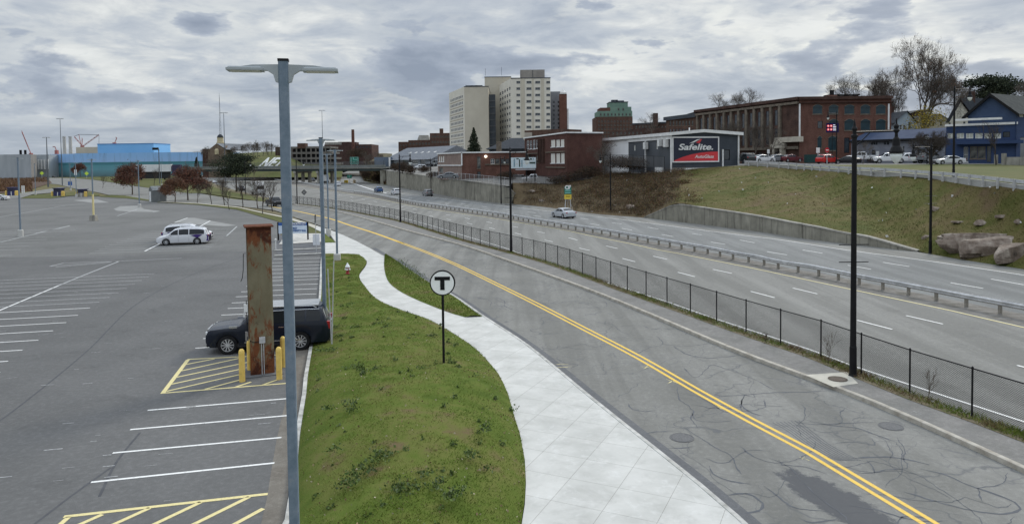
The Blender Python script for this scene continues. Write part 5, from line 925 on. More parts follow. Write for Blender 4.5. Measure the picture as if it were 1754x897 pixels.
for k in range(26): pb = MB(); pb.tube([(0, 0, 7.7), (0, 0, 9.45)], .06, 5); pb.build('fence_post', M_blackp, r, world=False, loc=(L*k/25, .1, 0))
for px0, px1, d in ((508, 519.5, 1), (577, 586.5, 1)):
    q0, q1 = A(px0, 312, 322), A(px1, 312, 318); c_ = (q0+q1)/2; lc = Matrix.Rotation(-rz, 3, 'Z') @ (Vector((c_.x, c_.y, 0))-Vector((p0.x, p0.y, 0)))
    mb = MB(); w_ = 1.1
    for yy in (1.0, 4.8, 8.6): mb.box((lc.x, yy, -.2), (w_, 1.1, 5.1))
    mb.box((lc.x, 4.8, 4.4), (1.4, 9.6, .9)); mb.build('pier', M_cwall2, r, world=False)
mb = MB(); mb.bx(L-1, L+2, -1, 11, -.5, 5.6); mb.build('abutment', M_cwall, r, world=False); 
# --- NET letters on the bank
M_wl = mat('white_bank_letters', (.60, .60, .58), (.68, .68, .66)); nb = (A(441, 290, 378)); q = thing('hillside_letters', 'big white slanted NET letters laid on the grassy bank', 'lettering', nb)
me = mesh_text('NET', 11.5, .95, .36); me.materials.clear(); me.materials.append(M_wl); o = bpy.data.objects.new('lettering', me); S.collection.objects.link(o); o.parent = q; 
me.transform(Matrix.Scale(.52, 4, (1, 0, 0)))
sl_ = math.atan2(11.5, 48); o.rotation_euler = (math.radians(40), 0, math.radians(2)); o.location = (0, -1, 1.0)
# ------------------------------------------------------------------ cars
CARS = {
 'suv': dict(L=5.3, W=2.05, H=1.93, R=.415, fw=.175, rw=.755, belt=.66, top=[(0, .46), (.012, .54), (.04, .585), (.15, .615), (.245, .63), (.275, .655), (.37, .945), (.41, .975), (.55, .995), (.8, .985), (.90, .965), (.935, .925), (.978, .64), (1, .54)], ws=(.277, .365), rs=(.937, .976), pil=(.46, .64, .80), g=(.30, .93), bot=.17),
 'crossover': dict(L=4.6, W=1.85, H=1.68, R=.35, fw=.19, rw=.79, belt=.63, top=[(0, .40), (.015, .50), (.06, .56), (.2, .62), (.25, .65), (.39, .94), (.46, .985), (.6, 1), (.8, .97), (.88, .92), (.965, .66), (1, .55)], ws=(.26, .385), rs=(.885, .96), pil=(.5, .70), g=(.29, .90), bot=.16),
 'minivan': dict(L=5.1, W=1.98, H=1.76, R=.35, fw=.185, rw=.775, belt=.60, top=[(0, .38), (.015, .45), (.06, .51), (.16, .575), (.19, .60), (.335, .92), (.41, .985), (.55, 1), (.8, .975), (.90, .93), (.93, .88), (.975, .58), (1, .50)], ws=(.20, .33), rs=(.93, .974), pil=(.42, .62), g=(.22, .92), bot=.13),
 'sedan': dict(L=4.8, W=1.84, H=1.45, R=.335, fw=.19, rw=.79, belt=.66, top=[(0, .40), (.015, .50), (.08, .58), (.25, .665), (.29, .69), (.42, .955), (.5, 1), (.62, .99), (.70, .95), (.83, .74), (.88, .72), (.975, .69), (1, .58)], ws=(.30, .41), rs=(.715, .82), pil=(.56,), g=(.32, .80), bot=.15),
 'pickup': dict(L=5.8, W=2.02, H=1.88, R=.40, fw=.17, rw=.78, belt=.64, top=[(0, .46), (.012, .54), (.05, .60), (.22, .64), (.25, .66), (.34, .94), (.39, .99), (.5, 1), (.585, .98), (.60, .93), (.615, .645), (.65, .64), (1, .63)], ws=(.255, .335), rs=(.602, .613), pil=(.44,), g=(.27, .585), bot=.20)}
M_tyre = mat('tyre_rubber', (.014, .014, .015), (.022, .022, .023), rough=.9); M_rim = mat('alloy_rim', (.55, .56, .57), (.66, .67, .68), rough=.35, metal=.4); M_cglass = mat('car_glass', (.012, .015, .018), (.012, .014, .017), rough=.05, spec=.35)
M_head = mat('headlight_lens', (.55, .58, .60), (.70, .72, .74), rough=.1, spec=.8); M_tail = mat('tail_light_lens', (.30, .008, .012), (.36, .01, .015), rough=.15); M_trim = mat('black_plastic_trim', (.018, .018, .019), (.028, .028, .03), rough=.6); M_chrome = mat('chrome_trim', (.60, .61, .62), (.68, .69, .70), rough=.2, metal=.9)
def paint(name, c):
    if 'paint_'+name in MAT: return MAT['paint_'+name]
    m = mat('paint_'+name, c, tuple(x*.94 for x in c), scale=.7, rough=.25, spec=.3); nodes_of(m)[2].inputs['Coat Weight'].default_value = .18; nodes_of(m)[2].inputs['Coat Roughness'].default_value = .06; return m
def carmesh(kind):
    c = CARS[kind]; L, W, H = c['L'], c['W'], c['H']; tx, tz = zip(*c['top'])
    T = lambda s: float(np.interp(s, tx, tz))*H
    hw = lambda s: W/2*(1-.16*max(0, 1-s/.10)**2.2-.10*max(0, (s-.93)/.07)**2)
    def sec(s, arch=True):
        t = T(s); B = min(c['belt']*H, t-.04*H); w = hw(s); z0 = c['bot']*H+.10*H*max(0, 1-s/.03)+.08*H*max(0, (s-.97)/.03)
        if arch:
            for ws in (c['fw'], c['rw']):
                d = abs(s-ws)*L; R = c['R']*1.13
                if d < R: z0 = max(z0, c['R']*.95+math.sqrt(R*R-d*d)*.98-.0)
        z0 = min(z0, B-.05)
        wt = w*.965-max(t-B-.03, 0)*.30; dl = min(.05*H, (t-B)*.5)
        return [(w*.95, z0), (w*.99, z0+.3*(B-z0)), (w, z0+.72*(B-z0)), (w*.965, B), (wt, t-dl), (wt-.10, t-.005), (wt*.45, t+.012*H), (0, t+.018*H)]
    ss = sorted(set([0, .004, .012, .025, *np.linspace(.04, .96, 70), .975, .988, .996, 1, *tx]+[w+d*c['R']*1.13/L for w in (c['fw'], c['rw']) for d in (-1.001, -.999, -.97, -.9, -.7, .7, .9, .97, .999, 1.001)]))
    ss = [s for s in ss if 0 <= s <= 1]; X = lambda s: L/2-s*L
    rows = []
    for s in ss: q = sec(s); rows.append([(X(s), y, z) for y, z in q]+[(X(s), -y, z) for y, z in q[::-1][1:]])
    b = MB(); b.grid(rows); n = len(rows[0]); 
    for r in (rows[0], rows[-1]): b.add(r, [tuple(range(n))])
    # underside and inner dark
    sec_o = lambda s, z, o=.012: None
    g = MB()
    def sy(s, z):
        q = sec(s, False); (y3, z3), (y4, z4) = q[3], q[4]; k = (z-z3)/max(z4-z3, 1e-3); return y3+(y4-y3)*k
    for sg in (1, -1):
        if sg == -1: gl, g = g, MB()
        seg = [c['g'][0], *c['pil'], c['g'][1]]
        for a, e in zip(seg[:-1], seg[1:]):
            a_, e_ = a+.008, e-.008; cols = []
            for s in np.linspace(a_, e_, 12):
                q = sec(s, False); zb = q[3][1]+.02; zt = q[4][1]-.035
                if zt-zb < .03: continue
                cols.append([(X(s), sg*(sy(s, zb)+.010), zb), (X(s), sg*(sy(s, (zb+zt)/2)+.012), (zb+zt)/2), (X(s), sg*(sy(s, zt)+.010), zt)])
            if len(cols) > 1: g.grid(cols)
    def topg(a, e):
        cols = []
        for s in np.linspace(a, e, 6): q = sec(s, False); w = q[5][0]-.03; cols.append([(X(s), y, q[5][1]+.016+(.018*H if abs(y) < w*.6 else 0)+.004) for y in (-w, -w*.5, 0, w*.5, w)])
        return cols
    ws, rs = MB(), MB(); ws.grid(topg(*c['ws'])); rs.grid(topg(*c['rs']))
    if rs and kind != 'pickup' and (c['rs'][1]-c['rs'][0]) < .06: 
        rs = MB(); q0, q1 = sec(c['rs'][0], False), sec(c['rs'][1], False); x0, x1 = X(c['rs'][0])-.02, X(c['rs'][1])-.02; rs.grid([[(x0, y*(q0[5][0]-.02), q0[5][1]-.02) for y in (-1, 0, 1)], [(x1, y*(q1[3][0]*.9), q1[3][1]+.03 if q1[3][1] < q0[5][1] else q1[5][1]) for y in (-1, 0, 1)]])
    tr = MB(); w_ = W/2; zb = c['bot']*H
    tr.bx(-L/2+.02, -L/2+.30, -w_*.86, w_*.86, zb+.02, zb+.20*H); tr.bx(L/2-.36, L/2-.02, -w_*.80, w_*.80, zb+.02, zb+.13*H); tr.bx(-L*.25, L*.28, -w_*.955, w_*.955, zb-.02, zb+.06*H); tr.bx(-L*.47, L*.44, -w_*.80, w_*.80, zb-.03, zb+.35*H)
    grl = MB(); grl.bx(L/2-.10, L/2+.012, -w_*.52, w_*.52, H*.30, H*.30+.14*H)
    return b, (gl, g), ws, rs, tr, grl, c
def wheelmesh(R, spokes=10):
    t = MB(); w = .12
    prof = [(R*.66, -w), (R*.93, -w), (R, -w*.75), (R, w*.75), (R*.93, w), (R*.66, w)]
    t.lathe((0, 0, 0), [(r, z) for r, z in prof], 28, False); 
    rm = MB(); rm.lathe((0, 0, 0), [(R*.68, w*.80), (R*.70, w*.98), (R*.64, w*1.0), (R*.62, w*.7)], 28, False); rm.lathe((0, 0, w*.62), [(.001, 0), (R*.14, 0), (R*.13, .03), (.001, .035)], 12)
    for k in range(spokes):
        a = 2*math.pi*k/spokes; rm.box((math.cos(a)*R*.37, math.sin(a)*R*.37, w*.60), (R*.56, R*.085, .035), a)
    dk = MB(); dk.lathe((0, 0, w*.35), [(.001, 0), (R*.66, 0), (R*.66, .01), (.001, .01)], 20)
    return t, rm, dk
CARP = {}
def carproto(kind, pm, roofm=None):
    key0 = kind
    b, g, ws, rs, tr, grl, c = carmesh(kind); L, W, H = c['L'], c['W'], c['H']
    r = thing('parked_car', 'car', 'car'); B = b.build('body', pm, r, smooth=True, world=False)
    me = B.data; 
    try: me.set_sharp_from_angle(angle=math.radians(38))
    except Exception: pass
    [q.build('side_windows', M_cglass, r, world=False) for q in g]; ws.build('windscreen', M_cglass, r, smooth=True, world=False); rs.build('rear_window', M_cglass, r, smooth=True, world=False); tr.build('lower_trim', M_trim, r, world=False); grl.build('grille', M_trim, r, world=False)
    t, rm, dk = wheelmesh(c['R']); first = None
    for sx in ('fw', 'rw'):
        for sg in (1, -1):
            w = bpy.data.objects.new('wheel', None); S.collection.objects.link(w); w.parent = r; w.location = (L/2-c[sx]*L, sg*(W/2-.13), c['R']); w.rotation_euler = (math.radians(-90*sg), 0, 0)
            if first is None: first = [t.build('tyre', M_tyre, w, world=False), rm.build('rim', M_rim, w, world=False), dk.build('hub', M_trim, w, world=False)]
            else:
                for q in first: k = q.copy(); S.collection.objects.link(k); k.parent = w
    for sg in (1, -1):
        mb = MB(); w_ = W/2*.90; tz = float(np.interp(.03, *zip(*c['top'])))*H; mb.box((L/2-.17, sg*(w_-.20), tz-.20), (.26, .34, .12), sg*.25*-1); mb.build('headlight', M_head, r, world=False)
        mb = MB(); hh = .34 if kind in ('suv', 'pickup') else .16; mb.box((-L/2+.07, sg*(W/2*.90-.08), c['belt']*H-hh-.04), (.16, .20, hh)); mb.build('tail_light', M_tail, r, world=False)
        mb = MB(); mb.box((L/2-(c['ws'][0]+.07)*L, sg*(W/2+.08), c['belt']*H+.0), (.12, .20, .16)); mb.build('mirror', pm, r, world=False)
    if key0 in ('suv', 'minivan'):
        for sg in (1, -1):
            for s_ in [c['g'][0]+.02, *c['pil'][:2]]:
                x_ = L/2-s_*L; mb = MB(); mb.tube([(x_, sg*W/2*.985, c['bot']*H+.12), (x_, sg*(W/2+.001), H*.40), (x_, sg*(W/2-.02), c['belt']*H-.04)], .007, 4); mb.build('door_seam', M_trim, r, world=False)
    if kind in ('suv', 'crossover', 'minivan'):
        for sg in (1, -1): mb = MB(); mb.tube([(L*.08, sg*W*.36, H*.985), (L*.05, sg*W*.36, H*1.02), (-L*.36, sg*W*.36, H*1.0), (-L*.39, sg*W*.36, H*.955)], .022, 6); mb.build('roof_rail', M_chrome, r, world=False)
    if kind == 'pickup': mb = MB(); mb.bx(-L/2+.06, -L/2+.38*L-.05, -W/2+.12, W/2-.12, H*.652, H*.664); mb.build('truck_bed', M_trim, r, world=False)
    return r
HIDE = []
def car(kind, color, rgb, p, ang, label, name='parked_car', group=None, cat='car', z=None):
    p = Vector(p); key = (kind, color)
    if key not in CARP: r = carproto(kind, paint(color, rgb)); CARP[key] = r
    else: r = copy_tree(CARP[key])
    r.name = name; r.location = p; r.rotation_euler = (0, 0, ang); tag(r, label, cat)
    if group: r['group'] = group
    elif 'group' in r: del r['group']
    return r
hd = lambda a, b: math.atan2(b[1]-a[1], b[0]-a[0])
# big dark SUV beside the rusty column
w1, w2 = G(390, 607), G(515, 599.5); an = hd(w2, w1); c_ = CARS['suv']; mid_ = (w1+w2)/2; nrm = Vector((-math.sin(an), math.cos(an), 0)); nrm = nrm if nrm.y > 0 else -nrm; fwd = Vector((math.cos(an), math.sin(an), 0))
pos = mid_+nrm*(c_['W']/2-.05)-fwd*((.5-(c_['fw']+c_['rw'])/2)*c_['L'])
suv = car('suv', 'midnight_blue', (.006, .010, .020), pos, an, 'big midnight-blue SUV with multi-spoke wheels parked behind the rusty column', cat='SUV')
mb = MB(); mb.bx(-2.15, .55, -.74, .74, 1.915, 1.972); o = mb.build('roof_sky_sheen', mat('painted_roof_reflection', (.30, .31, .32), (.34, .35, .36), rough=.25, metal=.3), suv, world=False)  # pale slab paints the sky's reflection onto the dark roof
for sg in (1, -1):
    mb = MB(); mb.box((.92*1.0+.55, sg*1.015, 1.16), (.34, .04, .09)); mb.build('fender_vent', M_chrome, suv, world=False); mb = MB(); mb.box((-.2, sg*1.02, .48), (2.4, .03, .04)); mb.build('side_moulding', M_chrome, suv, world=False)
    for x in (.45, -.55): mb = MB(); mb.box((x, sg*1.02, 1.08), (.22, .03, .04)); mb.build('door_handle', M_chrome, suv, world=False)
for sg in (1, -1):
    for z_, x0_, x1_, y_ in ((1.80, .35, -2.2, .855),): mb = MB(); mb.tube([(x0_, sg*y_, z_), ((x0_+x1_)/2, sg*(y_+.012), z_+.01), (x1_, sg*(y_-.01), z_)], .010, 5); mb.build('window_trim', M_chrome, suv, world=False)
mb = MB(); mb.box((-2.70, 0, .78), (.03, .5, .14)); mb.build('number_plate', M_wtrim, suv, world=False)
mb = MB(); mb.box((2.62, 0, .66), (.06, 1.0, .40)); mb.build('front_grille_bars', M_chrome, suv, world=False)
mb = MB(); mb.box((2.60, 0, .32), (.08, 1.5, .10)); mb.build('skid_plate', M_chrome, suv, world=False)
mb = MB(); mb.box((-2.64, -.3, .62), (.06, .9, .5)); mb.build('bumper_insert', M_chrome, suv, world=False)
# vans
van = car('minivan', 'white', (.62, .63, .65), (G(283, 420.5)+G(334, 418.5))/2+Vector((0, .95, 0)), hd(G(334, 418.5), G(283, 420.5)), 'white and purple minivan facing left in the parking lot', cat='minivan')
vp = paint('purple', (.045, .022, .15)); b, g, *_r2, cc2 = carmesh('minivan')
for sg in (1, -1):
    mb = MB(); mb.prism([(-.75, 1.0), (-1.45, .70), (-1.95, 1.02), (-1.65, 1.05), (-1.3, 1.06)], (0, sg*.99 if sg > 0 else -1.01, 0), (1, 0, 0), (0, 0, 1), (0, 1, 0), .02); mb.prism([(-2.03, .40), (-2.50, .35), (-2.52, .95), (-2.2, 1.02), (-1.95, 1.02)], (0, .93 if sg > 0 else -.96, 0), (1, 0, 0), (0, 0, 1), (0, 1, 0), .03); mb.build('purple_decal', vp, van, world=False)
mb = MB(); mb.box((-2.50, 0, .35), (.10, 1.75, .62)); mb.build('purple_tailgate', vp, van, world=False)
van2 = car('minivan', 'white', None, G(322, 411), hd(G(283, 420.5), G(334, 418.5)), 'white minivan facing right half hidden behind the purple-tailed van', cat='minivan')
for k in list(van2.children):
    if k.name.startswith('purple'): k.name = k.name
# moving cars
def road_dir(x, y, x2, y2): return hd(G(x, y), G(x2, y2))
car('sedan', 'silver', (.42, .44, .46), G(965, 372.5), road_dir(1010, 379.5, 925, 368), 'silver sedan driving away near the green and yellow sign', 'moving_car')
car('crossover', 'blue', (.02, .07, .17), G(648.5, 329.5), road_dir(690, 336, 610, 322), 'blue SUV driving towards the overpass', 'moving_car', cat='SUV')
car('crossover', 'pearl_white', (.62, .63, .64), G(678, 333.5), road_dir(720, 341, 640, 328), 'white SUV driving behind the blue SUV', 'moving_car', cat='SUV')
car('crossover', 'pewter', (.20, .20, .20), G(732.5, 335.5), road_dir(780, 343.5, 700, 331), 'pewter grey SUV driving beside the stained retaining wall', 'moving_car', cat='SUV')
car('crossover', 'pearl_white', None, G(578, 318.5), road_dir(620, 324, 540, 313), 'white SUV farthest along, just in front of the overpass', 'moving_car', cat='SUV')
car('crossover', 'black', (.012, .012, .014), G(535.5, 310.8), road_dir(500, 308, 560, 314), 'black SUV passing under the overpass', 'moving_car', cat='SUV')
car('pickup', 'black', None or (.012, .012, .014), G(470, 353), road_dir(440, 349, 500, 357), 'black pickup truck on the service road behind the bare street trees', 'moving_car', cat='pickup truck')
car('crossover', 'black', None, G(413, 327), road_dir(390, 324, 440, 331), 'black SUV seen through the bare street trees', 'moving_car', cat='SUV')
car('sedan', 'white_sedan', (.60, .61, .62), G(368, 313.5), road_dir(345, 306, 390, 320), 'white sedan coming down the ramp left of the evergreen', 'moving_car')
car('sedan', 'black_sedan', (.012, .012, .014), G(93, 304.2), road_dir(60, 304, 130, 304.4), 'long black sedan passing below the glass corner of the blue building', 'moving_car')
car('sedan', 'white_sedan', None, G(-3, 343), math.radians(190), 'white car cut by the picture edge near the toll booths')
car('pickup', 'pure_white', (.66, .67, .68), A(915, 312.5, 160), math.radians(185), 'white pickup truck in the yard below the graffiti billboard', cat='pickup truck'); car('crossover', 'black', None, A(884, 311.5, 166), math.radians(150), 'black car beside the white pickup in the yard', cat='car')
for x, y, Y, k, nm, rgb, a, lb in ((1277, 278.5, 128, 'crossover', 'dark_green_grey', (.025, .028, .03), 100, 'dark SUV parked right beside the sign building'), (1306, 278, 134, 'sedan', 'white_sedan', None, 20, 'white sedan in the mill parking row next to the dark SUV'), (1332, 277.5, 136, 'sedan', 'grey', (.16, .17, .18), 20, 'grey sedan in the mill parking row'), (1354, 277.5, 136, 'sedan', 'dark_red', (.10, .02, .025), 20, 'dark red sedan in front of the mill entrance'),
    (1417, 280.5, 130, 'crossover', 'red', (.42, .025, .02), 30, 'bright red car behind the no-entry sign'), (1450, 281, 130, 'sedan', 'black_sedan', None, 160, 'black sedan parked left of the near lamp post'), (1476, 276.5, 138, 'pickup', 'pure_white', None, 170, 'white pickup truck parked by the blue-roofed wing'),
    (1524, 279.5, 128, 'pickup', 'pure_white', None, 165, 'white pickup partly hidden behind the lamp globe'), (1556, 280, 128, 'pickup', 'pure_white', None, 178, 'white pickup truck between the lamp globe and the thick tree trunk'), (1625, 281.5, 119, 'sedan', 'white_sedan', None, 178, 'white sedan parked in front of the dark blue shop'), (1595, 277, 126, 'crossover', 'grey', None, 10, 'grey car behind the thick tree trunk'),
    (719, 290, 250, 'crossover', 'pearl_white', None, 200, 'white car parked above the stained wall by the grey-roofed building'), (737, 285, 262, 'sedan', 'black_sedan', None, 180, 'black car right of the grey-roofed building'), (745, 283, 240, 'crossover', 'grey', None, 180, 'grey car at the left end of the low brick building'), (768, 306, 158, 'sedan', 'grey', None, 180, 'grey sedan behind the fence by the low brick building')):
    car(k, nm, rgb, A(x, y, Y), math.radians(a), lb, group=None)
# box truck, semi-trailers
r = thing('box_truck', 'white box truck driving away under the overpass', 'truck', G(557, 313.5), road_dir(600, 320, 520, 308)); mb = MB(); mb.bx(-3.6, 1.6, -1.2, 1.2, .95, 3.6); mb.build('box_body', M_wtrim, r, world=False); mb = MB(); mb.bx(1.75, 3.3, -1.05, 1.05, .5, 2.3); mb.build('cab', M_wtrim, r, world=False); mb = MB(); mb.bx(3.0, 3.33, -.95, .95, 1.4, 2.2); mb.build('windscreen', M_cglass, r, world=False)
for x in (-2.3, 2.5):
    for y in (-1, 1): mb = MB(); mb.tube([(x, y-.13, .45), (x, y+.13, .45)], .45, 12); mb.build('wheel', M_tyre, r, world=False)
mb = MB(); mb.bx(-3.64, -3.5, -1.2, 1.2, .5, .95); mb.build('bumper', M_trim, r, world=False)
r = thing('box_truck', 'white truck on the ramp seen through bare branches', 'truck', G(443, 334), road_dir(430, 331, 460, 338)); mb = MB(); mb.bx(-5.5, 1.2, -1.25, 1.25, .9, 3.7); mb.build('box_body', M_wtrim, r, world=False); mb = MB(); mb.bx(1.4, 3.2, -1.15, 1.15, .55, 2.9); mb.build('cab', mat('cab_white', (.5, .5, .5), (.56, .56, .56)), r, world=False); mb = MB(); mb.bx(3.1, 3.23, -1., 1., 1.7, 2.6); mb.build('windscreen', M_cglass, r, world=False)
for x in (-4.2, -3.1, 2.3):
    for y in (-1.05, 1.05): mb = MB(); mb.tube([(x, y-.13, .5), (x, y+.13, .5)], .5, 12); mb.build('wheel', M_tyre, r, world=False)
t0, t1 = A(232, 297.5, 430), A(293, 296.5, 430); r = thing('semi_trailer', 'long white semi-trailer parked in front of the blue wrapped building', 'trailer', (t0.x, t0.y, 0), 0); L = t1.x-t0.x
mb = MB(); mb.bx(0, L, 0, 2.6, A(240, 294.5, 430).z, A(240, 282, 430).z); mb.build('box_body', mat('trailer_white', (.60, .61, .62), (.68, .69, .70), scale=.3), r, world=False); mb = MB(); mb.bx(L+.6, L+5.5, 0, 2.5, A(300, 294, 430).z-2, A(300, 282, 430).z); mb.build('cab', mat('cab_dark', (.05, .045, .08), (.07, .06, .10)), r, world=False); zt = A(240, 294.5, 430).z
for x in (2, 3.4, L-4, L+1.5, L+4.5): mb = MB(); mb.tube([(x, -.05, .55), (x, .3, .55)], .55, 12); mb.build('wheel', M_tyre, r, world=False)
mb = MB(); mb.bx(1, L-1, .8, 1.8, .8, zt); mb.build('chassis', M_trim, r, world=False)
# ------------------------------------------------------------------ grey parking lot light poles
def lotpole(Hh, wide=.14, base=True):
    r = thing('parking_light_pole', 'pole', 'light pole'); mb = MB(); a = wide/2; 
    if base: bb = MB(); bb.lathe((0, 0, -.1), [(.30, 0), (.30, .85), (.26, .92)], 14); bb.build('concrete_base', M_conc, r, world=False)
    pts = [(-a, -a), (a, -a), (a, a), (-a, a)]; ch = a*.25; oc = [(-a+ch, -a), (a-ch, -a), (a, -a+ch), (a, a-ch), (a-ch, a), (-a+ch, a), (-a, a-ch), (-a, -a+ch)]
    mb.prism(oc, (0, 0, .6 if base else -.1), (1, 0, 0), (0, 1, 0), (0, 0, 1), Hh-(.6 if base else -.1)); mb.build('pole', M_grey, r, world=False)
    mb = MB(); mb.box((0, 0, Hh), (wide*1.08, wide*1.08, .03)); mb.build('pole_cap', M_black, r, world=False)
    for sg in (1, -1):
        mb = MB(); y = .03; mb.prism([(sg*a, -.20), (sg*(a+.035), -.19), (sg*(a+.06), -.10), (sg*(a+.13), -.055), (sg*.60, -.045), (sg*.62, -.10), (sg*.40, -.0), (sg*.30, .01), (sg*a, .01)][:5]+[(sg*.60, -.025), (sg*.36, .012), (sg*a, .02)], (0, .04, Hh-.06), (1, 0, 0), (0, 0, 1), (0, -1, 0), .08); mb.build('lamp_arm', mat('fixture_grey', (.28, .31, .32), (.34, .37, .38), rough=.5), r, world=False)
        mb = MB(); mb.box((sg*.44, 0, Hh-.122), (.42, .24, .028)); mb.box((sg*.44, 0, Hh-.094), (.40, .22, .018), 0, .9); mb.build('led_lamp', MAT['fixture_grey'], r, world=False); mb = MB(); mb.box((sg*.44, 0, Hh-.128), (.34, .20, .006)); mb.build('lamp_lens', mat('led_lens', (.55, .55, .50), (.6, .6, .55)), r, world=False)
    return r
GP = 'grey twin-head parking lot light poles'
P1 = lotpole(9.56, .118); q = A(485.4, 108, 8.75); P1.location = (q.x, q.y, 0); P1.rotation_euler = (0, 0, math.radians(12)); tag(P1, 'nearest grey twin-head light pole rising through the whole picture', group=GP)
for zc in (1.35, 2.4, 2.9): mb = MB(); mb.box((-.0, -.07, zc), (.13, .015, .02)); mb.box((0.0, -.08, zc), (.04, .02, .035)); mb.build('pole_strap', M_galv, P1, world=False)
P2_ = lotpole(9.5, .155); P2_.location = (*G(557.2, 586).xy, 0); tag(P2_, 'grey twin-head light pole standing just behind the dark SUV', group=GP)
def lp(x, y, lb, hh=9.5, rz=0): o = dup(P2_, (*G(x, y).xy, 0), rz, lb, GP); return o
lp(577.8, 451, 'grey twin-head light pole on a concrete base near the red and white hydrant'); lp(563, 404, 'grey twin-head light pole on the small grass patch by the road bend')
for x, y, lb in ((35.5, 405, 'grey light pole nearest the left picture edge'), (239, 356, 'grey light pole on the pale patch nearest the small shed'), (121, 326, 'thin grey light pole behind the right toll booth'), (131, 337.5, 'thin grey light pole right beside the right toll booth'), (61, 333, 'thin grey light pole left of the middle toll booth'), (277, 318, 'thin grey light pole behind the brown-leaved trees')): lp(x, y, lb)
o = lp(160.5, 378, 'light pole with a yellow painted lower half in the parking lot')
mb = MB(); mb.box((0, 0, .9), (.20, .20, 3.2)); mb.build('yellow_sleeve', M_yelf, o, world=False); mb = MB(); mb.box((0, 0, -.05), (.95, .95, .9), 0, .8); mb.build('concrete_collar', M_cwall2, o, world=False)
# ------------------------------------------------------------------ black highway lamp posts
def blackpost(arm=1.55, sg=1, Hh=9.4):
    r = thing('street_lamp', 'lamp', 'street lamp'); mb = MB(); mb.lathe((0, 0, -.1), [(.17, 0), (.17, .12), (.13, .2), (.125, 1.2), (.11, 1.25), (.085, Hh-.4), (.12, Hh-.35), (.12, Hh-.28), (.07, Hh-.25), (.07, Hh-.12), (.10, Hh-.05), (.05, Hh+.05), (.03, Hh+.18), (.005, Hh+.30)], 12); mb.build('pole', M_black, r, world=False)
    mb = MB(); z = Hh-.28; mb.tube([(0, 0, z), (sg*arm*.97, 0, z+.03)], .035, 8); mb.tube([(0, 0, z-.55), (sg*arm*.18, 0, z-.30), (sg*arm*.36, 0, z-.03)], .02, 6); mb.build('arm', M_black, r, world=False)
    x = sg*arm; mb = MB(); mb.lathe((x, 0, z), [(.02, .50), (.035, .30), (.10, .22), (.07, .12), (.12, .05), (.05, -.05), (.06, -.18), (.12, -.26), (.14, -.52), (.17, -.56), (.235, -.72), (.24, -.80)][::-1], 14); mb.build('lamp_hood', M_black, r, world=False)
    mb = MB(); mb.lathe((x, 0, z), [(.215, -.80), (.20, -.92), (.15, -1.05), (.07, -1.15), (.01, -1.18)][::-1], 14); mb.build('glass_globe', M_globe, r, smooth=True, world=False)
    for zz__ in (4.95, 4.3): mb = MB(); mb.tube([(-.55, 0, zz__), (.55, 0, zz__)], .018, 6); mb.build('banner_arm', M_black, r, world=False)
    return r
BP = 'black street lamps with hanging bell lanterns'; q = G(1461, 644, .12)
b1_ = blackpost(); b1_.location = q; tag(b1_, 'nearest black street lamp with its lantern in front of the blue wing', group=BP)
def bl(p, rz, lb): return dup(b1_, p, rz, lb, BP)
bl(G(875.6, 431.5, .1), math.radians(-10), 'black street lamp in front of the yard with the graffiti billboard'); bl(G(686, 381, .1), math.radians(-10), 'black street lamp standing right of the white SUV on the highway'); bl(G(509, 350), 0, 'black street lamp at the far end of the chain-link fence'); bl(G(421, 333), 0, 'black street lamp in front of the grassy bank with white letters')
bl(G(1593.5, 434), math.radians(180), 'black street lamp at the foot of the grassy slope left of the rock outcrop'); bl(G(1633.2, 309, 5.9), 0, 'black street lamp on the upper street in front of the dark blue shop'); bl(G(1046, 366), math.radians(180), 'black street lamp at the foot of the brown scrub slope'); bl(A(1432.7, 281, 128), math.radians(180), 'black street lamp in front of the mill facade'); bl(G(858.5, 349), math.radians(60), 'black street lamp against the right end of the stained wall'); bl(G(738.5, 336.5), math.radians(60), 'black street lamp just behind the pewter SUV'); bl(G(661, 312), math.radians(60), 'black street lamp beside the overpass abutment')
r = thing('globe_lamp', 'short lamp post with a white ball globe by the thick tree trunk', 'lamp post', A(1588, 281, 122)); mb = MB(); mb.lathe((0, 0, 0), [(.12, 0), (.06, .3), (.05, 4.1)], 8); mb.build('pole', M_black, r, world=False); mb = MB(); mb.lathe((0, 0, 4.1), [(.12, 0), (.28, .16), (.32, .34), (.26, .54), (.1, .66)], 12); mb.build('glass_globe', M_globe, r, smooth=True, world=False)
# high masts
def hmast(x, y0, y1, Y, lb, w=.24):
    zt, p = A(x, y0, Y).z, A(x, y1, Y); r = thing('high_mast', lb, 'light mast', (p.x, p.y, 0)); mb = MB(); mb.tube([(0, 0, 0), (0, 0, zt)], [w, w*.4], 8); mb.build('mast', mat('mast_grey', (.10, .11, .12), (.14, .15, .16)), r, world=False); mb = MB(); mb.tube([(-1.5, 0, zt), (1.5, 0, zt)], .10, 6); [mb.box((d*.7, 0, zt-.3), (.6, .5, .25)) for d in (-2, -1, 1, 2)]; mb.build('lamp_ring', M_galv, r, world=False)
hmast(106.3, 203, 300, 330, 'tall light mast in front of the two pale stacks'); hmast(386, 193, 300, 300, 'tall light mast in front of the domed church'); hmast(553.8, 189, 300, 380, 'tall light mast rising behind the overpass'); hmast(82.5, 235, 315, 300, 'bare grey mast at the left corner of the blue building', .34); hmast(339, 260, 303, 300, 'light mast at the right end of the blue building')
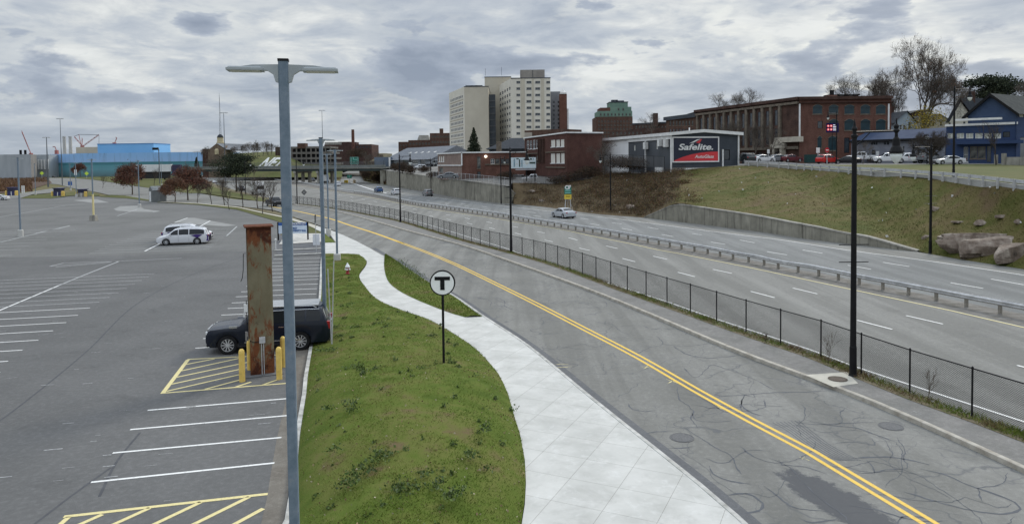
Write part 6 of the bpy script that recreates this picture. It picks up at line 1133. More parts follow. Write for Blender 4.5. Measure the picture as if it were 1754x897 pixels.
for x, y0, y1, Y, sg, lb in ((273.5, 255, 310, 330, 1, 'mast with a black floodlight box in front of the blue wall'),):
    p = A(x, y1, Y); zt = A(x, y0, Y).z; r = thing('floodlight_mast', lb, 'light mast', (p.x, p.y, 0)); mb = MB(); mb.tube([(0, 0, 0), (0, 0, zt)], .2, 8); mb.build('mast', MAT['mast_grey'], r, world=False); mb = MB(); mb.box((-1.5, 0, zt-.5), (2.6, .8, 1.1)); mb.build('floodlight', M_black, r, world=False)
p = A(378.5, 270, 700); r = thing('radio_mast', 'very thin lattice radio mast rising behind the church', 'mast', (p.x, p.y, 5)); mb = MB(); zt = A(377.5, 160, 700).z-5; z1_ = A(378, 205, 700).z-5
for k in range(3): a_ = k*2.09; mb.tube([(math.cos(a_)*1.9, math.sin(a_)*1.9, 0), (math.cos(a_)*.7, math.sin(a_)*.7, z1_), (0, 0, zt)], [.13, .10, .08], 4)
for k in range(14): z = z1_*k/14; w = 1.9-1.2*k/14; mb.tube([(w, 0, z), (-w*.5, w*.8, z+2), (-w*.5, -w*.8, z+4), (w, 0, z+5)], .06, 4)
mb.build('lattice', MAT['mast_grey'], r, world=False)
# ------------------------------------------------------------------ rusty column, bollards
M_rust = mat('rusting_olive_steel', (.145, .125, .078), (.215, .19, .125), scale=1.2, rough=.85, bump=.3, detail=8, vscale=(1, 1, .5)); n, l, p = nodes_of(M_rust); t = n.new('ShaderNodeTexCoord').outputs['Object']; base = p.inputs['Base Color'].links[0].from_socket
sp3 = n.new('ShaderNodeSeparateXYZ'); l.new(t, sp3.inputs[0]); zg = wramp(mth('DIVIDE', sp3.outputs[2], 6., None, n, l), [(0, .23), (.16, .10), (.45, -.02), (.78, .02), (.90, .16), (1, .34)], n, l)
nn = nz(n, l, t, 3.2, 9, .72, .6, vs=(1.2, 1.2, .42)); fa = mth('ADD', nn, zg, None, n, l); zneg = mth('MULTIPLY', mth('LESS_THAN', sp3.outputs[2], 0., None, n, l), 0, None, n, l)
base = mixc(n, l, wramp(fa, [(.55, 0.), (.635, 1.)], n, l), base, mixc(n, l, nz(n, l, t, 9, 5), (.22, .085, .035), (.10, .036, .022))); base = mixc(n, l, wramp(mth('ADD', nz(n, l, t, 2., 7, .7, .4, loc=(5, 5, 5)), zg, None, n, l), [(.66, 0.), (.76, .85)], n, l), base, (.05, .018, .013)); l.new(base, p.inputs['Base Color'])
q = G(450, 641); r = thing('steel_column', 'tall rusty steel column standing between the yellow bollards', 'column', q, math.radians(23))
mb = MB(); w = .45; mb.bx(-w, w, -.04, .04, -.05, 5.85); mb.bx(-.035, .035, .04, .84, -.05, 5.85); mb.bx(-w, w, .84, .92, -.05, 5.85); mb.build('flanges', M_rust, r, world=False)
mb = MB(); mb.bx(-w-.09, w+.09, -.12, 1.0, 5.85, 5.90); mb.build('cap_plate', mat('dark_rust', (.09, .035, .02), (.14, .055, .03), scale=5), r, world=False)
mb = MB(); mb.bx(.0-.10, .12, -.14, -.045, 1.28, 1.52); mb.build('junction_box', M_galv, r, world=False); mb = MB(); mb.lathe((0, 0, 0), [(.05, 0), (.05, .05), (.02, .08)], 10); 
for x in (-.02, .06): c2_ = MB(); c2_.tube([(x, -.07, 0), (x, -.07, 1.28)], .017, 7); c2_.build('conduit', M_galv, r, world=False)
c2_ = MB(); c2_.tube([(-.10, -.09, 1.35), (-.3, -.07, 1.33), (-.53, -.03, 1.45), (-.54, .05, 1.7)], .014, 6); c2_.build('cable', M_black, r, world=False); c2_ = MB(); c2_.bx(-.60, -.50, 0, .16, 1.40, 1.75); c2_.build('switch_box', mat('grey_enamel', (.20, .19, .18), (.25, .24, .22)), r, world=False)
c2_ = MB(); c2_.tube([(-.51, .02, 4.85), (-.60, 0, 4.84), (-.62, 0, 4.2), (-.66, 0, 3.9), (-.72, .02, 3.75)], .013, 6); c2_.tube([(-.53, .02, 1.7), (-.54, .02, 3.0)], .015, 6); c2_.build('cable', M_black, r, world=False); c2_ = MB(); c2_.bx(-.63, -.50, -.03, .12, 2.55, 2.85); c2_.bx(-.66, -.60, 0, .1, 2.35, 2.5); c2_.build('camera_box', M_wtrim, r, world=False)
mb = MB(); mb.box((.0, .42, .003), (1.5, 1.5, .03)); mb.build('base_pad', M_dark, r, world=False)
M_byel = mat('bollard_yellow', (.68, .47, .11), (.74, .53, .15), scale=4, rough=.6, stops=[(.28, (.50, .36, .12)), (.40, (.68, .47, .11)), (.7, (.75, .54, .16))])
def bollard(): r = thing('bollard', 'b', 'bollard'); mb = MB(); mb.lathe((0, 0, 0), [(.11, 0), (.11, 1.12), (.10, 1.2), (.06, 1.255), (.01, 1.27)], 16); mb.build('post', M_byel, r, smooth=False, world=False); return r
b0 = bollard(); b0.location = G(415, 653); tag(b0, 'yellow bollard at the front left of the rusty column', group='yellow bollards around the rusty column')
for x, y, lb in ((428.5, 634, 'yellow bollard half hidden at the back left of the rusty column'), (478.5, 649, 'yellow bollard at the front right of the rusty column'), (485.5, 628, 'yellow bollard at the back right partly behind the grey pole')): dup(b0, G(x, y), 0, lb, 'yellow bollards around the rusty column')
# ------------------------------------------------------------------ T sign
q = G(760.3, 630, .42); r = thing('transit_sign', 'round white transit sign with a black T on a black post', 'sign', q); mb = MB(); d_ = q.y; hz_ = A(761, 484, d_).z-q.z
mb.tube([(0, 0, -.3), (0, 0, hz_)], .048, 10); mb.build('post', M_black, r, world=False); rr = 22/1216*d_
mb = MB(); n_ = 48; mb.prism([(rr*math.cos(2*math.pi*k/n_), rr*math.sin(2*math.pi*k/n_)) for k in range(n_)], (0, -.05, hz_), (1, 0, 0), (0, 0, 1), (0, 1, 0), .10); mb.build('disc_rim', M_black, r, world=False)
ri = rr*.90; mb = MB(); mb.prism([(ri*math.cos(2*math.pi*k/n_), ri*math.sin(2*math.pi*k/n_)) for k in range(n_)], (0, -.062, hz_), (1, 0, 0), (0, 0, 1), (0, 1, 0), .012); mb.build('disc_face', mat('sign_white', (.80, .81, .79), (.86, .86, .84), scale=3, rough=.5), r, world=False)
k = rr; mb = MB(); mb.prism([(-.60*k, .14*k), (-.60*k, .42*k), (.60*k, .42*k), (.60*k, .14*k), (.17*k, .14*k), (.17*k, -.62*k), (-.17*k, -.62*k), (-.17*k, .14*k)], (0, -.076, hz_+.08*k), (1, 0, 0), (0, 0, 1), (0, 1, 0), .014); mb.build('letter_t', M_black, r, world=False)
# hydrant
M_hr = mat('hydrant_red', (.22, .015, .018), (.28, .02, .022), rough=.4); M_hw = mat('hydrant_white', (.70, .71, .71), (.76, .77, .77), rough=.4)
q = G(595.5, 469, .25); r = thing('fire_hydrant', 'small red and white fire hydrant on the lawn', 'fire hydrant', q); mb = MB(); mb.lathe((0, 0, 0), [(.16, 0), (.16, .06), (.11, .09), (.11, .42), (.15, .44), (.15, .48)], 14); mb.build('barrel', M_hr, r, world=False); mb = MB(); mb.lathe((0, 0, .48), [(.17, 0), (.17, .06), (.12, .16), (.06, .25), (.04, .33), (.01, .34)], 14); mb.build('bonnet', M_hw, r, world=False)
for v in ((0, -.2, 0), (.2, 0, 0), (-.2, 0, 0)): mb = MB(); mb.tube([(0, 0, .34), (v[0], v[1], .34)], .065, 10); mb.build('outlet_cap', M_hw, r, world=False)
# thin leaning posts
for x0, y0, lb in ((561.5, 461, 'thin weathered metal post leaning left on the lawn edge'), (571.8, 447, 'thin weathered metal post leaning right on the lawn edge')):
    q = G(568.3, 587, .35); d = A(x0, y0, q.y); r = thing('metal_post', lb, 'post', q); mb = MB(); v = Vector((d.x-q.x, 0, d.z-q.z)); mb.tube([(0, 0, -.2), tuple(v)], .028, 6); mb.build('post', M_galv, r, world=False)
# blue lot sign
q = A(527.3, 411, G(527.3, 411).y); Y = q.y; r = thing('lot_sign', 'blue and white parking lot sign partly hidden by the nearest pole', 'sign', (q.x, Y, 0)); x0 = A(476, 390, Y).x-q.x; zt, zm, zb_ = (A(505, v, Y).z for v in (381, 386.2, 399.8))
for x in (0, x0): mb = MB(); mb.bx(x-.07, x+.07, .0, .14, 0, zt+.05); mb.build('post', M_black, r, world=False)
mb = MB(); mb.bx(x0+.07, -.07, -.02, .06, zm, zt); mb.build('blue_panel', mat('sign_blue', (.02, .09, .30), (.025, .10, .33), rough=.5), r, world=False); mb = MB(); mb.bx(x0+.07, -.07, -.02, .06, zb_, zm); mb.build('white_panel', mat('sign_pale', (.50, .58, .68), (.56, .64, .73)), r, world=False)
M_sb = mat('sign_text_blue', (.05, .12, .30), (.05, .12, .30))
for txt, z, sz, m in (("'S NORTH LOT", zm+.08, .34, M_wtrim), ('TERRY', zm-.40, .30, M_sb), ('UNIVERSITY RAIL', zb_+.22, .28, M_sb)):
    me = mesh_text(txt, sz, 0, .008, 'LEFT'); me.materials.clear(); me.materials.append(m); o = bpy.data.objects.new('lettering', me); S.collection.objects.link(o); o.parent = r; o.location = (A(498 if txt != 'UNIVERSITY RAIL' else 496, 390, Y).x-q.x, -.04, z); o.rotation_euler = (math.pi/2, 0, 0); w_ = max(v.co.x for v in me.vertices); tgt = {"'S NORTH LOT": (524.5-498), 'TERRY': 11.5, 'UNIVERSITY RAIL': 28.5}[txt]/1216*Y; o.scale = (tgt/w_, 1, 1)
q = G(541.5, 420); r = thing('notice_board', 'plain white notice board beside the driveway', 'board', q); mb = MB(); Y = q.y; mb.bx(A(536, 419, Y).x-q.x, A(547.5, 419, Y).x-q.x, 0, .04, .05, A(541, 401, Y).z); mb.build('board', mat('board_white', (.60, .62, .65), (.66, .68, .70)), r, world=False); mb = MB(); mb.bx(-.3, .3, -.1, .3, 0, .05); mb.build('foot', M_galv, r, world=False)
q = G(542, 433.5); Y = q.y; r = thing('edge_on_sign', 'road sign seen edge-on on a thin post by the driveway', 'sign', q); mb = MB(); mb.tube([(0, 0, 0), (A(540, 370, Y).x-q.x, 0, A(540, 370, Y).z)], .03, 6); mb.build('post', M_galv, r, world=False); mb = MB(); zz2 = A(540, 368, Y).z; mb.box((A(540, 372, Y).x-q.x, 0, zz2-.75), (.03, .6, .75), math.radians(6)); mb.build('sign_plate', M_black, r, world=False)
q = G(472.5, 428); r = thing('delineator_post', 'small white post with a lamp head beside the dark driveway', 'post', q); mb = MB(); mb.tube([(0, 0, 0), (0, 0, 1.0)], .05, 8); mb.build('post', M_wtrim, r, world=False); mb = MB(); mb.lathe((0, 0, .9), [(.1, 0), (.1, .18), (.02, .22)], 8); mb.build('head', M_wtrim, r, world=False)
# manholes
for px, z, R_, lb in (((1435, 648.5), .16, .34, 'round iron manhole cover on the pale pad by the near lamp post'), ((1168, 749), .006, .36, 'round manhole cover left of the double yellow line'), ((1526, 729.5), .006, .36, 'faint manhole cover near the fence-side kerb')):
    r = thing('manhole_cover', lb, 'manhole cover', G(*px, z)); mb = MB(); mb.lathe((0, 0, 0), [(R_, 0), (R_, .006), (R_*.9, .008), (R_*.9, .004), (R_*.86, .004), (R_*.86, .009)], 28); mb.build('cover', mat('cast_iron', (.09, .07, .055), (.14, .12, .10), scale=14) if z > .1 else mat('worn_iron', (.11, .11, .11), (.15, .15, .15), scale=14), r, world=False)
# ------------------------------------------------------------------ road signs
GRS = mat('sign_green', (.01, .13, .09), (.012, .15, .105), rough=.5); YLS = mat('sign_yellow', (.62, .46, .05), (.68, .50, .06), rough=.5); FLS = mat('sign_fluorescent', (.55, .75, .03), (.6, .8, .04), rough=.5)
def plate(mb, x0, x1, y, z0, z1, t=.04): mb.bx(x0, x1, y-t, y, z0, z1)
q = G(973, 364); Y = q.y; sc = 1216/Y; r = thing('exit_sign', 'green sign with number 7 and arrow above a yellow panel', 'sign', q); zt, zm, zb_ = (A(973, v, Y).z for v in (319.5, 333, 341)); hw_ = 6/sc
mb = MB(); plate(mb, -hw_, hw_, 0, zm, zt); mb.build('green_panel', GRS, r, world=False); mb = MB(); plate(mb, -hw_, hw_, 0, zb_, zm-.02); mb.build('yellow_panel', YLS, r, world=False)
for x in (-hw_*.7, hw_*.7): mb = MB(); mb.tube([(x, .05, -.1), (x, .05, zt)], .05, 6); mb.build('post', M_galv, r, world=False)
for x in (-hw_*1.4, hw_*1.6, .0): mb = MB(); mb.tube([(x, .3, 0), (x*.3, .08, zb_)], .03, 5); mb.build('brace', M_galv, r, world=False)
for txt, x, z, sz in (('O', -hw_*.85, zm+.85, .85), ('7', hw_*.10, zm+.85, .85)): me = mesh_text(txt, sz, 0, .04); me.materials.clear(); me.materials.append(M_wtrim); o = bpy.data.objects.new('lettering', me); S.collection.objects.link(o); o.parent = r; o.location = (x, -.06, z); o.rotation_euler = (math.pi/2, 0, 0)
for z_ in (zm+.55, zm+.18): mb = MB(); plate(mb, -hw_*.8, hw_*.8, -.042, z_, z_+.18, .006); mb.build('text_line', mat('pale_green_text', (.18, .42, .36), (.2, .45, .4)), r, world=False)
for z_ in (zb_+.35, zb_+.7): mb = MB(); plate(mb, -hw_*.6, hw_*.6, -.042, z_, z_+.14, .006); mb.build('text_line', mat('dark_yellow_text', (.2, .15, .02), (.22, .16, .02)), r, world=False)
def simple_sign(name, lb, cat, px, Y, x0, x1, y0, y1, m, shape='rect', pm=None, two=False):
    q = A(px[0], px[1], Y); r = thing(name, lb, cat, q); X0, X1 = A(x0, y0, Y).x-q.x, A(x1, y0, Y).x-q.x; Z0, Z1 = A(px[0], y1, Y).z-q.z, A(px[0], y0, Y).z-q.z; cx_, cz_ = (X0+X1)/2, (Z0+Z1)/2; a_, b_ = (X1-X0)/2, (Z1-Z0)/2
    pts = {'rect': [(-a_, -b_), (a_, -b_), (a_, b_), (-a_, b_)], 'diamond': [(0, -b_), (a_, 0), (0, b_), (-a_, 0)], 'round': [(a_*math.cos(k*math.pi/12), b_*math.sin(k*math.pi/12)) for k in range(24)], 'oct': [(a_*math.cos((k+.5)*math.pi/4), b_*math.sin((k+.5)*math.pi/4)) for k in range(8)]}[shape]
    mb = MB(); mb.prism(pts, (cx_, -.06, cz_), (1, 0, 0), (0, 0, 1), (0, 1, 0), .04); mb.build('sign_plate', m, r, world=False)
    for xx in ((X0*.7+cx_*.3, X1*.7+cx_*.3) if two else (cx_,)): mb = MB(); mb.tube([(xx, 0, -.1), (xx, 0, Z1-.1)], .05 if Y < 250 else .09, 6); mb.build('post', pm or M_galv, r, world=False)
    return r, cx_, cz_, a_, b_
d_ = G(521, 343).y; r, cx_, cz_, a_, b_ = simple_sign('diamond_sign', 'dark-backed diamond warning sign behind the chain-link fence', 'sign', (521, 343), d_, 516, 525.7, 324.5, 334.3, M_black, 'diamond'); mb = MB(); mb.prism([(0, -b_*.75), (a_*.75, 0), (0, b_*.75), (-a_*.75, 0)], (cx_, -.075, cz_), (1, 0, 0), (0, 0, 1), (0, 1, 0), .012); mb.build('sign_back', mat('dull_alloy', (.16, .16, .155), (.22, .22, .215)), r, world=False)
r, cx_, cz_, a_, b_ = simple_sign('highway_sign', 'large green highway sign mounted above the overpass railing', 'sign', (606.5, 283), 300, 599.5, 614, 269, 281.5, GRS, two=True)
for x0, x1, z0_, z1_ in ((-a_, a_, b_-.12, b_), (-a_, a_, -b_, -b_+.12), (-a_, -a_+.12, -b_, b_), (a_-.12, a_, -b_, b_), (-a_*.2, a_*.7, b_*.2, b_*.38), (-a_*.3, -a_*.1, b_*.3, b_*.9), (-a_*.3, a_*.1, -b_*.45, -b_*.3)): mb = MB(); mb.bx(cx_+x0, cx_+x1, -.11, -.07, cz_+z0_, cz_+z1_); mb.build('sign_marking', MAT['pale_green_text'], r, world=False)
r, cx_, cz_, a_, b_ = simple_sign('highway_sign', 'small green gore sign with white marks seen below the overpass', 'sign', (598.5, 313.5), 325, 594.5, 602.5, 299.5, 305.5, GRS); mb = MB(); mb.bx(cx_-a_*.6, cx_+a_*.2, -.10, -.065, cz_-b_*.1, cz_+b_*.2); mb.build('sign_marking', MAT['pale_green_text'], r, world=False)
for x, y0, y1, yb, Y, lb in ((71.5, 293.5, 301, 306, 520, 'yellow-green crossing sign left of the glass corner'), (148.3, 293.5, 302, 307, 500, 'yellow-green crossing sign right of the dull red tree')):
    simple_sign('crossing_sign', lb, 'sign', (x, yb), Y, x-3.6, x+3.6, y0, y1-1, FLS, 'diamond'); 
simple_sign('blue_sign', 'small blue sign on a post in front of the toll booths', 'sign', (120, 323), G(120, 323).y, 116.5, 123.5, 311, 317.5, MAT['sign_blue']); simple_sign('white_sign', 'narrow white road sign left of the dull red tree', 'sign', (129.5, 324), 260, 127, 131.5, 290.5, 300, M_wtrim)
for x in (37.8, 41): simple_sign('white_panel_sign', 'tall white gate panel beside the left toll booth', 'sign', (x, 331), G(x, 331).y, x-1.1, x+1.1, 318, 330.5, M_wtrim)[0]['group'] = 'white gate panels'
r, cx_, cz_, a_, b_ = simple_sign('no_entry_sign', 'round red no-entry sign in front of the red car', 'sign', (1416.5, 280), 126, 1413, 1420.3, 253, 261.5, mat('sign_red_enamel', (.42, .03, .04), (.46, .035, .045)), 'round'); mb = MB(); mb.bx(cx_-a_*.65, cx_+a_*.65, -.075, -.062, cz_-b_*.15, cz_+b_*.15); mb.build('white_bar', M_wtrim, r, world=False)
# digital sign with four red circles
r, cx_, cz_, a_, b_ = simple_sign('pylon_sign', 'navy pylon sign with four red circles and white lines', 'sign', (1424, 281), 134, 1415, 1436.5, 211, 227, mat('sign_navy2', (.012, .012, .06), (.018, .016, .08)), 'rect', M_black); MR = mat('sign_lit_red', (.6, .05, .05), (.6, .05, .05), emit=(.9, .12, .10, .45)); MW = mat('sign_lit_white', (.7, .7, .75), (.7, .7, .75), emit=(.8, .8, .9, .35))
for i in (0, 1):
    for j in (0, 1): mb = MB(); R0 = a_*.20; mb.prism([(R0*math.cos(k*math.pi/8), R0*math.sin(k*math.pi/8)) for k in range(16)], (cx_-a_*.68+i*a_*.47, -.08, cz_-b_*.36+j*b_*.75), (1, 0, 0), (0, 0, 1), (0, 1, 0), .02); mb.build('red_circle', MR, r, world=False); mb = MB(); mb.prism([(R0*.45*math.cos(k*math.pi/4), R0*.45*math.sin(k*math.pi/4)) for k in range(8)], (cx_-a_*.68+i*a_*.47, -.09, cz_-b_*.36+j*b_*.75), (1, 0, 0), (0, 0, 1), (0, 1, 0), .01); mb.build('circle_symbol', MW, r, world=False)
for k, w_ in enumerate((.35, .6, .62, .6)): mb = MB(); mb.bx(cx_+a_*.08, cx_+a_*(.08+w_), -.075, -.062, cz_+b_*(.50-.36*k), cz_+b_*(.66-.36*k)); mb.build('text_line', MW, r, world=False)
r, *_ = simple_sign('small_sign', 'small white sign beside the dark utility cabinet', 'sign', (1400.5, 276), 132, 1398, 1404, 253, 262, M_wtrim); simple_sign('small_sign', 'small white sign on a post between the cars and the mill', 'sign', (1316, 276), 138, 1314, 1318, 256, 263, M_wtrim); simple_sign('small_sign', 'small grey sign on a post right of the white pickup', 'sign', (1503, 280), 128, 1500.5, 1505.5, 259, 266, M_galv)
# graffiti billboard: plain coloured shapes in place of lettering
q = A(880, 300, 152); r = thing('graffiti_billboard', 'graffiti-covered white billboard above the yard', 'billboard', q); f_ = lambda x, y: (A(x, y, 152).x-q.x, A(x, y, 152).z-q.z)
mb = MB(); (x0, z0_), (x1, z1_) = f_(874, 288.5), f_(918, 269.5); mb.bx(x0, x1, 0, .12, z0_, z1_); 
M_gr = mat('graffiti_panel', (.50, .58, .62), (.40, .50, .56), scale=1.4, detail=6, stops=[(.30, (.62, .30, .42)), (.38, (.62, .66, .68)), (.52, (.48, .60, .64)), (.58, (.66, .69, .70)), (.66, (.22, .25, .26)), (.72, (.55, .60, .60))], vscale=(1.2, 1.2, .8)); mb.build('panel', M_gr, r, world=False)
for x in (875, 902, 916.5): (a_, b_), (c2x, d2) = f_(x, 311), f_(x, 287); mb = MB(); mb.bx(a_-.12, a_+.12, .15, .4, b_-1, d2+2.5); mb.build('post', M_black, r, world=False)
mb = MB(); (a_, b_), (c2x, d2) = f_(883, 291.5), f_(917, 289); mb.bx(a_, c2x, -.3, -.1, b_, d2); mb.build('catwalk', mat('catwalk_grey', (.35, .35, .36), (.4, .4, .41)), r, world=False)
# painted letter-like strokes
for k, (x, y, w_, h_) in enumerate(((880, 272, 2.0, 14), (884.5, 271, 4, 2), (889, 273, 2, 13), (893, 274, 2, 12), (897, 272, 5, 2), (908, 271, 3, 3), (912.5, 271, 2, 3), (907, 277.5, 10, 3))):
    mb = MB(); (a_, b_), (c2x, d2) = f_(x, y+h_), f_(x+w_, y); mb.bx(a_, c2x, -.02, -.004, b_, d2); mb.build('graffiti_stroke', mat('graffiti_dark', (.03, .05, .045), (.08, .11, .10), scale=3) if k % 3 else mat('graffiti_grey_blue', (.15, .25, .30), (.25, .35, .40), scale=3), r, world=False)
# yellow cabinet by the road, utility cabinet
q = A(893.5, 346, 150); r = thing('yellow_marker', 'yellow marker post at the foot of the brown slope', 'post', q); mb = MB(); mb.box((0, 0, 0), (.5, .4, 1.5)); mb.box((0, 0, 1.5), (.35, .3, .35), 0, .6); mb.build('post', YLS, r, world=False)
q = A(1396, 279, 136); r = thing('utility_cabinet', 'dark green utility cabinet against the mill wall', 'cabinet', q); mb = MB(); mb.bx(-1.6, 1.2, 0, 1.2, 0, 1.6); mb.build('cabinet_body', mat('cabinet_green', (.02, .05, .05), (.03, .065, .06)), r, world=False)
q = G(590, 316.3); 
for x, lb in ((593, 'yellow crash cushion at the foot of the overpass pier'),): p_ = G(x, 313.2); r = thing('crash_barrier', lb, 'barrier', p_); mb = MB(); mb.lathe((0, 0, 0), [(.9, 0), (.9, 1.1), (.7, 1.2)], 10); mb.build('drum', YLS, r, world=False)
p_ = G(607, 313.4); r = thing('crash_barrier', 'pale orange-white traffic drum at the exit ramp tip', 'barrier', p_); mb = MB(); mb.lathe((0, 0, 0), [(.6, 0), (.55, 1.3), (.4, 1.4)], 10); mb.build('drum', mat('pale_drum', (.6, .45, .25), (.6, .5, .35)), r, world=False)
# ------------------------------------------------------------------ toll booths, shed, far left
NV = mat('navy_panel', (.018, .02, .085), (.025, .028, .11), rough=.5)
for x0, x1, y0, y1, lb in ((12, 24.5, 321, 335, 'navy toll booth farthest left beside the brown scrub'), (91, 104, 322, 336, 'navy toll booth in the middle of the parking entrance'), (132.5, 143.5, 324, 337, 'grey and navy toll booth right of the middle one')):
    q = G((x0+x1)/2, y1); Y = q.y; w_ = (x1-x0)/1216*Y/2; h_ = A(x0, y0, Y).z; r = thing('toll_booth', lb, 'toll booth', q); mb = MB(); mb.bx(-w_*.9, w_*.9, 0, 2, 0, h_*.5); mb.build('cabin', NV if x0 < 120 else M_cwall2, r, world=False); mb = MB(); mb.bx(-w_*.9, w_*.9, .02, 1.98, h_*.5, h_*.93); mb.build('window_band', mat('booth_glass', (.02, .022, .05), (.03, .032, .07), rough=.2), r, world=False); mb = MB(); mb.bx(-w_*1.08, w_*1.08, -.25, 2.25, h_*.93, h_); mb.build('roof', NV, r, world=False)
    mb = MB(); mb.bx(w_*.1, w_*.3, -.05, .02, 0, h_*.5); mb.build('door', M_wtrim, r, world=False)
    for sx in (-1.35, 1.3, 1.65): b_ = thing('toll_bollard', 'pale yellow bollard beside a navy toll booth', 'bollard', q+Vector((sx*w_, .2, 0)), group='pale bollards at the toll booths'); mb = MB(); mb.lathe((0, 0, 0), [(.28, 0), (.28, 1.3), (.15, 1.45)], 8); mb.build('post', M_byel, b_, world=False)
q0, q1 = G(252, 345), G(262, 346.5); Y = q1.y; r = thing('shed', 'small grey pitched-roof shed beside the brown-leaved trees', 'shed', q1); w_ = 11/1216*Y; h_ = A(262, 326, Y).z; SG = mat('shed_grey', (.14, .15, .15), (.18, .19, .19), scale=.8)
mb = MB(); mb.add([(-w_, 1.2, 0), (-.1, 0, 0), (w_, .4, 0), (w_, 3.4, 0), (-w_, 1.2, h_), (-.1, 0, h_), (w_, .4, h_), (w_, 3.4, h_), (-w_*.55, .6, h_+.9)], [(0, 1, 5, 4), (1, 2, 6, 5), (2, 3, 7, 6), (4, 5, 8)]); mb.build('wall', SG, r, world=False); mb = MB(); mb.add([(-w_*.55, .5, h_+.95), (-.0, -.15, h_-.05), (w_*1.05, .3, h_-.05), (w_*.7, 2, h_+.95), (-w_*1.1, 1.3, h_-.05), (w_*.2, 4.0, h_-.05)], [(0, 1, 2, 3), (4, 0, 3, 5)]); mb.build('roof', mat('shed_roof', (.19, .20, .20), (.25, .26, .26)), r, world=False)
mb = MB(); mb.add([(-w_*.9, 1.06, .1), (-w_*.45, .48, .1), (-w_*.45, .48, h_-.3), (-w_*.9, 1.06, h_-.3)], [(0, 1, 2, 3)]); mb.build('door', M_wtrim, r, world=False)
# --- blue wrapped building
def wrapm():
    m = mat('blue_screen_wall', (.12, .30, .62), (.12, .30, .62), rough=.4); n, l, p = nodes_of(m); t = n.new('ShaderNodeTexCoord').outputs['Object']; sp4 = n.new('ShaderNodeSeparateXYZ'); l.new(t, sp4.inputs[0])
    z = mth('ADD', mth('DIVIDE', sp4.outputs[2], 21., None, n, l), mth('MULTIPLY', nz(n, l, t, .08, 4), .02, None, n, l), None, n, l)
    c = wramp(z, [(0, (.10, .17, .18)), (.30, (.12, .30, .36)), (.47, (.09, .28, .33)), (.50, (.05, .19, .23)), (.575, (.05, .20, .23)), (.60, (.30, .48, .76)), (.85, (.25, .46, .76))], n, l, 'LINEAR'); c = mixc(n, l, wramp(nz(n, l, t, .3, 7, .7, .3, vs=(1, 1, .12)), [(.5, 0.), (.7, .5)], n, l), c, (.10, .16, .22)); l.new(c, p.inputs['Base Color']); return m
Yb = 600; a, b = P2(83, Yb+20), P2(356, Yb); zt = A(200, 262, Yb).z; B = Bd('wrapped_building', 'long building wrapped in bright blue and green printed panels', (*a, 0))
a2 = P2(129, Yb); B.mb(wrapm()).wall(a, a2, -1, zt-.2); B.mb(wrapm()).wall(a2, b, -1, zt); B.mb(wrapm()).wall(b, (b[0]+5, b[1]+60), -1, zt); B.mb(M_gravel).add([(*a, zt-.4), (*a2, zt-.4), (*b, zt-.4), (b[0]+5, b[1]+60, zt-.4), (a[0], a[1]+60, zt-.4)], [(0, 1, 2, 3, 4)])
a, b = P2(168, Yb+12), P2(264, Yb+12); SKB = mat('sky_blue_panel', (.20, .46, .80), (.24, .50, .84), scale=.05); B.box(a, b, 30, zt-1, A(216, 246, Yb+12).z, SKB, cornice=(mat('blue_edge', (.08, .22, .48), (.09, .24, .5)), .5, .2))
a, b = P2(131, Yb+30), P2(168, Yb+30); B.box(a, b, 20, zt-1, A(150, 252, Yb+30).z, M_beige)
B.done({'blue_screen_wall': 'printed_wall', 'sky_blue_panel': 'upper_block', 'blue_edge': 'upper_edge', 'beige_panel': 'penthouse', 'flat_roof_felt': 'roof'})
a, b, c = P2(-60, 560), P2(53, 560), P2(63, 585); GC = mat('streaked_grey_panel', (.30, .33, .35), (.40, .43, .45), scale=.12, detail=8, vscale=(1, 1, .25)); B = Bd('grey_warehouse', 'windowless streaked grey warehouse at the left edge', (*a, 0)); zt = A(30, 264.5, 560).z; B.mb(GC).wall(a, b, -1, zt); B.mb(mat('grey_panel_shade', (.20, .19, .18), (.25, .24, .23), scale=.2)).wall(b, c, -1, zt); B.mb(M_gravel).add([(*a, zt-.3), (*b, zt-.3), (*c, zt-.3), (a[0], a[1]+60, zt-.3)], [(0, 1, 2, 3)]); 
B.done({'flat_roof_felt': 'roof'}); a, b = P2(60, 600), P2(84, 600); B = Bd('finned_hall', 'low grey hall with tall white vertical fins', (*a, 0)); B.box(a, b, 20, -1, A(70, 265, 600).z, GC); 
for k in range(4): q = P2(66+5.2*k, 598.5); mb = B.mb(M_wtrim); mb.box((q[0], q[1], A(66, 290, 600).z), (1.2, .8, A(66, 273, 600).z-A(66, 290, 600).z))
B.done({'white_trim': 'fin', 'flat_roof_felt': 'roof'})
for x, lb in ((111, 'left one of two fat pale stacks behind the blue building'), (121.5, 'right one of two fat pale stacks behind the blue building')):
    q = A(x, 270, 640); r = thing('stack', lb, 'stack', (q.x, q.y, 5), group='two pale stacks'); mb = MB(); z_ = A(x, 233.5, 640).z-5; mb.tube([(0, 0, 0), (0, 0, z_*.5), (0, 0, z_-2), (0, 0, z_)], [1.9, 1.5, 1.3, 1.35], 14); mb.build('shaft', mat('pale_stack', (.42, .42, .40), (.50, .50, .48), scale=.2), r, world=False); mb = MB(); mb.tube([(0, 0, z_-.9), (0, 0, z_-.1)], 1.5, 14); mb.build('rim', M_galv, r, world=False)
for x in (35.5, 43.5): q = A(x, 265, 580); r = thing('roof_vent', 'short black roof vent pipe on the grey warehouse', 'vent', (q.x, q.y, A(x, 265, 580).z-.5), group='black vent pipes on the grey warehouse'); mb = MB(); mb.tube([(0, 0, 0), (0, 0, A(x, 257, 580).z-A(x, 265, 580).z+.5)], .9, 8); mb.build('pipe', M_black, r, world=False)
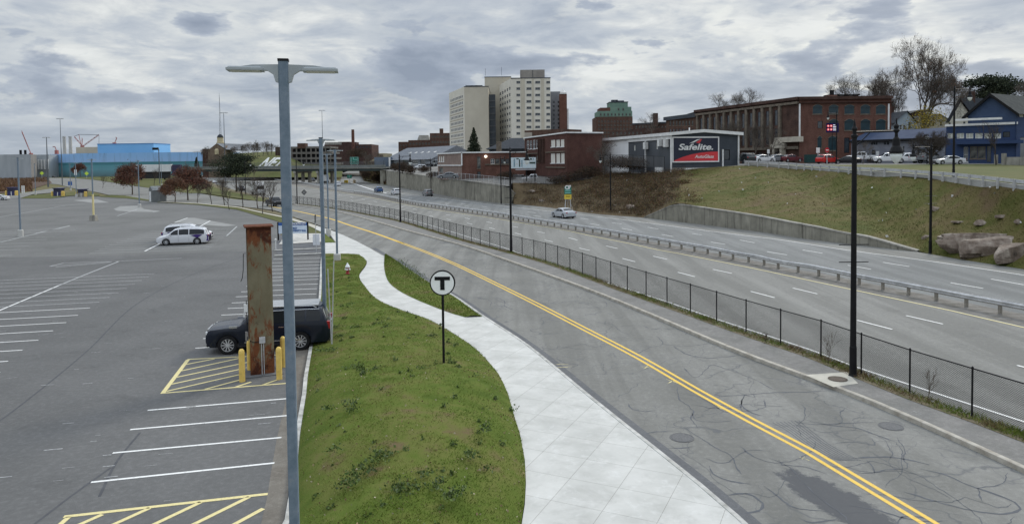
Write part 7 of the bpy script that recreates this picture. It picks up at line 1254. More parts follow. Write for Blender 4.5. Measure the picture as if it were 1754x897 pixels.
# cranes
CRN = mat('crane_red', (.32, .13, .13), (.40, .18, .18))
def crane(lb, segs, Y=700):
    q = A(segs[0][0][0], segs[0][0][1], Y); r = thing('crane', lb, 'crane', (q.x, q.y, q.z-12)); 
    for k, (a, b, w_) in enumerate(segs):
        p, e = A(*a, Y)-Vector(r.location), A(*b, Y)-Vector(r.location); mb = MB(); n_ = max(2, int((e-p).length/3)); dd = (e-p); ww = w_
        for dz_, dy_ in ((ww, 0), (-ww, 0), (0, ww)): mb.tube([p+Vector((0, dy_, dz_)), e+Vector((0, dy_, dz_))], .16 if w_ > .2 else .10, 4)
        if w_ > .2:
            for i in range(n_): mb.tube([p+dd*(i/n_)+Vector((0, 0, ww)), p+dd*((i+1)/n_)+Vector((0, 0, -ww))], .12, 4)
        mb.build('boom' if w_ > .2 else 'stay_cable', CRN if w_ > .2 else M_black, r, world=False)
    mb = MB(); p = A(*segs[0][0], Y)-Vector(r.location); mb.box((p.x, p.y, 0), (2.5, 2.5, p.z+1)); mb.build('mast', CRN, r, world=False)
crane('red crawler crane boom leaning left above the grey warehouse', [((53, 264), (37, 225), .7), ((50, 258), (37.5, 225.5), .1)])
crane('red luffing crane between the stacks and the blue block', [((141, 251), (169, 231), .6), ((140, 249), (127, 234), .6), ((140, 250), (140.5, 237), .7), ((139, 250), (135, 230.5), .3), ((127, 234), (135, 230.5), .1), ((135, 230.5), (169, 231), .1), ((169.5, 231), (169.5, 246), .1)]); crane('small red crane tip above the sky-blue block', [((196, 246), (200, 236.5), .5), ((200, 236.5), (198, 235.5), .5)]); crane('small dark crane tip left of the pale stacks', [((97, 259), (94, 251.5), .6), ((94, 251.5), (90, 251.5), .4)])
# church
Yc = 480; a, b = P2(357, Yc), P2(398, Yc-10); M_ch = mat('tan_church_stone', (.13, .095, .07), (.20, .155, .115), scale=.4, detail=8); B = Bd('domed_church', 'brown church with a pediment and a gold dome lantern', (*a, 2)); ze, za = A(375, 257, Yc).z, A(372, 246, Yc).z
a, b = P2(357, Yc), P2(387, Yc); B.mb(M_ch).wall(a, b, 0, ze); ap = ((a[0]+b[0])/2, Yc); B.mb(M_ch).add([(*a, ze), (*b, ze), (*ap, za)], [(0, 1, 2)]); c = P2(399, Yc+25); B.mb(M_ch).wall(b, c, 0, A(395, 249, Yc).z); B.mb(M_gs).add([(*a, ze), (*ap, za+.2), (ap[0]+12, Yc+40, za+.2), (a[0]+12, Yc+40, ze)], [(0, 1, 2, 3)]); B.mb(M_gs).add([(*ap, za+.2), (b[0]+.5, b[1], ze+.3), (b[0]+9, Yc+40, ze), (ap[0]+12, Yc+40, za+.2)], [(0, 1, 2, 3)])
q = P2(378.5, Yc+12); zl_ = A(378, 246, Yc).z-2; sc = 1; B.mb(mat('church_gold', (.42, .36, .22), (.50, .44, .30))).lathe((*q, zl_), [(2.6, 0), (2.6, 3.2), (2.2, 3.4), (2.0, 6.2), (2.3, 6.6)], 12); B.mb(M_roofd).lathe((*q, zl_+6.6), [(2.1, 0), (1.9, .9), (1.1, 1.8), (.2, 2.3)], 12); q = P2(372, Yc-.2); B.mb(MAT['church_gold']).lathe((q[0], q[1], ze-3), [(1.4, 0), (1.4, 3), (.8, 3.8)], 10)
B.done({'church_gold': 'lantern', 'grey_shingles': 'roof', 'dark_shingle_roof': 'dome'})
a, b = P2(347, 500), P2(360, 500); B = Bd('brick_block', 'small dark brick block left of the church', (*a, 2)); B.box(a, b, 10, 0, A(350, 255, 500).z, M_br4); B.done({'flat_roof_felt': 'roof'})
a, b = P2(472, 445), P2(482, 445); B = Bd('brick_block', 'dark block at the top of the grassy bank behind the nearest pole', (*a, 10)); B.box(P2(472, 445), P2(512, 445), 10, 8, A(490, 251.5, 445).z, M_br4); B.done({'flat_roof_felt': 'roof'})
# low white fence wall by the blue shop
q0, q1 = A(1719, 279, 112), A(1760, 280, 108); r = thing('low_wall', 'low pale concrete wall with end pillars right of the shop', 'wall', q0); mb = MB(); mb.wall((q0.x, q0.y), (q1.x, q1.y), q0.z-.6, q0.z+.9); mb.wall((q0.x, q0.y+.3), (q1.x, q1.y+.3), q0.z-.6, q0.z+.9); mb.add([(q0.x, q0.y, q0.z+.9), (q1.x, q1.y, q0.z+.9), (q1.x, q1.y+.3, q0.z+.9), (q0.x, q0.y+.3, q0.z+.9)], [(0, 1, 2, 3)]); mb.build('wall_face', M_cwall2, r)
for x in (1719.5,): q = A(x, 279, 112); mb = MB(); mb.box((q.x, q.y, q.z-.4), (.5, .5, 1.9)); mb.build('pillar', M_cwall2, r)
q = A(1706, 280, 114); r = thing('stone_post', 'short pale stone post in front of the blue shop', 'post', q); mb = MB(); mb.box((0, 0, -.2), (.4, .4, 1.6)); mb.build('post', M_cwall2, r, world=False)
# ------------------------------------------------------------------ trees and plants
def segs_mesh(name, segs, m, parent, n=4):
    a = np.array([s_[0] for s_ in segs]); b = np.array([s_[1] for s_ in segs]); ra = np.array([s_[2] for s_ in segs])[:, None]; rb = np.array([s_[3] for s_ in segs])[:, None]
    d = b-a; d /= np.maximum(np.linalg.norm(d, axis=1, keepdims=True), 1e-6); up = np.where(np.abs(d[:, 2:3]) > .9, np.array([[1., 0, 0]]), np.array([[0, 0, 1.]])); u = np.cross(d, up); u /= np.linalg.norm(u, axis=1, keepdims=True); v = np.cross(d, u); V_ = []
    for p, r in ((a-d*ra*.3, ra), (b+d*rb*.3, rb)):
        for k in range(n): t = 2*math.pi*k/n; V_.append(p+(u*math.cos(t)+v*math.sin(t))*r)
    V_ = np.stack(V_, 1).reshape(-1, 3); base = np.arange(len(segs))[:, None]*2*n; F_ = []
    for k in range(n): F_.append(np.stack([base[:, 0]+k, base[:, 0]+(k+1) % n, base[:, 0]+n+(k+1) % n, base[:, 0]+n+k], 1))
    return npmesh(name, V_, np.concatenate(F_), m, parent=parent, nper=4)
def skeleton(seed, h=10., r=.16, fork=.25, nb=5, spread=.55, levels=5, upb=.35, wig=.18, tw=.015, sub=3):
    R = np.random.default_rng(seed); out = [[] for _ in range(levels+1)]; tips = []
    def grow(p, d, L, r0, lv):
        n_ = 4 if lv else 6; q = p; dd = d; r1 = max(r0*.55, tw*.6)
        pts = [p]
        for i in range(n_):
            dd = dd+R.normal(0, wig, 3)*(.5 if lv == 0 else 1)+np.array([0, 0, upb*.12]); dd = dd/np.linalg.norm(dd); q2 = q+dd*L/n_; ra = r0+(r1-r0)*i/n_; rb = r0+(r1-r0)*(i+1)/n_; out[lv].append((q, q2, ra, rb)); q = q2; pts.append(q)
            if lv < levels and i >= (n_*fork if lv == 0 else 1):
                for _ in range(2 if lv in (0,) else (1 if lv < 2 else R.integers(1, 3))):
                    e = R.normal(0, 1, 3); e -= dd*e.dot(dd); e /= np.linalg.norm(e); nd = dd*(1-spread)+e*spread+np.array([0, 0, upb*.5]); nd /= np.linalg.norm(nd); grow(q, nd, L*R.uniform(.48, .72), max(rb*.62, tw), lv+1)
        if lv < levels: 
            for _ in range(2): e = R.normal(0, .5, 3); nd = dd+e*spread; nd /= np.linalg.norm(nd); grow(q, nd, L*R.uniform(.45, .65), max(r1*.8, tw), lv+1)
        else: tips.append(q)
    grow(np.zeros(3), np.array([0, 0, 1.]), h*.5, r, 0); a = np.array([s_[1] for l_ in out for s_ in l_]); k = h/a[:, 2].max()
    return [[(s_[0]*k, s_[1]*k, s_[2], s_[3]) for s_ in l_] for l_ in out], np.array(tips)*k
def leafcloud(name, P_, size, mats, parent, seed=0, flat=.5):
    R = np.random.default_rng(seed); n_ = len(P_); sz = size*R.uniform(.55, 1.3, (n_, 1)); u = R.normal(0, 1, (n_, 3)); u /= np.linalg.norm(u, axis=1, keepdims=True); w = R.normal(0, 1, (n_, 3)); w[:, 2] *= flat; v = np.cross(u, w); v /= np.maximum(np.linalg.norm(v, axis=1, keepdims=True), 1e-6)
    V_ = np.stack([P_-u*sz*.5, P_+v*sz*.35, P_+u*sz*.5, P_-v*sz*.35], 1).reshape(-1, 3); F_ = np.arange(4*n_).reshape(-1, 4)
    return npmesh(name, V_, F_, mats, mi=R.integers(0, len(mats) if isinstance(mats, list) else 1, n_), parent=parent, nper=4)
TREES = {}
def tree(kind, p, h, lb, group=None, rz=None, name=None):
    if kind not in TREES:
        k = dict(bare1=dict(seed=3, h=10, r=.17, spread=.5, levels=4, tw=.009), bare2=dict(seed=8, h=10, r=.15, spread=.42, upb=.5, levels=4, tw=.009), bare3=dict(seed=15, h=10, r=.2, spread=.58, levels=4, upb=.25, tw=.009), young=dict(seed=21, h=6, r=.09, spread=.42, levels=3, upb=.55, tw=.008), grand=dict(seed=41, h=27, r=.62, fork=.30, spread=.50, levels=5, upb=.30, tw=.018, wig=.20), leafy=dict(seed=34, h=7, r=.14, spread=.6, levels=4, upb=.2, tw=.012), round=dict(seed=52, h=7, r=.38, fork=.30, spread=.62, levels=5, upb=.25, tw=.007))[kind.split('_')[0]]
        sk, tips = skeleton(**k); r = thing('tree', 't', 'tree'); bk = M_barkd if kind.startswith(('round', 'young')) else M_bark
        segs_mesh('trunk', sk[0], bk, r, 7); segs_mesh('crown', [s_ for l_ in sk[1:] for s_ in l_], bk, r, 4); R = np.random.default_rng(5)
        if kind.startswith('leafy'):
            P_ = tips[R.integers(0, len(tips), 6500)]+R.normal(0, .26, (6500, 3)); lm = [mat('brown_oak_leaf', (.13, .068, .042), (.17, .09, .058)), mat('rust_oak_leaf', (.17, .088, .052), (.22, .115, .07)), mat('dark_oak_leaf', (.085, .048, .034), (.11, .062, .044))] if kind == 'leafy' else [mat('maroon_leaf', (.13, .055, .042), (.17, .075, .055)), mat('maroon_leaf_dark', (.085, .042, .032), (.11, .052, .04)), MAT['brown_oak_leaf']]
            P_[:, 2] *= .92; leafcloud('leaves', P_[P_[:, 2] > k['h']*.2], .24, lm, r)
        if kind == 'grand':
            up = tips[(tips[:, 2] > 17) | (tips[:, 0] < -3.5)]; P_ = up[R.integers(0, len(up), 1300)]+R.normal(0, .3, (1300, 3)); leafcloud('leaves', P_, .26, [mat('orange_brown_leaf', (.16, .075, .03), (.22, .10, .045)), MAT['brown_oak_leaf'] if 'brown_oak_leaf' in MAT else M_barkd], r)
        TREES[kind] = (r, k['h']); o = r
    else: o = copy_tree(TREES[kind][0])
    s_ = h/TREES[kind][1]; o.scale = (s_,)*3; o.location = p; o.rotation_euler = (0, 0, rng.uniform(0, 6) if rz is None else rz); tag(o, lb, 'tree')
    if name: o.name = name
    if group: o['group'] = group
    elif 'group' in o: del o['group']
    return o
def tr(kind, x, yb, yt, Y, lb, z=None, group=None, rz=None, name=None):
    p = G(x, yb) if Y is None else A(x, yb, Y); t_ = A(x, yt, p.y); return tree(kind, p, t_.z-p.z, lb, group, rz, name)
tr('leafy', 300, 347, 299, None, 'round brown-leaved oak nearest the small shed', name='oak_tree'); tr('leafy_red', 322, 343, 279, None, 'taller maroon-leaved tree right behind the round brown oak', name='oak_tree'); tr('leafy_red', 226.5, 333.5, 275, None, 'maroon-leaved tree standing alone left of the shed', name='oak_tree'); tr('leafy_red', 137.5, 304, 277, 430, 'dull red tree in front of the wrapped building corner', name='oak_tree')
GT = 'young bare street trees along the service road'
for i, (x, yb, yt, kd) in enumerate([(338, 348.5, 310, 'young'), (362.5, 350, 306, 'young'), (384.6, 351.5, 296, 'bare2'), (392.7, 359.5, 318, 'young'), (416, 355.5, 300, 'young'), (442.4, 358.5, 297, 'bare1'), (450, 367, 318, 'young'), (467, 363, 302, 'young')]):
    tr(kd, x, yb, yt, None, ['young bare street tree beside the brown oaks', 'young bare street tree with a wide vase-shaped crown', 'tall slim bare tree third in the street row', 'small bare tree standing on the lot side of the path', 'dark forked bare street tree left of the white truck', 'taller bare tree in front of the white truck', 'thin small bare tree on the lot side near the pickup', 'slim bare street tree just left of the black pickup'][i], group=GT)
tr('young', 176, 322, 298, None, 'small bare sapling on the far lawn'); tr('young', 264, 318, 285, None, 'twiggy dark sapling in front of the white trailer')
# evergreens
def conifer(p, h, lb, w=.30, seed=1, kind='spruce', name='spruce_tree'):
    R = np.random.default_rng(seed); r = thing(name, lb, 'tree', p); segs_mesh('trunk', [((0, 0, 0), (0, 0, h*.5), h*.022, h*.014), ((0, 0, h*.5), (0, 0, h*.97), h*.014, h*.003)], M_barkd, r, 6); n_ = 9000; P_ = []
    if kind == 'spruce':
        for z in np.linspace(.10, .99, 26):
            m_ = int(14*(1.05-z))+4
            for k in range(m_):
                a = R.uniform(0, 6.28); L = h*w*(1.02-z)**.85*R.uniform(.75, 1.12); t = R.uniform(.08, 1, 34); drop = -.22*L*t**1.5; P_.append(np.stack([np.cos(a)*L*t, np.sin(a)*L*t, z*h+drop+R.normal(0, .012*h, 34)], 1)+R.normal(0, .008*h, (34, 3)))
    else:
        for k in range(26):
            c_ = np.array([R.normal(0, w*h*.45), R.normal(0, w*h*.45), h*R.uniform(.45, .97)]); s_ = h*np.array([.12, .12, .035])*R.uniform(.8, 1.3); P_.append(c_+R.normal(0, 1, (520, 3))*s_)
    P_ = np.concatenate(P_); leafcloud('crown', P_, h*.035, [mat('conifer_green', (.045, .055, .032), (.065, .075, .045)), mat('conifer_dark', (.02, .028, .02), (.03, .038, .026))], r, seed, .3); return r
q = A(812, 262, 240); conifer(Vector((q.x, q.y, q.z-2)), A(812, 219.5, 240).z-q.z+2, 'dark spruce tree in front of the beige tower base', .34, 2)
q = G(405, 329); conifer(q, A(405, 264, q.y).z, 'ragged dark evergreen left of the white bank letters', .36, 6, 'pine', 'pine_tree'); q = A(337, 290, 420); conifer(Vector((q.x, q.y, 0)), A(333, 270, 420).z, 'small dark spruce against the end of the wrapped building', .25, 9)
q = A(1709, 230, 175); conifer(q, A(1709, 133, 175).z-q.z, 'broad flat-topped pine behind the blue gabled hall', .34, 12, 'pine', 'pine_tree')
# bank-top wood and scattered bare trees behind
for i, (x, yt) in enumerate([(405, 248), (414, 244), (424, 241), (433, 244), (442, 238), (450, 240), (459, 243), (467, 240), (475, 246), (396, 250), (345, 258), (352, 249)]): tr(['bare1', 'bare2', 'bare3'][i % 3], x, 270, yt, 440+7*(i % 4), 'bare tree in the wood along the top of the grassy bank', group='bare trees along the top of the grassy bank')
for i, (x, yb, yt, Y) in enumerate([(366, 296, 268, 300), (378, 300, 262, 290), (392, 306, 268, 270), (424, 305, 280, 300), (436, 306, 284, 290)]): tr(['bare2', 'bare3'][i % 2], x, yb, yt, Y, 'bare brown tree in the thicket below the church', group='bare trees in the thicket below the church')
GM = 'bare trees behind the mill roof'
tr('bare3', 1232, 215, 154, 205, 'wide bare tree behind the left half of the mill roof', group=GM); tr('bare1', 1262, 215, 152, 210, 'middle bare tree behind the mill roof', group=GM); tr('bare3', 1292, 215, 147, 208, 'right-hand bare tree above the long mill side', group=GM)
tr('bare1', 1463, 230, 118, 178, 'bare tree above the right end of the mill roof, beside the vents'); tr('bare2', 1493, 230, 117, 180, 'upright bare tree just left of the big leafy-topped tree'); tr('bare3', 1118, 240, 190, 240, 'bare tree behind the low brown brick block')
gt_ = tr('grand', 1576, 268, 57, 172, 'huge spreading tree with a few orange-brown leaves at its top', rz=2.2); gt_.scale = (gt_.scale[0]*.68, gt_.scale[1]*.68, gt_.scale[2]); gt_ = tr('grand', 1534, 268, 106, 190, 'tall thin-crowned tree with rusty leaves left of the huge tree', name='tree', rz=4.4); gt_.scale = (gt_.scale[0]*.62, gt_.scale[1]*.62, gt_.scale[2]); tr('bare3', 1660, 240, 138, 190, 'bare tree behind the cream gabled house'); tr('bare2', 1752, 230, 118, 150, 'bare tree at the right picture edge behind the blue hall'); tr('bare1', 1640, 240, 148, 200, 'bare tree left of the cream house chimney')
for i, (x, yt, Y) in enumerate([(1235, 206, 160), (1262, 198, 156), (1290, 200, 152), (1318, 215, 147)]): tr(['bare3', 'bare1', 'bare2', 'bare3'][i], x, 277, yt, Y, ['dark bare tree at the far left of the mill side wall', 'second dark bare tree along the mill side wall', 'third dark bare tree along the mill side wall', 'smaller bare tree nearest the mill entrance'][i], group='bare trees in front of the mill side wall')
tr('round', 1595, 285, 222, 119, 'thick-trunked bare tree with a dense twiggy crown on the upper lawn'); tr('young', 1706, 283, 203, 113, 'slim twiggy tree in front of the blue shop window strip'); tr('bare3', 1035, 300, 236, 139, 'scrubby bare tree at the corner of the brick school'); tr('bare3', 1478, 281, 240, 128, 'bare branches behind the near lamp post'); tr('bare1', 1065, 268, 225, 200, 'bare tree behind the white metal shed')
for i, x in enumerate((626, 637, 648, 655)): tr(['bare3', 'bare1'][i % 2], x, 283, 258+3*(i % 2), 345-8*i, 'bare tree in the scrub behind the right end of the overpass', group='bare trees behind the right end of the overpass')
# yellow-leaved small tree
q = A(1590, 225, 150); r = thing('tree', 'small tree still full of yellow leaves below the huge tree', 'tree', Vector((q.x, q.y, 9))); sk, tips = skeleton(77, 9, .14, spread=.6, levels=3); segs_mesh('trunk', sk[0], M_barkd, r, 6); segs_mesh('crown', [s_ for l_ in sk[1:] for s_ in l_], M_barkd, r); k_ = (A(1590, 185, 150).z-9)/9; P_ = tips[rng.integers(0, len(tips), 2600)]+rng.normal(0, .45, (2600, 3)); leafcloud('leaves', P_[P_[:, 2] > 3.5], .22, [mat('yellow_leaf', (.30, .22, .03), (.40, .29, .05)), mat('olive_leaf', (.14, .13, .03), (.18, .16, .04))], r, 3); r.scale = (1.25, 1.25, k_)
# shrubs
def shrub(p, w, h, lb, mats, n_=900, seed=1, leaf=.16, name='shrub', group=None):
    R = np.random.default_rng(seed); r = thing(name, lb, 'shrub', p, group=group); sk, tips = skeleton(seed+100, h, .03*max(h, 1), fork=.05, spread=.6, levels=3, tw=.014); segs_mesh('stems', [s_ for l_ in sk for s_ in l_], M_barkd, r, 3); P_ = R.normal(0, 1, (n_, 3)); P_ /= np.maximum(np.linalg.norm(P_, axis=1, keepdims=True), .5); P_ = P_*R.uniform(.3, 1, (n_, 1))*np.array([w/2, w/2, h/2])+np.array([0, 0, h*.52]); leafcloud('foliage', P_, leaf, mats, r, seed); return r
DKB = [mat('dark_scrub_leaf', (.030, .026, .020), (.05, .042, .032)), mat('brown_scrub_leaf', (.075, .048, .032), (.10, .066, .045))]
for x, y, Y, w, h, lb in ((690, 296, 232, 5.5, 4.2, 'dark shrub hanging over the stained retaining wall'), (677, 292, 250, 4, 3, 'dark bush at the left top of the stained retaining wall'), (703, 298, 222, 4, 3.2, 'dark bush right of the shrub on the stained wall'), (727, 294, 230, 5, 2.2, 'low dark hedge in front of the parked white car'), (745, 304, 195, 5, 2.0, 'dark hedge left of the low brick building'), (648, 311, 300, 6, 3.5, 'dark bush below the overpass abutment'), (626, 306, 330, 6, 5, 'olive bush between the exit ramp and the abutment'), (612, 270, 420, 14, 6, 'dark bushes behind the green highway sign'), (1010, 303, 143.5, 6, 2.6, 'dark hedge below the blank brick wall'), (985, 309, 146, 7, 2.4, 'dark hedge in the middle of the yard edge'), (960, 313, 147.5, 6, 1.8, 'low dark hedge below the white concrete bollards'), (1062, 287, 136, 7, 2.6, 'dark scrub in front of the white shed wall'), (1085, 290, 133, 6, 2.6, 'dark scrub below the fence by the grey wall'), (868, 308, 158, 5, 2.2, 'dark bush behind the lamp post at the yard'), (1675, 327, 68, 1.5, .7, 'small dark tuft bush near the top of the grassy slope'), (1508, 303, 86, 2.5, 1.2, 'dark bush just below the upper guardrail')):
    q = A(x, y, Y); shrub(q-Vector((0, 0, .3)), w, h, lb, DKB, int(900+w*h*150), int(x), .20 if Y > 100 else .12)
# ------------------------------------------------------------------ stuff: grass blades, weeds, scrub, leaves
def blades(name, P_, hh, ww, mats, lean=.45, seed=0, pz=None, mi=None):
    R = np.random.default_rng(seed); n_ = len(P_); h_ = hh*R.uniform(.5, 1.25, (n_, 1)); a = R.uniform(0, 6.283, n_); u = np.stack([np.cos(a), np.sin(a), np.zeros(n_)], 1); t_ = R.normal(0, lean, (n_, 3)); t_[:, 2] = 1; w_ = ww*R.uniform(.6, 1.3, (n_, 1))
    V_ = np.stack([P_-u*w_/2, P_+u*w_/2, P_+t_*h_], 1).reshape(-1, 3); o = npmesh(name, V_, np.arange(3*n_).reshape(-1, 3), mats, mi=R.integers(0, len(mats), n_) if mi is None else mi, nper=3); return o
GB = [mat('blade_green', (.090, .137, .016), (.122, .165, .026), scale=.8), mat('blade_dark_green', (.066, .105, .014), (.086, .124, .02), scale=.8), mat('blade_olive', (.13, .138, .032), (.158, .16, .045), scale=.8), mat('blade_straw', (.17, .15, .07), (.22, .19, .09), scale=2)]
R = np.random.default_rng(4); swYa, swXa = np.array([q[0] for q in swY]), np.array([q[1] for q in swY]); ltYa, ltXa = np.array([q[0] for q in lotY]), np.array([q[1] for q in lotY])
def bermP(n_, y0, y1, pw):
    Y = y0+(y1-y0)*R.uniform(0, 1, n_)**pw; a = np.interp(Y, ltYa, ltXa)+.2; b = np.interp(Y, swYa, swXa)-.02; u = R.uniform(0, 1, n_); x = a+(b-a)*u; z = np.array([berm_h(x_, y_, u_, w_) for x_, y_, u_, w_ in zip(x, Y, u, b-a)]); return np.stack([x, Y, z], 1), u
P_, u_ = bermP(135000, 12, 64, 1.9); br_ = np.exp(-(((P_[:, 0]+2.6+.08*(P_[:, 1]-20))/1.1)**2+((P_[:, 1]-21)/4.5)**2)); hol = np.array([noise2(a*1.7+3, b*1.3, .9)*.6+noise2(b*2.1, a*2.7, 1.3)*.4 for a, b in P_[:, :2]]); kp = R.uniform(0, 1, len(P_)) > np.clip(.12+.75*(hol > .45)+.65*br_, 0, .93); P_ = P_[kp]; nse = np.array([noise2(a, b, .55)+.6*noise2(b, a, 1.7) for a, b in P_[:, :2]]); mi = np.where(R.uniform(0, 1, len(P_)) < .05, 3, np.where(nse+R.normal(0, .28, len(P_)) > .35, 2, np.where(nse+R.normal(0, .28, len(P_)) < -.35, 1, 0)))
o = blades('grass', P_-np.array([0, 0, .01]), .055, .022, GB, .7, 1, mi=mi); tag(o, 'short green lawn grass on the mound beside the sidewalk', 'grass', kind='stuff')
ga, gb = GS; t1 = R.uniform(0, 58.9, 9000); k1 = t1.astype(int); f1 = (t1-k1)[:, None]; v1 = R.uniform(0.02, .98, (9000, 1)); aa, ba = np.array([tuple(p) for p in ga]), np.array([tuple(p) for p in gb]); pa_, pb_ = aa[k1]*(1-f1)+aa[k1+1]*f1, ba[k1]*(1-f1)+ba[k1+1]*f1; P_ = pa_*(1-v1)+pb_*v1; P_[:, 2] = .13+.09*np.sin(np.pi*v1[:, 0])
tag(blades('grass', P_, .09, .03, GB[:3], .6, 2), 'longer grass on the narrow strip by the kerb', 'grass', kind='stuff')
# weeds: leafy rosettes and tufts on the mound
C_ = []; 
def wpx(l, z): return [tuple(G(x, y, z)) for x, y in l]
spots = wpx([(620, 634), (632, 640), (612, 628), (645, 632), (735, 628), (748, 624), (785, 628), (773, 622), (725, 632)], .6)+wpx([(600, 690), (602, 702), (640, 790), (622, 800), (608, 812), (600, 822), (650, 775), (635, 805), (775, 846), (768, 852), (785, 842), (800, 775), (808, 780), (833, 730), (832, 736), (687, 832), (690, 838), (755, 823), (745, 830), (660, 780), (590, 830), (730, 810), (560, 700), (570, 770)], .95)+wpx([(705, 575), (703, 580), (643, 555), (660, 560), (655, 545), (610, 560), (740, 575), (780, 590), (600, 520), (590, 545), (577, 560), (583, 575), (565, 600), (545, 600)], .35)
W_P, W_m = [], []
for c_ in spots:
    big = R.uniform(.35, .9); n_ = int(90*big); p = np.array(c_)+np.array([0, 0, .02])+R.normal(0, 1, (n_, 3))*np.array([.18, .22, .06])*big; p[:, 2] = np.abs(p[:, 2]-c_[2])+c_[2]; W_P.append(p)
for _ in range(80):
    p, u = bermP(1, 14, 50, 1.4); n_ = R.integers(12, 40); W_P.append(p[0]+np.abs(R.normal(0, 1, (n_, 3)))*np.array([.07, .07, .05])*R.uniform(.6, 1.6))
for k in range(14):
    x, y = R.uniform(680, 712), 0; q = G(683+k*3.2, 452+k*2.6, .2); n_ = 60; W_P.append(np.array(q)+R.normal(0, 1, (n_, 3))*np.array([.22, .35, .0])+np.array([0, 0, 1])*R.uniform(0, .5, (n_, 1)))
for k in range(40):
    q = G(R.uniform(645, 660)+0, R.uniform(635, 640), .5); 
o = leafcloud('weeds', np.concatenate(W_P), .075, [mat('weed_green', (.085, .125, .036), (.11, .15, .05)), mat('weed_dark', (.055, .09, .024), (.072, .11, .032)), mat('weed_pale', (.10, .13, .06), (.13, .16, .08))], None, 9); tag(o, 'broad-leaved weeds growing in clumps on the lawn mound', 'weeds', kind='stuff')
P_, u = bermP(900, 12, 40, 1.3); edge = bermP(1600, 12, 34, 1.2); e_ = edge[0]; e_ = e_[edge[1] > .90]; P_ = np.concatenate([P_, e_]); P_[:, 2] += .05
o = leafcloud('fallen_leaves', P_, .055, [mat('dead_leaf_tan', (.24, .17, .10), (.32, .24, .15)), mat('dead_leaf_brown', (.12, .075, .045), (.16, .10, .06)), mat('dead_leaf_pale', (.36, .30, .22), (.42, .36, .27))], None, 10, .2); tag(o, 'dead leaves and litter scattered over the lawn mound', 'dead leaves', kind='stuff')
# verge weeds beside the fence
kb, kc = np.array([tuple(p) for p in rowB]), np.array([tuple(p) for p in rowD]); n_ = 26000; ok = np.where((kb[:, 1] > 12) & (kb[:, 1] < 150))[0]; t1 = R.choice(ok[:-1], n_, p=(lambda w: w/w.sum())(1/np.maximum(kb[ok[:-1], 1], 12))); f1 = R.uniform(0, 1, (n_, 1)); v1 = np.clip(R.beta(2.2, 2., (n_, 1)), 0, 1); P_ = (kb[t1]*(1-f1)+kb[t1+1]*f1)*(1-v1)+(kc[t1]*(1-f1)+kc[t1+1]*f1)*v1; P_[:, 2] = .10
nse = np.array([noise2(a, b, 1.5) for a, b in P_[:, :2]])+R.normal(0, .5, n_); VB = [GB[0], GB[3], mat('blade_brown', (.13, .085, .045), (.17, .11, .06)), GB[2]]
tag(blades('weeds', P_, .16, .03, VB, .8, 5, mi=np.where(nse > .5, 0, np.where(nse > .0, 3, np.where(nse > -.5, 1, 2)))), 'dry brown and green weeds along the foot of the chain-link fence', 'weeds', kind='stuff')
for x, y, h_, lb in ((1418, 626, 1.35, 'thin leafless sapling against the chain-link fence left of the lamp post'), (1592, 692, 1.3, 'thin leafless sapling against the chain-link fence right of the lamp post'), (1310, 590, .6, 'short dead weed stalk beside the fence')):
    q = G(x, y, .1); r = thing('sapling', lb, 'plant', q); sk, tips = skeleton(int(x), h_, .010, fork=.1, spread=.4, levels=2, tw=.004, upb=.5); segs_mesh('stems', [s_ for l_ in sk for s_ in l_], mat('dead_stem', (.07, .055, .04), (.10, .08, .06)), r, 4)
# hillside grass and scrub
n_ = 90000; s1 = R.uniform(.0, 1, n_); v1 = R.uniform(.0, 1, n_); P_ = np.array([tuple(hill_pt(a, b)) for a, b in zip(s1, v1)]); ratio = P_[:, 0]/P_[:, 1]
nse = np.array([noise2(a*.4, b*.4, .8)+.5*noise2(b, a, .6) for a, b in P_[:, :2]]); brown = (P_[:, 0]-.31*P_[:, 1]+8+1.6*nse+R.normal(0, .9, n_)) < 0; keep = ~brown | (R.uniform(0, 1, n_) < .6)
HBm = [mat('slope_green', (.062, .076, .017), (.088, .096, .026), scale=.3), mat('slope_olive', (.09, .086, .029), (.118, .105, .040), scale=.3), mat('slope_straw', (.15, .125, .06), (.19, .155, .08), scale=.3), MAT['blade_brown'], mat('slope_maroon', (.075, .045, .032), (.10, .06, .045))]
mi = np.where(brown, np.where(R.uniform(0, 1, n_) < .55, 4, 3), np.where(nse+R.normal(0, .6, n_) > .55, 2, np.where(nse+R.normal(0, .5, n_) > 0, 1, 0)))
P_[:, 2] -= .03; top_ = v1 > .93; mi = np.where(top_ & ~brown & (R.uniform(0, 1, n_) < .5), 3, mi)
o = blades('grass', P_[keep], .12, .05, HBm, .8, 6, mi=mi[keep]); tag(o, 'rough green and straw-coloured grass covering the highway slope', 'grass', kind='stuff')
SC = []; 
for _ in range(760):
    a, b = R.uniform(0.02, .42), R.uniform(.05, 1.); p = np.array(tuple(hill_pt(a, b))); rt = p[0]/p[1]
    if p[0]-.31*p[1]+8.5+R.normal(0, 1.6) > 0 or (rt < .09 and R.uniform() < .6): 
        if R.uniform() > .06 or rt > .32: continue
    m_ = R.integers(40, 130); w_ = R.uniform(.5, 1.3); SC.append(p+R.normal(0, 1, (m_, 3))*np.array([w_, w_, 0])*.6+np.array([0, 0, 1])*np.abs(R.normal(0, .35*w_, (m_, 1))))
SC = np.concatenate(SC); o = leafcloud('undergrowth', SC, .15, [MAT['slope_maroon'], MAT['blade_brown'], MAT['dark_scrub_leaf'], MAT['slope_olive'], mat('scrub_rust', (.13, .07, .04), (.17, .095, .055))], None, 12); tag(o, 'tangled brown and maroon scrub covering the slope below the metal building', 'undergrowth', kind='stuff')
sg_ = []
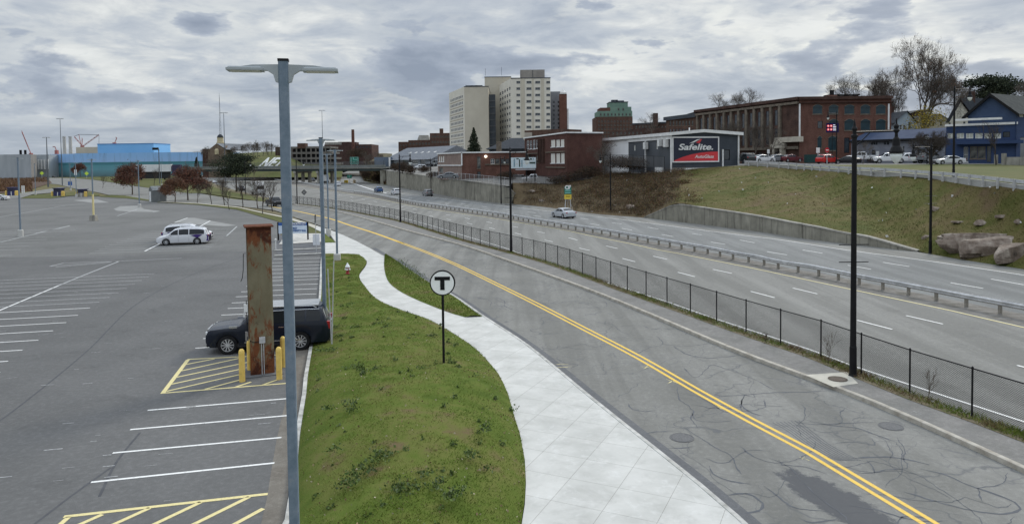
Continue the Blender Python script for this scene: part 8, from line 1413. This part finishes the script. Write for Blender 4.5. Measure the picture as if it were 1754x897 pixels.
for _ in range(2600):
    a, b = R.uniform(.02, .40), R.uniform(.02, 1.); p = np.array(tuple(hill_pt(a, b)))
    if p[0]/p[1] < .235: d = R.normal(0, .35, 3); d[2] = 1; sg_.append((p, p+d*R.uniform(.4, 1.3), .02, .008))
tag(segs_mesh('undergrowth', sg_, MAT['dead_stem'], None, 3), 'bare stalks standing in the brown scrub slope', 'stalks', kind='stuff')
# scrub field on the far left and banks
n_ = 9000; x = R.uniform(-60, 84, n_); y = 304.5+R.uniform(0, 1, n_)**1.3*24; P_ = np.array([tuple(G(a, b)) for a, b in zip(x, y)]); ok = (x < 55) | (y < 312); o = blades('undergrowth', P_[ok], 1.1, .35, [MAT['slope_maroon'], MAT['blade_brown'], MAT['scrub_rust']], .4, 13); tag(o, 'reddish brown scrub field behind the toll booths', 'scrub', kind='stuff')
n_ = 7000; t1 = R.uniform(0, 4.99, n_); k1 = t1.astype(int); bbA, ttA = np.array([tuple(p) for p in bb]), np.array([tuple(p) for p in tt]); f1 = (t1-k1)[:, None]; v1 = R.uniform(0, 1.1, (n_, 1)); P_ = (bbA[k1]*(1-f1)+bbA[k1+1]*f1)*(1-v1)+(ttA[k1]*(1-f1)+ttA[k1+1]*f1)*v1
tag(blades('undergrowth', P_, 1.6, .6, [MAT['dark_scrub_leaf'], MAT['blade_brown'], MAT['slope_maroon'], MAT['slope_olive']], .5, 14), 'dark scrub on the bank beside the exit ramp', 'scrub', kind='stuff')
# white litter on the slope
L_ = np.array([tuple(hill_pt(R.uniform(.05, .98), R.uniform(.05, .95))) for _ in range(46)]); L_[:, 2] += .12; tag(leafcloud('litter', L_, .30, [mat('litter_white', (.6, .6, .58), (.68, .68, .66))], None, 15, .3), 'scraps of white litter on the grassy slope', 'litter', kind='stuff')
# ------------------------------------------------------------------ rocks
M_rock = mat('brown_granite', (.15, .115, .09), (.24, .20, .165), scale=1.1, bump=1.0, bscale=5, detail=10, stops=[(.32, (.06, .05, .042)), (.44, (.16, .125, .10)), (.56, (.24, .20, .165)), (.68, (.40, .355, .30))], vscale=(1, 1, .7))
import bmesh
from mathutils import noise as mn
HG = [(hill_pt(a/140, b/50)) for a in range(141) for b in range(51)]
def prj(p):
    q = p-Vector((0, 0, H)); w = q.dot(_f0); return CX+F*q.dot(_r)/w, CY-F*q.dot(_u)/w
HX = np.array([prj(p) for p in HG])
def onhill(x, y, dz=0.): return HG[int(np.argmin((HX[:, 0]-x)**2+(HX[:, 1]-y)**2))]+Vector((0, 0, dz))
def rock(p, d, lb, seed=1, rz=0., sub=4, group=None, flat=False):
    bm = bmesh.new(); bmesh.ops.create_icosphere(bm, subdivisions=sub, radius=1)
    for v in bm.verts:
        c = v.co.copy(); q = c*1.3+Vector((seed*7.3, seed*3.1, 0)); k = 1+.30*mn.noise(q)+.20*mn.noise(q*2.3)+.09*mn.noise(q*5)+.05*mn.noise(q*11); c = Vector([math.copysign(abs(a)**.72, a) for a in c])*k
        v.co = c
    rr_ = random.Random(seed); pls = []
    for _ in range(26): nn_ = Vector((rr_.gauss(0, 1), rr_.gauss(0, 1), rr_.gauss(0, .8))).normalized(); pls.append((nn_, rr_.uniform(.62, .92)))
    for v in bm.verts:
        c = v.co
        for nn_, hh_ in pls:
            e_ = c.dot(nn_)-hh_
            if e_ > 0: c = c-nn_*e_*.93
        c = c*(1+.04*mn.noise(c*9)); v.co = Vector((c.x*d[0]/2*1.15, c.y*d[1]/2*1.15, c.z*d[2]/2*1.15+d[2]*.2))
    me = bpy.data.meshes.new('rock'); bm.to_mesh(me); bm.free(); me.materials.append(M_rock); o = bpy.data.objects.new('rock', me); S.collection.objects.link(o); o.location = p; o.rotation_euler = (0, 0, rz); return tag(o, lb, 'rock', group)
rock(onhill(1674, 412, -.6), (6.4, 2.6, 2.2), 'biggest brown rock face jutting from the slope left part of the outcrop', 3, -.5); rock(onhill(1712, 420, -.65), (6.0, 2.4, 2.0), 'middle brown boulder of the outcrop with a dark wet stain', 5, -.4); rock(onhill(1752, 427, -.5), (5.0, 2.2, 1.8), 'right-hand rounded boulder of the outcrop at the picture edge', 9, .2); rock(onhill(1630, 415, -.1), (1.5, 1.1, .6), 'small rounded rock at the left foot of the outcrop', 12, 0)
for x, y, z, w, h_, lb in ((1640, 379, 3., 1.8, .18, 'thin pale slab lying above the rock outcrop'), (1603, 357, 3.9, 1.1, .45, 'triangular pale stone poking from the slope beside the lamp post'), (1716, 371, 3.2, 1.6, .35, 'flat pale stone high above the outcrop'), (1743, 384, 2.7, .9, .35, 'small pale stone at the upper right of the outcrop'), (1585, 406, 1.4, .9, .35, 'small pale stone left of the outcrop near the lamp base'), (1678, 386, 2.7, 1.5, .5, 'grey ledge stone on top of the outcrop')): rock(onhill(x, y, -.12*h_), (w*.75, w*.6, h_*1.1), lb, int(x), 0, 3)
for x, y, z, w, lb in ((912, 329, 2.0, 1.6, 'grey boulder in the grass left of the green and yellow sign'), (929, 346, .6, 1.3, 'pale boulder low on the slope left of the sign'), (1079, 358, .8, 1.6, 'brown boulder at the foot of the scrub slope'), (1014, 363, .2, .7, 'white lump at the foot of the scrub slope'), (1053, 352, 1.2, .7, 'small white stone by the lamp post on the scrub slope')): rock(onhill(x, y, -.05), (w, w*.8, w*.55), lb, int(x), 0, 3)
